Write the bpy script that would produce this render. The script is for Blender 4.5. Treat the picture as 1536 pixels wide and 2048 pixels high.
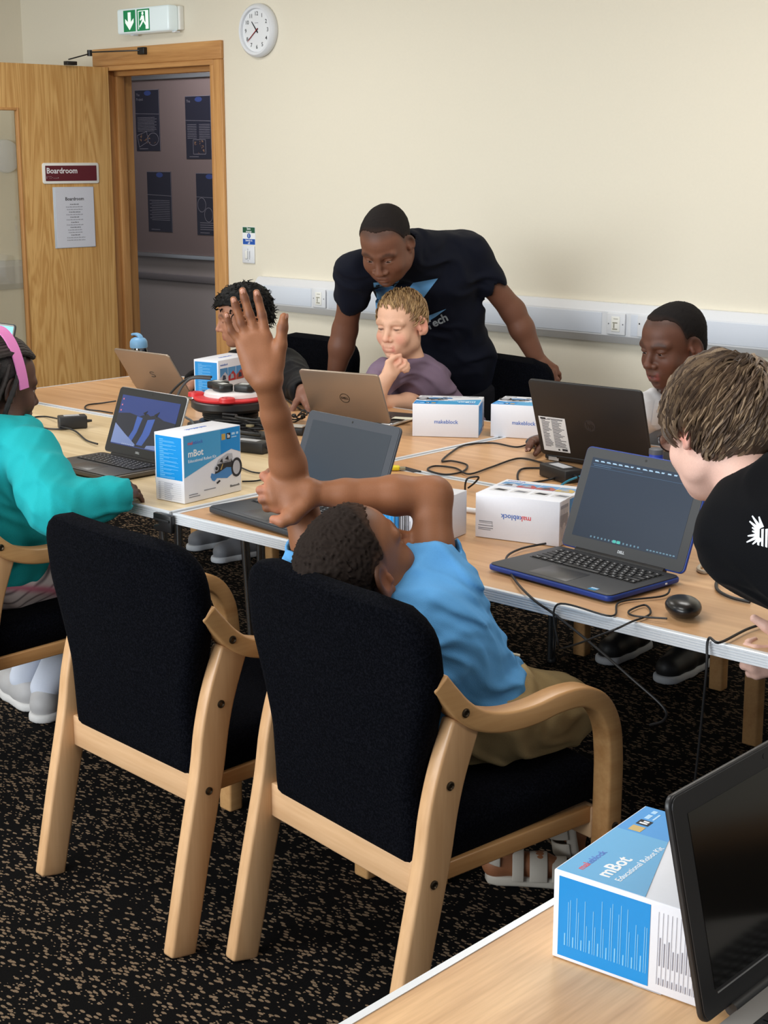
import bpy, bmesh, math, random
import numpy as np
from mathutils import Matrix, Vector, Euler
for o in list(bpy.data.objects): bpy.data.objects.remove(o)
SC = bpy.context.scene
COL = SC.collection
PI = math.pi
R = math.radians

# ------------------------------------------------------------------ camera
cam = bpy.data.objects.new('camera', bpy.data.cameras.new('camera'))
COL.objects.link(cam)
cam.data.sensor_fit = 'VERTICAL'
cam.data.sensor_height = 24.0
cam.data.lens = 24.0 * 3050.0 / 2048.0
cam.data.clip_start = 0.05
cam.location = (0, 0, 1.6)
cam.rotation_euler = (PI / 2 - math.atan(709.0 / 3050.0), 0, R(42.5))
SC.camera = cam
SC.view_settings.view_transform = 'Standard'
SC.view_settings.look = 'None'
SC.view_settings.exposure = 0.13
SC.view_settings.gamma = 1.0
SC.view_settings.use_curve_mapping = False

# ------------------------------------------------------------------ world and lights
W = bpy.data.worlds.new('world'); SC.world = W; W.use_nodes = True
W.node_tree.nodes['Background'].inputs[0].default_value = (0.85, 0.92, 1.0, 1)
W.node_tree.nodes['Background'].inputs[1].default_value = 0.30

def area(name, loc, aim, sx, sy, power, col):
    d = bpy.data.lights.new(name, 'AREA'); d.shape = 'RECTANGLE'
    d.size = sx; d.size_y = sy; d.energy = power; d.color = col
    o = bpy.data.objects.new(name, d); COL.objects.link(o)
    o.location = loc
    o.rotation_euler = (Vector(aim) - Vector(loc)).to_track_quat('-Z', 'Y').to_euler()
    return o
area('window_daylight', (-3.4, -2.2, 1.75), (-3.2, 4.0, 1.05), 5.2, 1.5, 225, (0.92, 0.97, 1.0))
for lx, ly in ((-5.0, 1.2), (-2.2, 1.2), (-5.2, 3.7), (-2.4, 3.7), (0.4, 2.4)):
    area('ceiling_panel_light', (lx, ly, 2.62), (lx, ly, 0), 1.1, 0.55, 20, (1.0, 0.975, 0.94))
area('corridor_light', (-7.3, 5.95, 2.5), (-7.6, 6.4, 0), 0.5, 0.5, 12, (1.0, 0.95, 0.95))

# ------------------------------------------------------------------ materials
MATS = {}
def nmat(name):
    m = bpy.data.materials.new(name); m.use_nodes = True
    nt = m.node_tree
    return m, nt, nt.nodes['Principled BSDF'], nt.nodes.new
def s2l(c):
    f = lambda v: v / 12.92 if v <= 0.04045 else ((v + 0.055) / 1.055) ** 2.4
    return tuple(f(v / 255.0) for v in c[:3]) + (1.0,)
def plain(name, rgb, rough=0.5, metal=0.0, spec=0.5, bump=0.0, bscale=200.0, vary=0.0, coat=0.0, emit=None, sheen=0.0):
    if name in MATS: return MATS[name]
    m, nt, b, new = nmat(name)
    c = s2l(rgb)
    b.inputs['Base Color'].default_value = c
    b.inputs['Roughness'].default_value = rough
    b.inputs['Metallic'].default_value = metal
    b.inputs['Specular IOR Level'].default_value = spec
    b.inputs['Coat Weight'].default_value = coat
    b.inputs['Sheen Weight'].default_value = sheen
    tc = new('ShaderNodeTexCoord')
    no = new('ShaderNodeTexNoise'); no.inputs['Scale'].default_value = bscale; no.inputs['Detail'].default_value = 3
    nt.links.new(tc.outputs['Object'], no.inputs['Vector'])
    mx = new('ShaderNodeMix'); mx.data_type = 'RGBA'
    v = max(vary, 0.02)
    mx.inputs['A'].default_value = tuple(x * (1 - v) for x in c[:3]) + (1,)
    mx.inputs['B'].default_value = tuple(min(1, x * (1 + v)) for x in c[:3]) + (1,)
    nt.links.new(no.outputs['Fac'], mx.inputs['Factor'])
    nt.links.new(mx.outputs['Result'], b.inputs['Base Color'])
    if bump:
        bp = new('ShaderNodeBump'); bp.inputs['Strength'].default_value = bump; bp.inputs['Distance'].default_value = 0.002
        nt.links.new(no.outputs['Fac'], bp.inputs['Height']); nt.links.new(bp.outputs['Normal'], b.inputs['Normal'])
    if emit:
        b.inputs['Emission Color'].default_value = s2l(emit[0]); b.inputs['Emission Strength'].default_value = emit[1]
    MATS[name] = m
    return m
def wood(name, dark, light, axis='Z', scale=1.0, rough=0.42, swirl=3.0, coat=0.0, fine=1.0):
    """grain runs along axis: noise squeezed across it plus a distorted wave"""
    if name in MATS: return MATS[name]
    m, nt, b, new = nmat(name)
    tc = new('ShaderNodeTexCoord'); mp = new('ShaderNodeMapping')
    sq = {'X': (0.06, 1, 1), 'Y': (1, 0.06, 1), 'Z': (1, 1, 0.06)}[axis]
    mp.inputs['Scale'].default_value = tuple(v * scale for v in sq)
    nt.links.new(tc.outputs['Object'], mp.inputs['Vector'])
    n1 = new('ShaderNodeTexNoise'); n1.inputs['Scale'].default_value = 9; n1.inputs['Detail'].default_value = 4; n1.inputs['Distortion'].default_value = swirl * 0.25
    n2 = new('ShaderNodeTexNoise'); n2.inputs['Scale'].default_value = 130 * fine; n2.inputs['Detail'].default_value = 3
    wv = new('ShaderNodeMath'); wv.operation = 'SINE'
    ml = new('ShaderNodeMath'); ml.operation = 'MULTIPLY'; ml.inputs[1].default_value = swirl * 12
    for n in (n1, n2): nt.links.new(mp.outputs['Vector'], n.inputs['Vector'])
    nt.links.new(n1.outputs['Fac'], ml.inputs[0]); nt.links.new(ml.outputs[0], wv.inputs[0])
    a1 = new('ShaderNodeMath'); a1.operation = 'MULTIPLY_ADD'; a1.inputs[1].default_value = 0.16; a1.inputs[2].default_value = 0.25
    nt.links.new(wv.outputs[0], a1.inputs[0])
    a2 = new('ShaderNodeMath'); a2.operation = 'MULTIPLY_ADD'; a2.inputs[1].default_value = 0.55
    nt.links.new(n2.outputs['Fac'], a2.inputs[0]); nt.links.new(a1.outputs[0], a2.inputs[2])
    cr = new('ShaderNodeValToRGB')
    cr.color_ramp.elements[0].position = 0.2; cr.color_ramp.elements[0].color = s2l(dark)
    cr.color_ramp.elements[1].position = 0.8; cr.color_ramp.elements[1].color = s2l(light)
    nt.links.new(a2.outputs[0], cr.inputs['Fac']); nt.links.new(cr.outputs['Color'], b.inputs['Base Color'])
    b.inputs['Roughness'].default_value = rough
    b.inputs['Coat Weight'].default_value = coat
    bp = new('ShaderNodeBump'); bp.inputs['Strength'].default_value = 0.06; bp.inputs['Distance'].default_value = 0.001
    nt.links.new(n2.outputs['Fac'], bp.inputs['Height']); nt.links.new(bp.outputs['Normal'], b.inputs['Normal'])
    MATS[name] = m
    return m
def glass(name, rgb=(230, 240, 238), rough=0.02, alpha=0.18):
    if name in MATS: return MATS[name]
    m, nt, b, new = nmat(name)
    tr = new('ShaderNodeBsdfTransparent'); tr.inputs[0].default_value = s2l(rgb)
    gl = new('ShaderNodeBsdfGlossy'); gl.inputs['Roughness'].default_value = rough
    mx = new('ShaderNodeMixShader'); fr = new('ShaderNodeFresnel'); fr.inputs[0].default_value = 1.5
    ad = new('ShaderNodeMath'); ad.operation = 'ADD'; ad.inputs[1].default_value = alpha * 0.3
    nt.links.new(fr.outputs[0], ad.inputs[0]); nt.links.new(ad.outputs[0], mx.inputs[0])
    nt.links.new(tr.outputs[0], mx.inputs[1]); nt.links.new(gl.outputs[0], mx.inputs[2])
    nt.links.new(mx.outputs[0], nt.nodes['Material Output'].inputs['Surface'])
    MATS[name] = m
    return m

# ------------------------------------------------------------------ mesh helpers
class MB:
    def __init__(s): s.v = []; s.f = []; s.m = []
    def add(s, vs, fs, mi=0):
        n = len(s.v); s.v += [tuple(v) for v in vs]
        s.f += [tuple(i + n for i in f) for f in fs]; s.m += [mi] * len(fs); return s
    def box(s, x0, x1, y0, y1, z0, z1, mi=0):
        return s.add([(x0,y0,z0),(x1,y0,z0),(x1,y1,z0),(x0,y1,z0),(x0,y0,z1),(x1,y0,z1),(x1,y1,z1),(x0,y1,z1)],
                     [(0,3,2,1),(4,5,6,7),(0,1,5,4),(1,2,6,5),(2,3,7,6),(3,0,4,7)], mi)
    def prism(s, poly, axis, a, b, mi=0):
        """polygon in the two other axes, extruded along axis from a to b"""
        n = len(poly)
        def P(p, t): return {'x': (t, p[0], p[1]), 'y': (p[0], t, p[1]), 'z': (p[0], p[1], t)}[axis]
        vs = [P(p, a) for p in poly] + [P(p, b) for p in poly]
        fs = [tuple(range(n))[::-1], tuple(range(n, 2 * n))] + [(i, (i + 1) % n, (i + 1) % n + n, i + n) for i in range(n)]
        return s.add(vs, fs, mi)
    def tube(s, pts, r, seg=10, mi=0, caps=True):
        """round tube along a polyline; r number or list"""
        pts = [Vector(p) for p in pts]; n = len(pts)
        rs = r if isinstance(r, (list, tuple)) else [r] * n
        vs = []; up = Vector((0.03, 0.02, 1)).normalized()
        for i, p in enumerate(pts):
            t = (pts[min(i + 1, n - 1)] - pts[max(i - 1, 0)]).normalized()
            a = t.cross(up)
            if a.length < 1e-4: a = t.cross(Vector((1, 0, 0)))
            a.normalize(); b = a.cross(t).normalized(); up = b
            for k in range(seg):
                w = 2 * PI * k / seg
                vs.append(p + (a * math.cos(w) + b * math.sin(w)) * rs[i])
        fs = []
        for i in range(n - 1):
            for k in range(seg):
                k2 = (k + 1) % seg
                fs.append((i * seg + k, i * seg + k2, (i + 1) * seg + k2, (i + 1) * seg + k))
        if caps:
            fs.append(tuple(range(seg))[::-1]); fs.append(tuple(range((n - 1) * seg, n * seg)))
        return s.add(vs, fs, mi)
    def lathe(s, prof, c=(0, 0, 0), seg=32, mi=0, M=None):
        """profile of (r, z) spun round z through c"""
        vs = []; n = len(prof)
        for r, z in prof:
            for k in range(seg):
                w = 2 * PI * k / seg
                p = Vector((r * math.cos(w), r * math.sin(w), z))
                if M: p = M @ p
                vs.append((p.x + c[0], p.y + c[1], p.z + c[2]))
        fs = []
        for i in range(n - 1):
            for k in range(seg):
                k2 = (k + 1) % seg
                fs.append((i * seg + k, i * seg + k2, (i + 1) * seg + k2, (i + 1) * seg + k))
        fs.append(tuple(range(seg))[::-1]); fs.append(tuple(range((n - 1) * seg, n * seg)))
        return s.add(vs, fs, mi)
    def sweep(s, pts, wid, thk, side, mi=0):
        """rectangular bar along a polyline that lies in the plane normal to side"""
        pts = [Vector(p) for p in pts]; side = Vector(side).normalized(); n = len(pts); vs = []
        th = thk if isinstance(thk, (list, tuple)) else [thk] * n
        for i, p in enumerate(pts):
            t = (pts[min(i + 1, n - 1)] - pts[max(i - 1, 0)]).normalized()
            nn = side.cross(t).normalized()
            for a, b in ((-1, -1), (1, -1), (1, 1), (-1, 1)):
                vs.append(p + side * (wid / 2 * a) + nn * (th[i] / 2 * b))
        fs = [(3, 2, 1, 0), tuple(range(4 * n - 4, 4 * n))]
        for i in range(n - 1):
            for k in range(4):
                k2 = (k + 1) % 4
                fs.append((4 * i + k, 4 * i + k2, 4 * i + 4 + k2, 4 * i + 4 + k))
        return s.add(vs, fs, mi)
    def mesh(s, name, mats, smooth=False, bevel=0, seg=2, ang=35):
        me = bpy.data.meshes.new(name)
        me.from_pydata(s.v, [], s.f); me.update()
        for m in mats: me.materials.append(m)
        me.polygons.foreach_set('material_index', s.m)
        bm = bmesh.new(); bm.from_mesh(me)
        bmesh.ops.recalc_face_normals(bm, faces=bm.faces)
        if bevel:
            es = [e for e in bm.edges if len(e.link_faces) == 2 and e.calc_face_angle(0) > R(ang)]
            if es: bmesh.ops.bevel(bm, geom=es, offset=bevel, segments=seg, affect='EDGES', profile=0.5, clamp_overlap=True)
        bm.to_mesh(me); bm.free()
        if smooth or bevel:
            me.polygons.foreach_set('use_smooth', [True] * len(me.polygons))
            if hasattr(me, 'set_sharp_from_angle'): me.set_sharp_from_angle(angle=R(40 if not bevel else 50))
        return me
def link(name, me, parent=None, loc=(0, 0, 0), rot=(0, 0, 0)):
    o = bpy.data.objects.new(name, me); COL.objects.link(o)
    o.location = loc; o.rotation_euler = rot
    if parent: o.parent = parent
    return o
def obj(name, mb, mats, parent=None, loc=(0, 0, 0), rot=(0, 0, 0), smooth=False, bevel=0, seg=2):
    if not isinstance(mats, (list, tuple)): mats = [mats]
    return link(name, mb.mesh(name, mats, smooth, bevel, seg), parent, loc, rot)
def tag(o, label, cat, group=None, kind=None):
    if label: o['label'] = label
    if cat: o['category'] = cat
    if group: o['group'] = group
    if kind: o['kind'] = kind
    return o
def thing(name, label, cat, loc=(0, 0, 0), rotz=0.0, group=None):
    o = bpy.data.objects.new(name, None); COL.objects.link(o)
    o.empty_display_size = 0.05
    o.location = loc; o.rotation_euler = (0, 0, rotz)
    return tag(o, label, cat, group)
def struct(name, mb, mats, **k):
    o = obj(name, mb, mats, **k); o['kind'] = 'structure'; return o
def basis(x, y, o):
    """matrix whose local x runs along x, local y along y, at o"""
    x = Vector(x).normalized(); y = Vector(y).normalized(); z = x.cross(y)
    return Matrix(((x.x, y.x, z.x, o[0]), (x.y, y.y, z.y, o[1]), (x.z, y.z, z.z, o[2]), (0, 0, 0, 1)))
def text(name, body, size, M, m, parent, align='LEFT', bold=0.0, ext=0.0002, sx=1.0, cap=0.72):
    """flat lettering as a mesh; M places it (local x along the line, y up)"""
    cu = bpy.data.curves.new(name, 'FONT'); cu.body = body; cu.size = size
    cu.align_x = align; cu.align_y = 'CENTER'; cu.extrude = ext; cu.offset = bold; cu.resolution_u = 2
    t = bpy.data.objects.new(name, cu); COL.objects.link(t)
    dg = bpy.context.evaluated_depsgraph_get(); dg.update()
    me = bpy.data.meshes.new_from_object(t.evaluated_get(dg))
    bpy.data.objects.remove(t); bpy.data.curves.remove(cu)
    me.transform(M @ Matrix.Diagonal((sx, 1, 1, 1)))
    me.materials.clear(); me.materials.append(m)
    return link(name, me, parent)
def strips(mb, M, rects, mi=0, t=0.0003):
    """thin raised print: rectangles (x0,x1,y0,y1) on the plane of M"""
    for x0, x1, y0, y1 in rects:
        vs = [M @ Vector(p) for p in ((x0,y0,0),(x1,y0,0),(x1,y1,0),(x0,y1,0),(x0,y0,t),(x1,y0,t),(x1,y1,t),(x0,y1,t))]
        mb.add(vs, [(0,3,2,1),(4,5,6,7),(0,1,5,4),(1,2,6,5),(2,3,7,6),(3,0,4,7)], mi)
    return mb
def polyprint(mb, M, pts, mi=0, t=0.0003):
    n = len(pts)
    vs = [M @ Vector((x, y, 0)) for x, y in pts] + [M @ Vector((x, y, t)) for x, y in pts]
    return mb.add(vs, [tuple(range(n))[::-1], tuple(range(n, 2*n))] + [(i, (i+1) % n, (i+1) % n + n, i + n) for i in range(n)], mi)
def smoothline(pts, n=8):
    """Catmull-Rom through pts"""
    P = [Vector(p) for p in pts]; out = []
    for i in range(len(P) - 1):
        p0 = P[max(i - 1, 0)]; p1 = P[i]; p2 = P[i + 1]; p3 = P[min(i + 2, len(P) - 1)]
        for k in range(n):
            t = k / n
            out.append(0.5 * ((2 * p1) + (p2 - p0) * t + (2 * p0 - 5 * p1 + 4 * p2 - p3) * t * t + (3 * p1 - p0 - 3 * p2 + p3) * t ** 3))
    out.append(P[-1]); return out
def circle(r, n=24, cx=0, cy=0, ry=None):
    return [(cx + r * math.cos(2*PI*k/n), cy + (ry or r) * math.sin(2*PI*k/n)) for k in range(n)]

# ================================================================== THE ROOM
m, nt, b, new = nmat('carpet')
tc = new('ShaderNodeTexCoord')
def fleck(sx, sy, thr, seed, rot):
    mp = new('ShaderNodeMapping'); mp.inputs['Rotation'].default_value = (0, 0, rot); mp.inputs['Location'].default_value = (seed, seed * .7, 0)
    mp.inputs['Scale'].default_value = (sx, sy, 1)
    wn = new('ShaderNodeTexNoise'); wn.inputs['Scale'].default_value = 5; wn.inputs['Detail'].default_value = 2
    nt.links.new(tc.outputs['Object'], wn.inputs['Vector'])
    nt.links.new(tc.outputs['Object'], mp.inputs['Vector'])
    vo = new('ShaderNodeTexVoronoi'); vo.voronoi_dimensions = '2D'; vo.inputs['Scale'].default_value = 1; vo.inputs['Randomness'].default_value = 0.75
    nt.links.new(mp.outputs[0], vo.inputs['Vector'])
    sp = new('ShaderNodeSeparateColor'); nt.links.new(vo.outputs['Color'], sp.inputs[0])
    ad = new('ShaderNodeMath'); ad.operation = 'MULTIPLY_ADD'; ad.inputs[1].default_value = 0.16; nt.links.new(wn.outputs['Fac'], ad.inputs[0]); nt.links.new(sp.outputs[0], ad.inputs[2])
    g = new('ShaderNodeMath'); g.operation = 'GREATER_THAN'; g.inputs[1].default_value = thr
    nt.links.new(ad.outputs[0], g.inputs[0])
    l = new('ShaderNodeMath'); l.operation = 'LESS_THAN'; l.inputs[1].default_value = 0.40; nt.links.new(vo.outputs['Distance'], l.inputs[0])
    mu = new('ShaderNodeMath'); mu.operation = 'MULTIPLY'; nt.links.new(g.outputs[0], mu.inputs[0]); nt.links.new(l.outputs[0], mu.inputs[1])
    return mu
f1 = fleck(54, 122, 0.80, 0.0, R(40)); f2 = fleck(150, 240, 1.0, 3.1, R(40))
mx = new('ShaderNodeMath'); mx.operation = 'MAXIMUM'; nt.links.new(f1.outputs[0], mx.inputs[0]); nt.links.new(f2.outputs[0], mx.inputs[1])
no = new('ShaderNodeTexNoise'); no.inputs['Scale'].default_value = 500; nt.links.new(tc.outputs['Object'], no.inputs['Vector'])
cr = new('ShaderNodeMix'); cr.data_type = 'RGBA'; cr.inputs['A'].default_value = s2l((11, 10, 11)); cr.inputs['B'].default_value = s2l((152, 128, 104))
nt.links.new(mx.outputs[0], cr.inputs['Factor'])
m2 = new('ShaderNodeMix'); m2.data_type = 'RGBA'; m2.blend_type = 'MULTIPLY'; m2.inputs['Factor'].default_value = 0.8
nt.links.new(cr.outputs['Result'], m2.inputs['A']); nt.links.new(no.outputs['Fac'], m2.inputs['B'])
nt.links.new(m2.outputs['Result'], b.inputs['Base Color'])
b.inputs['Roughness'].default_value = 0.95; b.inputs['Specular IOR Level'].default_value = 0.1
bp = new('ShaderNodeBump'); bp.inputs['Strength'].default_value = 0.5; bp.inputs['Distance'].default_value = 0.003
nt.links.new(no.outputs['Fac'], bp.inputs['Height']); nt.links.new(bp.outputs[0], b.inputs['Normal'])
M_CARPET = m
M_WALL = plain('cream_wall_paint', (231, 224, 206), 0.75, bump=0.05, bscale=90, vary=0.02)
M_WHITE = plain('white_plastic', (226, 229, 234), 0.35)
M_WHITE2 = plain('off_white_plastic', (238, 238, 232), 0.4)
M_GREYW = plain('corridor_paint', (168, 160, 160), 0.7)
M_CEIL = plain('ceiling_paint', (225, 222, 212), 0.8)
M_OAK = wood('oak_veneer', (186, 134, 70), (226, 182, 116), 'Z', 1.0, 0.4, 5.0, fine=0.7)
M_FRAME = wood('oak_frame', (176, 122, 68), (212, 160, 100), 'Z', 1.0, 0.45, 2.0)
M_FRAMEX = wood('oak_frame_head', (176, 122, 68), (212, 160, 100), 'X', 1.0, 0.45, 2.0)
M_BLACK = plain('black_plastic', (22, 22, 24), 0.4)
M_BLACKM = plain('black_matt', (18, 18, 20), 0.65)
M_INK = plain('black_ink', (35, 35, 40), 0.7)
M_INKG = plain('grey_ink', (120, 122, 130), 0.7)
M_PWHITE = plain('white_ink', (240, 242, 245), 0.6)
M_CHROME = plain('chrome_tube', (150, 158, 165), 0.25, 1.0)
YW = 5.2
struct('floor', MB().box(-9.6, 2.6, -2.6, 6.75, -0.1, 0.0), M_CARPET)
struct('ceiling', MB().box(-9.6, 2.6, -2.6, 6.75, 2.75, 2.85), M_CEIL)
wb = MB()
wb.box(-5.89, 2.6, YW, YW + 0.15, 0, 2.75); wb.box(-7.66, -6.79, YW, YW + 0.15, 0, 2.75); wb.box(-6.79, -5.89, YW, YW + 0.15, 2.07, 2.75)
struct('wall_back', wb, M_WALL)
struct('wall_left', MB().box(-7.66, -7.51, -2.6, YW, 0, 2.75), M_WALL)
struct('wall_corridor', MB().box(-9.6, -4.6, 6.6, 6.75, 0, 2.75), M_GREYW)
struct('wall_corridor_end', MB().box(-9.6, -9.5, YW + .15, 6.6, 0, 2.75), M_GREYW)
struct('baseboard_back', MB().box(-5.82, 2.6, YW - 0.018, YW - 0.0005, 0, 0.1), M_FRAMEX, bevel=0.004)
# ---- door frame
fr = thing('trim_1', None, None); fr['kind'] = 'structure'
for x0, x1 in ((-6.853, -6.79), (-5.89, -5.827)):
    obj('architrave', MB().box(x0, x1, YW - 0.02, YW - 0.0005, 0, 2.0695), M_FRAME, fr, bevel=0.004)
obj('architrave', MB().box(-6.853, -5.827, YW - 0.02, YW - 0.0005, 2.07, 2.158), M_FRAMEX, fr, bevel=0.004)
for x0, x1 in ((-6.79, -6.765), (-5.915, -5.89)):
    obj('door_lining', MB().box(x0, x1, YW - 0.018, YW + 0.17, 0, 2.045), M_FRAME, fr, bevel=0.002)
obj('door_lining', MB().box(-6.79, -5.89, YW - 0.018, YW + 0.17, 2.045, 2.07), M_FRAMEX, fr, bevel=0.002)
for x0, x1 in ((-6.765, -6.74), (-5.94, -5.915)):
    obj('door_stop', MB().box(x0, x1, YW + 0.05, YW + 0.10, 0, 2.02), M_FRAME, fr, bevel=0.002)
obj('door_stop', MB().box(-6.765, -5.915, YW + 0.05, YW + 0.10, 2.02, 2.045), M_FRAMEX, fr, bevel=0.002)
# ---- door leaf, open into the room: local x from the hinge to the free edge, local +y the face in view
dl = MB(); T2 = 0.045
gx0, gx1, gz0, gz1 = 0.55, 0.80, 0.55, 1.845
dl.box(0, gx0, -T2, 0, 0.012, 2.062); dl.box(gx1, 0.9, -T2, 0, 0.012, 2.062)
dl.box(gx0, gx1, -T2, 0, 0.012, gz0); dl.box(gx0, gx1, -T2, 0, gz1, 2.062)
DOOR = Matrix.Translation((-6.715, YW - 0.024, 0)) @ Matrix.Rotation(R(-93), 4, 'Z')
door = struct('door_1', dl, M_OAK)
door.matrix_world = DOOR
obj('pane', MB().box(gx0 + .001, gx1 - .001, -0.026, -0.020, gz0 + .001, gz1 - .001), glass('door_glass', (250, 250, 246), .02, .05), door)
for (x0, x1, z0, z1) in ((gx0, gx0 + .014, gz0, gz1), (gx1 - .014, gx1, gz0, gz1), (gx0 + .014, gx1 - .014, gz0, gz0 + .014), (gx0 + .014, gx1 - .014, gz1 - .014, gz1)):
    obj('glazing_bead', MB().box(x0, x1, -0.0195, 0.006, z0, z1), M_FRAME, door, bevel=0.003)
def onto(o, M): o.matrix_world = M; return o
# sign plate on the door
sg = thing('door_sign', 'burgundy Boardroom name plate with white frame on the open oak door', 'sign'); onto(sg, DOOR @ Matrix.Translation((0.26, 0.0005, 1.52)))
def rrect(w, h, r, n=5):
    o = []
    for cx, cy, a in ((w/2-r, h/2-r, 0), (-w/2+r, h/2-r, 90), (-w/2+r, -h/2+r, 180), (w/2-r, -h/2+r, 270)):
        for k in range(n + 1):
            t = R(a + 90 * k / n); o.append((cx + r*math.cos(t), cy + r*math.sin(t)))
    return o
M_BURG = plain('burgundy_panel', (98, 30, 42), 0.45)
obj('frame', MB().prism(rrect(0.345, 0.106, 0.012), 'y', 0, 0.006), M_WHITE2, sg, bevel=0.002)
obj('panel', MB().prism(rrect(0.312, 0.078, 0.002), 'y', 0.006, 0.008), M_BURG, sg)
FM = lambda x, y, z: basis((-1, 0, 0), (0, 0, 1), (x, y, z))
text('lettering', 'Boardroom', 0.040, FM(0.151, 0.0082, 0.012), M_PWHITE, sg, bold=0.0006)
dots = MB()
random.seed(3)
for k in range(9):
    for j in range(3):
        if random.random() < .55: strips(dots, FM(0.151 - k * .0085, 0.0082, -0.026 + j * .004), [(0, .002, 0, .002)])
obj('braille', dots, M_PWHITE, sg)
nt_ = thing('door_notice', 'white A4 Boardroom bookings notice in clear holder on the oak door', 'notice'); onto(nt_, DOOR @ Matrix.Translation((0.25, 0.0005, 1.293)))
obj('holder', MB().box(-.125, .125, 0, .004, -.157, .157), plain('clear_acrylic', (196, 205, 216), 0.15), nt_, bevel=0.001)
obj('paper', MB().box(-.122, .113, .004, .005, -.154, .154), plain('notice_paper', (214, 217, 228), 0.7), nt_)
text('heading', 'Boardroom', 0.0245, FM(-0.004, 0.0052, 0.095), M_INK, nt_, 'CENTER', bold=0.0004)
ln = MB()
for k, w in enumerate((.06, .11, .1, .075, .11, .062, .11, .055, .11, .065, .095, .09, .06, .112, .112)):
    for q in range(int(w / .008)):
        strips(ln, FM(-.004 + w/2 - q * .008, .0052, .067 - k * .0132), [(0, .0055 + .002 * (q % 2), -.002, .002 if q % 3 else .003)], mi=0 if k in (0, 3, 5, 7, 9, 12) else 1)
obj('text_lines', ln, [M_INKG, plain('pale_grey_ink', (160, 162, 172), 0.7)], nt_)
# door closer arm
dc = thing('door_closer', 'black articulated door closer arm above the oak door', 'door closer', (-6.6, YW - .05, 2.08))
O = Vector((6.6, -(YW - .05), -2.08))
pl = [Vector(p) + O for p in ((-6.718, 4.93, 2.092), (-6.70, 5.05, 2.125), (-6.42, 5.168, 2.128))]
a1 = MB().sweep([pl[0], pl[1]], 0.006, 0.016, (0, 0, 1)); obj('arm', a1, M_BLACK, dc, bevel=.001)
obj('arm', MB().sweep([pl[1] + Vector((0, 0, .007)), pl[2] + Vector((0, 0, .007))], 0.006, 0.016, (0, 0, 1)), M_BLACK, dc, bevel=.001)
obj('pivot', MB().lathe([(.013, -.012), (.013, .018)], pl[1], 16), M_BLACK, dc, smooth=True)
obj('bracket', MB().box(pl[2].x - .022, pl[2].x + .03, pl[2].y - .012, pl[2].y + .0115, pl[2].z - .014, pl[2].z + .022), M_BLACK, dc, bevel=.003)
obj('shoe', MB().box(pl[0].x - .006, pl[0].x + .03, pl[0].y - .03, pl[0].y + .03, -.017, .002), M_BLACK, dc, bevel=.002)
# exit sign, lit
ex = thing('exit_sign', 'lit green running-man emergency exit light box above the doorway', 'exit sign', (-6.33, YW - .0005, 2.275))
obj('backplate', MB().box(-.205, .215, -.03, 0, -.055, .06), M_WHITE2, ex, bevel=.005)
exb = MB().prism([(-.205, .062), (.205, .062), (.205, -.062), (-.205, -.062)], 'y', -.095, -.03)
obj('diffuser', exb, plain('lit_diffuser', (228, 240, 242), 0.25, emit=((215, 235, 240), 0.18)), ex, bevel=.012, seg=3)
for px in (-.16, .17): obj('clip', MB().box(px + .02, px + .045, -.06, -.0305, -.068, -.0625), M_WHITE, ex)
M_GREEN = plain('exit_green', (10, 128, 78), 0.4, emit=((12, 140, 84), 0.2)); M_LIT = plain('lit_white', (245, 255, 250), 0.4, emit=((235, 255, 245), 0.35))
EM = lambda x, z: basis((1, 0, 0), (0, 0, 1), (x, -.0955, z))
gp = MB(); strips(gp, EM(0, 0), [(-.148, -.052, -.052, .052), (-.04, .06, -.052, .052)]); obj('pictogram_panel', gp, M_GREEN, ex)
wp = MB(); A = basis((1, 0, 0), (0, 0, 1), (-.1, -.0959, 0))
polyprint(wp, A, [(-.012, .042), (.012, .042), (.012, -.005), (.034, .012), (.034, -.008), (0, -.045), (-.034, -.008), (-.034, .012), (-.012, -.005)])
A = basis((1, 0, 0), (0, 0, 1), (.01, -.0959, 0))
strips(wp, A, [(-.04, -.035, -.045, .045), (.018, .042, -.045, .045), (-.035, .02, .041, .045)])
polyprint(wp, A, circle(.008, 12, -.004, .031))
polyprint(wp, A, [(-.012, .022), (.006, .02), (.01, -.004), (.022, -.02), (.016, -.026), (0, -.008), (-.01, -.02), (-.028, -.036), (-.032, -.03), (-.016, -.012), (-.006, .004), (-.024, -.004), (-.026, .002)])
obj('pictogram', wp, M_LIT, ex)
# clock
ck = thing('wall_clock', 'round white wall clock with black numerals on cream wall', 'clock', (-5.562, YW - .0005, 2.188))
CM = Matrix.Rotation(PI / 2, 4, 'X')
obj('case', MB().lathe([(.120, 0), (.124, .012), (.122, .028), (.112, .038), (.101, .036), (.098, .024), (.0, .024)], (0, 0, 0), 48, M=CM), M_WHITE, ck, smooth=True)
obj('dial', MB().lathe([(.0975, .0242), (.0975, .0252)], (0, 0, 0), 40, M=CM), plain('clock_dial', (233, 236, 240), .4), ck)
KM = lambda x, z, d=.0256: basis((1, 0, 0), (0, 0, 1), (x, -d, z))
for k in range(1, 13):
    t = R(90 - 30 * k)
    text('numeral', str(k), .026, KM(.076 * math.cos(t), .076 * math.sin(t)), M_INK, ck, 'CENTER', bold=.0002)
def hand(nm, ang, L, w, m_, d):
    t = R(90 - ang); A = KM(0, 0, d) @ Matrix.Rotation(t, 4, 'Z')
    hb = MB(); polyprint(hb, A, [(-.014, -w), (L, -w * .5), (L, w * .5), (-.014, w)], t=.001); obj(nm, hb, m_, ck)
hand('hour_hand', 322, .052, .0035, M_INK, .027); hand('minute_hand', 233, .07, .003, M_INK, .028); hand('second_hand', 230, .08, .001, plain('red_hand', (200, 30, 30), .4), .03)
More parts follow.
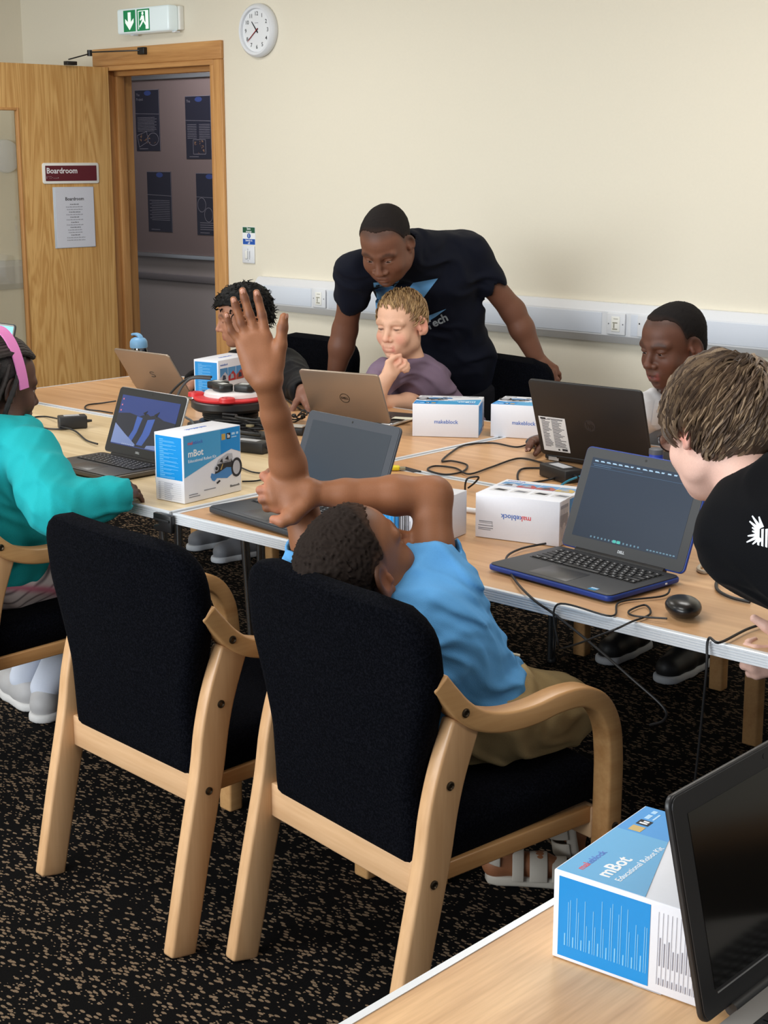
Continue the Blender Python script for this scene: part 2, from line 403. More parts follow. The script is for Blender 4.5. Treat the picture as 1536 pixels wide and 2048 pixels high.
tick = MB(); strips(tick, KM(-.012, .033), [(0, .024, 0, .002)]); obj('maker_mark', tick, M_INKG, ck)
# light switch and stickers
sw = thing('light_switch', 'white square light switch below the energy sticker', 'light switch', (-5.671, YW - .0005, 1.131))
obj('plate', MB().box(-.0435, .0435, -.009, 0, -.0425, .0425), M_WHITE, sw, bevel=.003)
obj('rocker', MB().box(-.018, -.004, -.013, -.0092, -.021, .019), M_WHITE2, sw, bevel=.002)
rs = MB(); strips(rs, basis((1,0,0),(0,0,1),(0,-.0095,0)), [(-.0195,-.0185,-.023,.021),(-.0035,-.0025,-.023,.021),(-.0195,-.0025,-.0235,-.0225),(-.003,.001,.024,.028),(-.001,.002,-.032,-.028),(.008,.01,-.02,.016),(.014,.0155,-.016,.018),(.008,.015,-.022,-.02)])
obj('markings', rs, M_INKG, sw)
st = thing('energy_sticker', 'green and blue save energy sticker above the light switch', 'sticker', (-5.671, YW - .0005, 1.222))
obj('backing', MB().box(-.0465, .0465, -.001, 0, -.044, .044), plain('sticker_white', (240, 243, 246), .5), st)
SM = lambda z: basis((1,0,0),(0,0,1),(0,-.0012,z))
q = MB(); strips(q, SM(0), [(-.044, .044, .015, .042)]); obj('green_band', q, plain('sticker_green', (30, 92, 66), .5), st)
q = MB(); strips(q, SM(0), [(-.044, .044, -.042, -.015)]); polyprint(q, SM(0), circle(.0125, 20)); obj('blue_band', q, plain('sticker_blue', (22, 84, 176), .5), st)
SM2 = lambda z: basis((1,0,0),(0,0,1),(0,-.0017,z))
text('lettering', 'Save', .015, SM2(.0345), M_PWHITE, st, 'CENTER', bold=.0003); text('lettering', 'energy', .015, SM2(.0215), M_PWHITE, st, 'CENTER', bold=.0003)
text('lettering', 'Switch it', .014, SM2(-.0225), M_PWHITE, st, 'CENTER', bold=.0003); text('lettering', 'off', .014, SM2(-.0355), M_PWHITE, st, 'CENTER', bold=.0003)
text('lettering', '!', .02, SM2(0), M_PWHITE, st, 'CENTER', bold=.001)
# dado trunking round the walls
prof = [(0, .868), (-.022, .868), (-.058, .902), (-.058, .998), (-.030, 1.03), (0, 1.03)]
tk = thing('cable_trunking', 'white dado cable trunking running along the back wall', 'trunking', (-5.58, YW - .0005, 0.868))
tb = MB().prism([(y, z - .868) for y, z in prof], 'x', 0, 8.1)
obj('casing', tb, M_WHITE, tk, bevel=.003)
for x0, x1 in ((.02, .40), (.515, 2.06), (2.2, 2.235), (2.38, 5.2), (5.21, 8.05)):
    obj('cover', MB().box(x0, x1, -.0605, -.0581, .04, .124), plain('trunking_cover', (214, 221, 232), .3), tk, bevel=.001)
obj('warning_label', MB().prism([(.06, .09), (.10, .09), (.08, .122)], 'y', -.0612, -.0606), plain('label_green', (70, 110, 110), .5), tk)
tk2 = thing('cable_trunking', 'white dado cable trunking on the left wall, seen through door glass', 'trunking', (-7.5095, 5.1, .868))
obj('casing', MB().prism([(-y, z - .868) for y, z in prof], 'y', -6.0, 0.0), M_WHITE, tk2, bevel=.003)
def socket(name, label, x, kind):
    s_ = thing(name, label, 'socket', (x, YW - .0615, .951))
    obj('plate', MB().box(-.043, .043, -.008, 0, -.043, .043), M_WHITE, s_, bevel=.003)
    if kind == 'data':
        obj('insert', MB().box(-.02, .02, -.0105, -.0082, -.03, .03), M_WHITE2, s_, bevel=.001)
        pp = MB(); A = basis((1,0,0),(0,0,1),(0,-.0107,0))
        strips(pp, A, [(-.013, .010, .003, .007), (-.013, .010, -.022, -.018), (-.009, .012, .02, .022), (-.009, -.004, -.016, .002)])
        obj('port', pp, plain('port_grey', (140, 138, 120), .5), s_)
        sc = MB(); A = basis((1,0,0),(0,0,1),(0,-.0084,0))
        for x_ in (-.034, .034): polyprint(sc, A, circle(.003, 10, x_, 0))
        obj('screw', sc, M_INKG, s_)['kind'] = 'stuff'
    else:
        pp = MB(); A = basis((1,0,0),(0,0,1),(0,-.0084,0))
        strips(pp, A, [(-.003, .003, .008, .02), (-.016, -.008, -.012, -.006), (.008, .016, -.012, -.006), (-.036, -.03, .006, .012)])
        obj('pin_slot', pp, M_INK, s_)
    return s_
socket('data_socket', 'white data socket on the trunking left of the standing man', -5.12, 'data')
socket('data_socket', 'white data socket on the trunking right of the standing man', -3.445, 'data')
socket('power_socket', 'white power socket on trunking beside the white-shirted boy', -3.30, 'power')
# white disc seen through the door glass
dk = tag(obj('wall_disc', MB().lathe([(.0, 0), (.086, 0), (.092, .01), (.088, .026), (.07, .034), (.0, .036)], (0, 0, 0), 36, M=Matrix.Rotation(PI/2, 4, 'Y')), M_WHITE, loc=(-7.5095, 5.04, 1.607), smooth=True), 'round white disc on the left wall behind the door glass', 'alarm')
# ---- corridor noticeboard
nb = thing('notice_board', 'grey corridor notice board behind perspex, seen through the doorway', 'notice board', (-7.93, 6.5995, 0.98))
obj('board', MB().box(-.444, .8, -.02, 0, 0, 1.112), plain('board_felt', (120, 106, 106), .85), nb)
M_ALU = plain('brushed_aluminium', (190, 192, 196), .35, .9)
obj('frame_rail', MB().box(-.46, .81, -.035, 0, 1.1125, 1.14), M_ALU, nb, bevel=.003); obj('frame_rail', MB().box(-.46, .81, -.035, 0, -.028, -.0005), M_ALU, nb, bevel=.003)
obj('frame_stile', MB().box(-.46, -.4445, -.03, 0, 0, 1.112), plain('dark_stile', (50, 52, 60), .4), nb, bevel=.002)
struct('trim_3', MB().box(-9.4, -4.7, 6.582, 6.5995, .80, .845), plain('corridor_rail', (120, 115, 118), .6), bevel=.004)
M_NAVY = plain('poster_navy', (36, 36, 52), .35); M_PGR = plain('poster_grey', (120, 118, 130), .6); M_PBL = plain('poster_blue', (52, 70, 130), .5); M_PTAN = plain('poster_tan', (135, 105, 85), .6)
def poster(x, z, lab, kind, head):
    p_ = thing('poster', lab, 'poster', (x, 6.579, z), 0, 'posters on the corridor board')
    w, h = .246, .39
    obj('sheet', MB().box(0, w, -.002, 0, -h, 0), M_NAVY, p_)
    A = basis((1,0,0),(0,0,1),(0,-.0022,0)); g = MB()
    random.seed(int(-x * 100))
    polyprint(g, A, [(0, -.148), (w, -.155), (w, -.158), (0, -.151)])
    strips(g, A, [(0, w, -.003, 0), (w - .003, w, -h, 0)])
    if kind == 0:
        for k in range(10): strips(g, A, [(.018, .018 + .2 * (.85 + .15 * random.random()), -.178 - k * .0095, -.175 - k * .0095)])
    elif kind == 1:
        for k in range(9): strips(g, A, [(.015, .105, -.178 - k * .0105, -.175 - k * .0105), (.13, .235, -.178 - k * .0105, -.175 - k * .0105)])
    elif kind == 2:
        for k in range(12): strips(g, A, [(.02 + .02 * (k % 2), .225, -.188 - k * .0115, -.185 - k * .0115)])
    else:
        for k in range(4): strips(g, A, [(.03, .22, -.315 - k * .014, -.311 - k * .014)])
    strips(g, A, [(.03, .12, -h + .012, -h + .016)])
    obj('print_lines', g, M_PGR, p_)
    bl = MB(); polyprint(bl, A, circle(.035, 16, .13, -.022, .016)); obj('logo_print', bl, M_PBL, p_)
    for k, t_ in enumerate(head): text('heading', t_, .024, basis((1,0,0),(0,0,1),(.012, -.0024, -.032 - k * .028)), M_PGR, p_)
    if kind in (0, 1, 3):
        ph = MB(); hm = MB()
        shapes = {0: [[(.01, -.29), (.11, -.265), (.12, -.33), (.03, -.365)], circle(.055, 14, .175, -.315, .04)], 1: [[(.07, -.27), (.19, -.27), (.19, -.36), (.07, -.36)]], 3: [circle(.04, 16, .05, -.2, .045), circle(.04, 16, .115, -.262, .045), circle(.04, 16, .2, -.21, .045)]}[kind]
        for s_ in shapes:
            n = len(s_)
            for i in range(n):
                a, b_ = Vector(s_[i]), Vector(s_[(i+1) % n]); d = (b_ - a).normalized(); o_ = Vector((-d.y, d.x)) * .0018
                polyprint(ph, A, [a - o_, b_ - o_, b_ + o_, a + o_])
        for k in range(14):
            if kind == 3: break
            cx, cy = (random.uniform(.03, .2), random.uniform(-.34, -.285)) if kind == 0 else (random.uniform(.085, .17), random.uniform(-.35, -.28))
            polyprint(hm, A, [(cx + random.uniform(-.014, .014), cy + random.uniform(-.012, .012)) for _ in range(3)])
        obj('drawing_outline', ph, M_PGR, p_)
        if kind != 3: obj('photo_print', hm, M_PTAN, p_)['kind'] = 'stuff'
poster(-8.257, 2.032, 'dark poster at top left of the corridor board', 0, ('The', 'Project')); poster(-7.752, 1.981, 'dark two-column poster at top right of the corridor board', 1, ('The',))
poster(-8.16, 1.51, 'dark text-only poster at bottom left of the corridor board', 2, ('',)); poster(-7.665, 1.503, 'dark poster with oval drawings at bottom right of corridor board', 3, ('',))

# ================================================================== TABLES AND CHAIRS
TZ = 0.73
M_TOP = wood('table_laminate', (190, 142, 98), (220, 176, 130), 'X', 0.8, 0.36, 2.0, fine=0.6)
M_TOPY = wood('table_laminate_near', (184, 138, 94), (236, 192, 142), 'Y', 1.0, 0.36, 1.5, fine=1.3)
M_PALE = wood('pale_laminate', (206, 180, 136), (236, 214, 174), 'X', 0.8, 0.36, 2.0, fine=0.6)
M_EDGE = plain('ribbed_aluminium', (226, 229, 233), 0.4, 0.25)
M_GROOVE = plain('edge_groove', (120, 126, 134), 0.5, 0.6)
M_BEECH = wood('beech', (190, 146, 102), (216, 174, 130), 'Z', 1.2, 0.38, 1.5, fine=0.8)
M_BEECHX = wood('beech_across', (200, 158, 116), (224, 186, 146), 'X', 1.2, 0.38, 1.5, fine=0.8)
M_BEECHY = wood('beech_arm', (178, 128, 78), (204, 158, 106), 'Y', 1.2, 0.36, 1.5, fine=0.8)
m, nt, b, new = nmat('black_wool')
tc = new('ShaderNodeTexCoord'); n1 = new('ShaderNodeTexNoise'); n1.inputs['Scale'].default_value = 700; n1.inputs['Detail'].default_value = 2
n2 = new('ShaderNodeTexNoise'); n2.inputs['Scale'].default_value = 260; n2.inputs['Detail'].default_value = 4
for n in (n1, n2): nt.links.new(tc.outputs['Object'], n.inputs['Vector'])
cr = new('ShaderNodeValToRGB'); cr.color_ramp.elements[0].position = .42; cr.color_ramp.elements[0].color = s2l((4, 5, 9)); cr.color_ramp.elements[1].position = .72; cr.color_ramp.elements[1].color = s2l((17, 18, 24))
nt.links.new(n2.outputs['Fac'], cr.inputs[0]); nt.links.new(cr.outputs[0], b.inputs['Base Color'])
b.inputs['Roughness'].default_value = .95; b.inputs['Specular IOR Level'].default_value = .03; b.inputs['Sheen Weight'].default_value = .012; b.inputs['Sheen Roughness'].default_value = .4
bp = new('ShaderNodeBump'); bp.inputs['Strength'].default_value = .5; bp.inputs['Distance'].default_value = .002
nt.links.new(n1.outputs['Fac'], bp.inputs['Height']); nt.links.new(bp.outputs[0], b.inputs['Normal'])
M_WOOL = m
def table(label, x0, x1, y0, y1, top, legs):
    t = thing('folding_table', label, 'table', ((x0+x1)/2, (y0+y1)/2, 0))
    w, d = (x1 - x0) / 2, (y1 - y0) / 2; H = .026; e = .006
    obj('tabletop', MB().box(-w + e, w - e, -d + e, d - e, TZ - H + .001, TZ), top, t)
    # ribbed metal edging: a lip at the top and five shallow ribs
    def rib(L):
        pr = [(0, 0), (-e * .4, 0)]
        k = 5; hh = H / k
        pr = [(e + .004, TZ + .0012), (-.0005, TZ + .0012)]
        for i in range(k):
            z1 = TZ - i * hh; pr += [(-.001, z1 - hh * .12), (-.001, z1 - hh * .72), (.0016, z1 - hh * .80), (.0016, z1 - hh * .96)]
        pr += [(.001, TZ - H), (e, TZ - H), (e, TZ + .0002), (e + .004, TZ + .0002)]
        return pr
    pr = rib(0)
    obj('edge_trim', MB().prism([(-d + a, z) for a, z in pr], 'x', -w, w), M_EDGE, t)
    obj('edge_trim', MB().prism([(d - a, z) for a, z in pr], 'x', -w, w), M_EDGE, t)
    obj('edge_trim', MB().prism([(-w + a, z) for a, z in pr], 'y', -d + .0085, d - .0085), M_EDGE, t)
    obj('edge_trim', MB().prism([(w - a, z) for a, z in pr], 'y', -d + .0085, d - .0085), M_EDGE, t)
    for sx in legs:
        fr_ = obj('leg_frame', MB().box(sx - .02, sx + .02, -d + .1, d - .1, TZ - H - .028, TZ - H), plain('steel_rail', (90, 96, 104), .4, .8), t)
        for sy in (-1, 1):
            for off in (-.0, .055):
                g = MB().tube([(sx, sy * (d - .10 - off), TZ - H - .02), (sx + .0, sy * (d - .12 - off * .6), .4), (sx, sy * (d - .14 - off * .2), .012)], .011, 12)
                obj('leg', g, M_CHROME, t, smooth=True)
            obj('foot', MB().lathe([(.016, 0), (.016, .014), (.012, .02)], (sx, sy * (d - .14), 0), 14), M_BLACK, t, smooth=True)
    return t
table('wood-topped table at the near right, holding the blue-edged laptop', -2.905, -0.88, 2.388, 3.186, M_TOP, (-.86, .8))
table('pale maple-topped table at the left, in front of the girl', -4.95, -2.922, 2.39, 3.188, M_PALE, (-.75, .86))
table('wood-topped table at the far left nearest the door', -4.95, -2.972, 3.205, 4.0, M_TOP, (-.8, .8))
table('wood-topped table at the far right below the trunking sockets', -2.957, -0.93, 3.203, 4.0, M_TOP, (-.85, .8))
tn = table('wood-topped table in the bottom right foreground', -0.987, 0.85, 0.62, 1.535, M_TOPY, (-.7, .7))
cn = thing('table_connector', 'black plastic clip joining the pale table to the wood one', 'connector', (-2.9135, 2.384, .70))
obj('clip_body', MB().prism([(-.05, -.018), (.02, -.018), (.02, .028), (-.05, .028), (-.05, .012), (-.03, .008), (-.03, 0), (-.05, -.004)], 'y', -.014, .0), M_BLACK, cn, bevel=.003)
obj('clip_jaw', MB().box(-.045, .015, -.018, -.0145, .010, .016), M_BLACKM, cn, bevel=.001)

# ---- armchair: local origin on the floor midway between the rear legs, +y the way it faces
HWD = .247
def superslab(outline, y_of, thick, nu=28, name='backrest'):
    pass
def pad_back():
    """upholstered back: outline half-width by height, leaning back and dished"""
    nz, nx = 30, 24
    zs = [.352 + (.862 - .352) * i / nz for i in range(nz + 1)]
    def hw(z):
        t = (z - .352) / .51
        w = .222 + .052 * max(0, min(1, (t - .30) / .38)) ** 1.3
        if t < .04: w -= (0.04 - t) / .04 * .012
        if t > .80:
            u = (t - .80) / .20; w = w - .075 * (1 - math.sqrt(max(0, 1 - u ** 2.2))) - .05 * u ** 4
        return w
    def yc(z, x):
        t = (z - .352) / .51
        return .080 - .012 * t - .022 * t * t - .022 * (1 - (x / .27) ** 2) * t
    vs = []; fs = []
    for side in (0, 1):
        for i, z in enumerate(zs):
            t = i / nz; w = hw(z)
            for j in range(nx + 1):
                s_ = -1 + 2 * j / nx
                s2 = math.copysign(1 - (1 - abs(s_)) ** 1.6, s_)
                x = w * s2
                edge = min((1 - abs(s2)) * w, (z - .352) + .004, (.862 - z)) 
                th = .027 * math.sqrt(max(0, min(1, edge / .024)) * (2 - max(0, min(1, edge / .024))))
                th *= 1 + .35 * math.sin(PI * t) * (1 if side else 0)
                vs.append((x, yc(z, x) + (th if side else -th), z))
    n1 = (nz + 1) * (nx + 1)
    for i in range(nz):
        for j in range(nx):
            a = i * (nx + 1) + j
            fs.append((a, a + 1, a + nx + 2, a + nx + 1)); fs.append((n1 + a + nx + 1, n1 + a + nx + 2, n1 + a + 1, n1 + a))
    mb = MB().add(vs, fs)
    bm = bmesh.new(); me = mb.mesh('backrest', [M_WOOL], True); bm.from_mesh(me)
    bmesh.ops.remove_doubles(bm, verts=bm.verts, dist=.0008); bmesh.ops.recalc_face_normals(bm, faces=bm.faces); bm.to_mesh(me); bm.free()
    me.polygons.foreach_set('use_smooth', [True] * len(me.polygons))
    return me
def pad_seat():
    n = 22; vs = []; fs = []
    y0, y1, w = .10, .53, .232
    for side in (0, 1):
        for i in range(n + 1):
            for j in range(n + 1):
                a = -1 + 2 * i / n; b_ = -1 + 2 * j / n
                a2 = math.copysign(1 - (1 - abs(a)) ** 1.7, a); b2 = math.copysign(1 - (1 - abs(b_)) ** 1.7, b_)
                x = w * a2; y = (y0 + y1) / 2 + (y1 - y0) / 2 * b2
                e = min((1 - abs(a2)) * w, (1 - abs(b2)) * .25)
                k = math.sqrt(max(0, min(1, e / .035)) * (2 - min(1, e / .035)))
                z = (.405 + .032 * k + .018 * k * (1 - a2 * a2) + .012 * b2) if side else (.405 - .045 * min(1, k * 1.6) + .012 * b2)
                vs.append((x, y, z))
    n1 = (n + 1) ** 2
    for i in range(n):
        for j in range(n):
            a = i * (n + 1) + j
            fs.append((a, a + 1, a + n + 2, a + n + 1)); fs.append((n1 + a + n + 1, n1 + a + n + 2, n1 + a + 1, n1 + a))
    me = MB().add(vs, fs).mesh('seat', [M_WOOL], True)
    bm = bmesh.new(); bm.from_mesh(me); bmesh.ops.remove_doubles(bm, verts=bm.verts, dist=.0008); bmesh.ops.recalc_face_normals(bm, faces=bm.faces); bm.to_mesh(me); bm.free()
    me.polygons.foreach_set('use_smooth', [True] * len(me.polygons))
    return me
CH = {}
CH['backrest'] = pad_back(); CH['seat'] = pad_seat()
rear = smoothline([(0, -.012, 0), (0, .030, .20), (0, .068, .37), (0, .085, .47), (0, .105, .545), (0, .138, .632)], 5)
CH['rear_leg'] = MB().sweep(rear, .034, [.062 + .008 * min(1, i / 14) for i in range(len(rear))], (1, 0, 0)).mesh('rear_leg', [M_BEECH], bevel=.006)
arm = smoothline([(0, .068, .722), (0, .095, .690), (0, .128, .655), (0, .17, .628), (0, .23, .612), (0, .30, .610), (0, .37, .618), (0, .43, .614), (0, .478, .588), (0, .507, .540), (0, .517, .48), (0, .519, .41), (0, .517, .25), (0, .512, 0)], 5)
CH['arm'] = MB().sweep(arm, .046, [.040] * len(arm), (1, 0, 0)).mesh('arm', [M_BEECHY], bevel=.008)
CH['rear_rail'] = MB().box(-.235, .235, .058, .080, .300, .372).mesh('rear_rail', [M_BEECHX], bevel=.003)
CH['front_rail'] = MB().box(-.235, .235, .494, .512, .295, .360).mesh('front_rail', [M_BEECHX], bevel=.003)
CH['side_rail'] = MB().sweep([(0, .09, .337), (0, .496, .345)], .022, .034, (1, 0, 0)).mesh('side_rail', [M_BEECHY], bevel=.003)
CH['bolt'] = MB().lathe([(.0, 0), (.0085, 0), (.0085, .002), (.006, .0035), (.004, .0012), (.0, .0012)], (0, 0, 0), 14, M=Matrix.Rotation(PI/2, 4, 'Y')).mesh('bolt', [plain('dark_bolt', (70, 58, 44), .35, .8)], True)
M_BOLT = CH['bolt'].materials[0]
def chair(label, x, y, rot, group=None):
    c = thing('armchair', label, 'chair', (x, y, 0), R(rot), group)
    link('backrest', CH['backrest'], c); link('seat', CH['seat'], c); link('rear_rail', CH['rear_rail'], c); link('front_rail', CH['front_rail'], c)
    for s_ in (-1, 1):
        rl = link('rear_leg', CH['rear_leg'], c, (s_ * (HWD + .004), 0, 0)); ar = link('arm', CH['arm'], c, (s_ * (HWD + .006), 0, 0))
        link('side_rail', CH['side_rail'], c, (s_ * .222, 0, 0))
        for yy, zz in ((.062, .345), (.098, .523)):
            link('bolt', CH['bolt'], rl, (s_ * .0172, yy, zz), (0, 0, 0 if s_ > 0 else PI))
        link('bolt', CH['bolt'], ar, (s_ * .0232, .125, .655), (0, 0, 0 if s_ > 0 else PI)); link('bolt', CH['bolt'], ar, (s_ * .0232, .518, .330), (0, 0, 0 if s_ > 0 else PI))
    return c
chair('empty black-upholstered beech armchair second from the left, back to camera', -2.489, 1.850, -4.2)
chair('black-upholstered beech armchair carrying the boy with the raised hand', -1.886, 1.870, -9.0)
chair('black-upholstered beech armchair carrying the girl in the teal hoodie', -3.47, 1.96, -4)
chair('black-backed chair of the curly-haired boy, against the far wall', -4.60, 4.64, 176)
chair('black-backed chair of the purple-shirted boy, under the man\'s left hand', -3.60, 4.66, 172)
chair('chair of the white-shirted boy, only its legs showing below the table', -2.52, 4.50, 181)
chair('chair tucked under the far table behind the light-brown-haired boy', -1.70, 4.17, 180)

# ================================================================== ROBOT KIT BOXES
M_CARD = plain('white_card', (226, 228, 236), .45)
M_BLUE = plain('box_blue', (70, 160, 212), .4)
M_BLUE2 = plain('box_bright_blue', (8, 138, 212), .4)
M_CRED = plain('logo_red', (214, 74, 84), .5); M_CBLU = plain('logo_blue', (70, 110, 190), .5)
BA, BB, BH = .105, .212, .178     # thickness x, width y, height z; the front is +x
def logo2(nm, size, M, frac):
    o = text(nm, 'makeblock', size, Matrix.Identity(4), M_CBLU, None, bold=.0002)
    me = o.data; me.materials.append(M_CRED); w = max(v.co.x for v in me.vertices)
    for p in me.polygons:
        if p.center.x < w * frac: p.material_index = 1
    me.transform(M); return o
def build_box():
    parts = []
    def keep(o): parts.append(o); return o
    keep(obj('carton', MB().box(-BA/2, BA/2, -BB/2, BB/2, -BH/2, BH/2), M_CARD, bevel=.0012))
    F = basis((0, 1, 0), (0, 0, 1), (BA/2 + .0002, 0, 0)); F2 = basis((0, 1, 0), (0, 0, 1), (BA/2 + .0005, 0, 0)); F3 = basis((0, 1, 0), (0, 0, 1), (BA/2 + .0009, 0, 0))
    g = MB(); polyprint(g, F, [(-.104, -.022), (-.104, .087), (.030, .087), (.030, .020)]); keep(obj('front_print', g, M_BLUE))
    g = MB(); polyprint(g, F, [(.030, .020), (.030, .087), (.104, .087), (.104, .018), (.07, .030)]); keep(obj('front_print', g, M_BLUE2))
    keep(text('lettering', 'mBot', .025, F2 @ Matrix.Translation((-.09, .038, 0)), M_PWHITE, None, bold=.0005))
    keep(text('lettering', 'Educational Robot Kit', .0115, F2 @ Matrix.Translation((-.09, .019, 0)), M_PWHITE, None))
    keep(logo2('lettering', .0125, F2 @ Matrix.Translation((-.09, .066, 0)), .34))
    keep(text('lettering', 'Bluetooth', .009, F2 @ Matrix.Translation((.062, -.07, 0)), M_INK, None))
    g = MB(); strips(g, F2, [(-.09, -.058, -.070, -.068), (-.09, -.05, -.076, -.074), (-.035, .008, -.066, -.064)]); keep(obj('caption_lines', g, M_INKG))
    g = MB(); polyprint(g, F2, [(.034, .058), (.048, .058), (.048, .074), (.034, .074)]); keep(obj('badge', g, plain('badge_gold', (190, 160, 84), .4)))
    g = MB(); polyprint(g, F2, [(.053, .058), (.067, .058), (.067, .074), (.053, .074)]); keep(obj('badge', g, M_INK))
    g = MB(); strips(g, F3, [(.056, .059, .061, .071), (.061, .064, .061, .068)]); keep(obj('badge_mark', g, M_PWHITE))
    g = MB(); strips(g, F2, [(.072, .084, .067, .073), (.089, .097, .067, .073), (.072, .09, .060, .0625)]); keep(obj('badge_text', g, plain('pale_blue_ink', (170, 210, 240), .5)))
    # printed robot picture
    rc = lambda *p: p
    def pic(nm, pts, m_, A=F2):
        g = MB(); polyprint(g, A, pts); keep(obj(nm, g, m_))
    M_RB = plain('robot_blue', (62, 126, 186), .4); M_RG = plain('robot_grey', (176, 178, 186), .4)
    pic('robot_picture', [(.004, -.047), (.014, -.040), (.052, -.046), (.074, -.036), (.076, -.018), (.052, -.012), (.02, -.022), (.004, -.028), (-.006, -.024), (-.010, -.034), (-.004, -.044)], M_RB)
    pic('robot_picture', [(.006, -.028), (.012, -.010), (.016, -.004), (.070, .004), (.076, -.012), (.074, -.02), (.05, -.016), (.02, -.026)], M_INK, F3)
    pic('robot_picture', [(.014, -.004), (.020, .008), (.052, .020), (.072, .018), (.074, .006), (.066, -.004), (.03, -.004)], M_RG, F3)
    pic('robot_picture', circle(.0205, 20, .088, -.022, .026), M_INK, F3)
    F4 = basis((0, 1, 0), (0, 0, 1), (BA/2 + .0013, 0, 0))
    pic('robot_picture', circle(.0135, 20, .087, -.022, .019), M_RG, F4); pic('robot_picture', circle(.008, 14, .012, -.014), M_RG, F4); pic('robot_picture', circle(.005, 14, .012, -.014), M_INK, basis((0, 1, 0), (0, 0, 1), (BA/2 + .0017, 0, 0)))
    pic('robot_picture', [(.024, .002), (.034, .010), (.036, -.002)], M_INK, F4); pic('robot_picture', [(.044, .006), (.056, .014), (.058, .002)], M_INK, F4); pic('robot_picture', [(.026, -.02), (.034, -.006), (.037, -.006), (.030, -.02)], plain('robot_brass', (176, 150, 90), .4), F4)
    pic('robot_picture', [(.010, -.052), (.022, -.046), (.026, -.050), (.014, -.056)], M_INK, F4)
    # the two narrow sides carry feature lists, the short ends the logo, the back photographs
    for s_ in (-1, 1):
        S = basis((-s_ * -1 if False else (1 if s_ < 0 else -1), 0, 0), (0, 0, 1), (0, s_ * (BB/2 + .0002), 0)); S2 = S @ Matrix.Translation((0, 0, .0003))
        g = MB(); polyprint(g, S, [(-.048, -.030), (.047, -.030), (.047, .082), (-.048, .082)]); keep(obj('side_print', g, M_BLUE2))
        g = MB(); random.seed(8 + s_)
        for k in range(10):
            z = .072 - k * .0104
            strips(g, S2, [(-.034, -.034 + .012 + .008 * random.random(), z + .0004, z + .0018), (-.034, -.034 + .05 + .02 * random.random(), z - .0030, z - .0023), (-.034, -.034 + .03 + .04 * random.random(), z - .0056, z - .0049)])
        keep(obj('side_text', g, plain('list_ink', (130, 196, 236), .5)))
        g = MB()
        for k in range(9): strips(g, S2, [(-.042, .042, -.040 - k * .0052, -.0397 - k * .0052), (-.042, -.034, -.0428 - k * .0052, -.0418 - k * .0052), (-.02, .0 + .02 * random.random(), -.0428 - k * .0052, -.0418 - k * .0052)])
        keep(obj('spec_text', g, plain('spec_ink', (150, 152, 166), .6)))
        if s_ > 0:
            g = MB(); x = -.045
            for k in range(14):
                w = .0006 + .0016 * random.random(); strips(g, S2 @ Matrix.Translation((0, 0, .0004)), [(-.02, .03, -.055 + k * .003, -.055 + k * .003 + w)])
            keep(obj('barcode', g, M_INK))
    for s_ in (-1, 1):
        E1 = basis((0, -1 * s_, 0), (1, 0, 0), (0, 0, s_ * (BH/2 + .0003)))
        keep(logo2('end_logo', .0175, E1 @ Matrix.Translation((-.036, -.004, 0)), .34 if s_ < 0 else 0))
        if s_ < 0:
            g = MB(); strips(g, E1, [(.06, .098, .028, .0295), (.066, .098, .032, .0332), (.06, .098, .022, .0234), (.062, .096, .012, .0135), (.062, .096, .016, .0168), (.062, .0625, .012, .024)]); keep(obj('label_print', g, M_INKG))
    Bk = basis((0, -1, 0), (0, 0, 1), (-BA/2 - .0002, 0, 0)); Bk2 = Bk @ Matrix.Translation((0, 0, .0004))
    cols = [((84, 140, 190), (190, 190, 200)), ((90, 150, 200), (176, 60, 62)), ((90, 150, 205), (170, 84, 70)), ((110, 150, 190), (196, 164, 84))]
    for k, (c1, c2) in enumerate(cols):
        x0 = -.096 + k * .0485
        g = MB(); strips(g, Bk, [(x0, x0 + .046, .012, .060)]); keep(obj('photo_print', g, plain('photo_sky%d' % k, c1, .4)))
        g = MB(); polyprint(g, Bk2, [(x0, .012), (x0 + .046, .012), (x0 + .046, .030), (x0 + .03, .046), (x0 + .018, .038), (x0, .028)]); keep(obj('photo_print', g, plain('photo_ground%d' % k, c2, .4)))
        g = MB(); polyprint(g, Bk2 @ Matrix.Translation((0, 0, .0004)), [(x0 + .012, .018), (x0 + .034, .02), (x0 + .03, .034), (x0 + .016, .036)]); keep(obj('photo_print', g, plain('photo_item%d' % (k % 2), ((60, 66, 84), (150, 160, 175))[k % 2], .4)))
    keep(text('back_logo', 'makeblock', .0105, Bk2 @ Matrix.Translation((-.095, .072, 0)), M_CBLU, None))
    for k in range(4):
        g = MB(); polyprint(g, Bk2, [(-.085 + k * .052, -.034), (-.058 + k * .052, -.038), (-.052 + k * .052, -.026), (-.078 + k * .052, -.020)]); keep(obj('parts_picture', g, M_INKG if k % 2 else M_INK))
        g = MB(); strips(g, Bk, [(-.092 + k * .052, -.05 + k * .052, -.046, -.012)]); keep(obj('parts_panel', g, plain('panel_grey', (208, 208, 212), .5)))
    return parts
BOXP = build_box(); BOX_FIRST = [True]
def kit_box(label, M, skip=()):
    t = thing('robot_kit_box', label, 'box', group='robot kit boxes')
    t.matrix_world = M
    for p in BOXP:
        if p.name.split('.')[0] in skip: continue
        c = p.copy(); COL.objects.link(c); c.parent = t
    return t
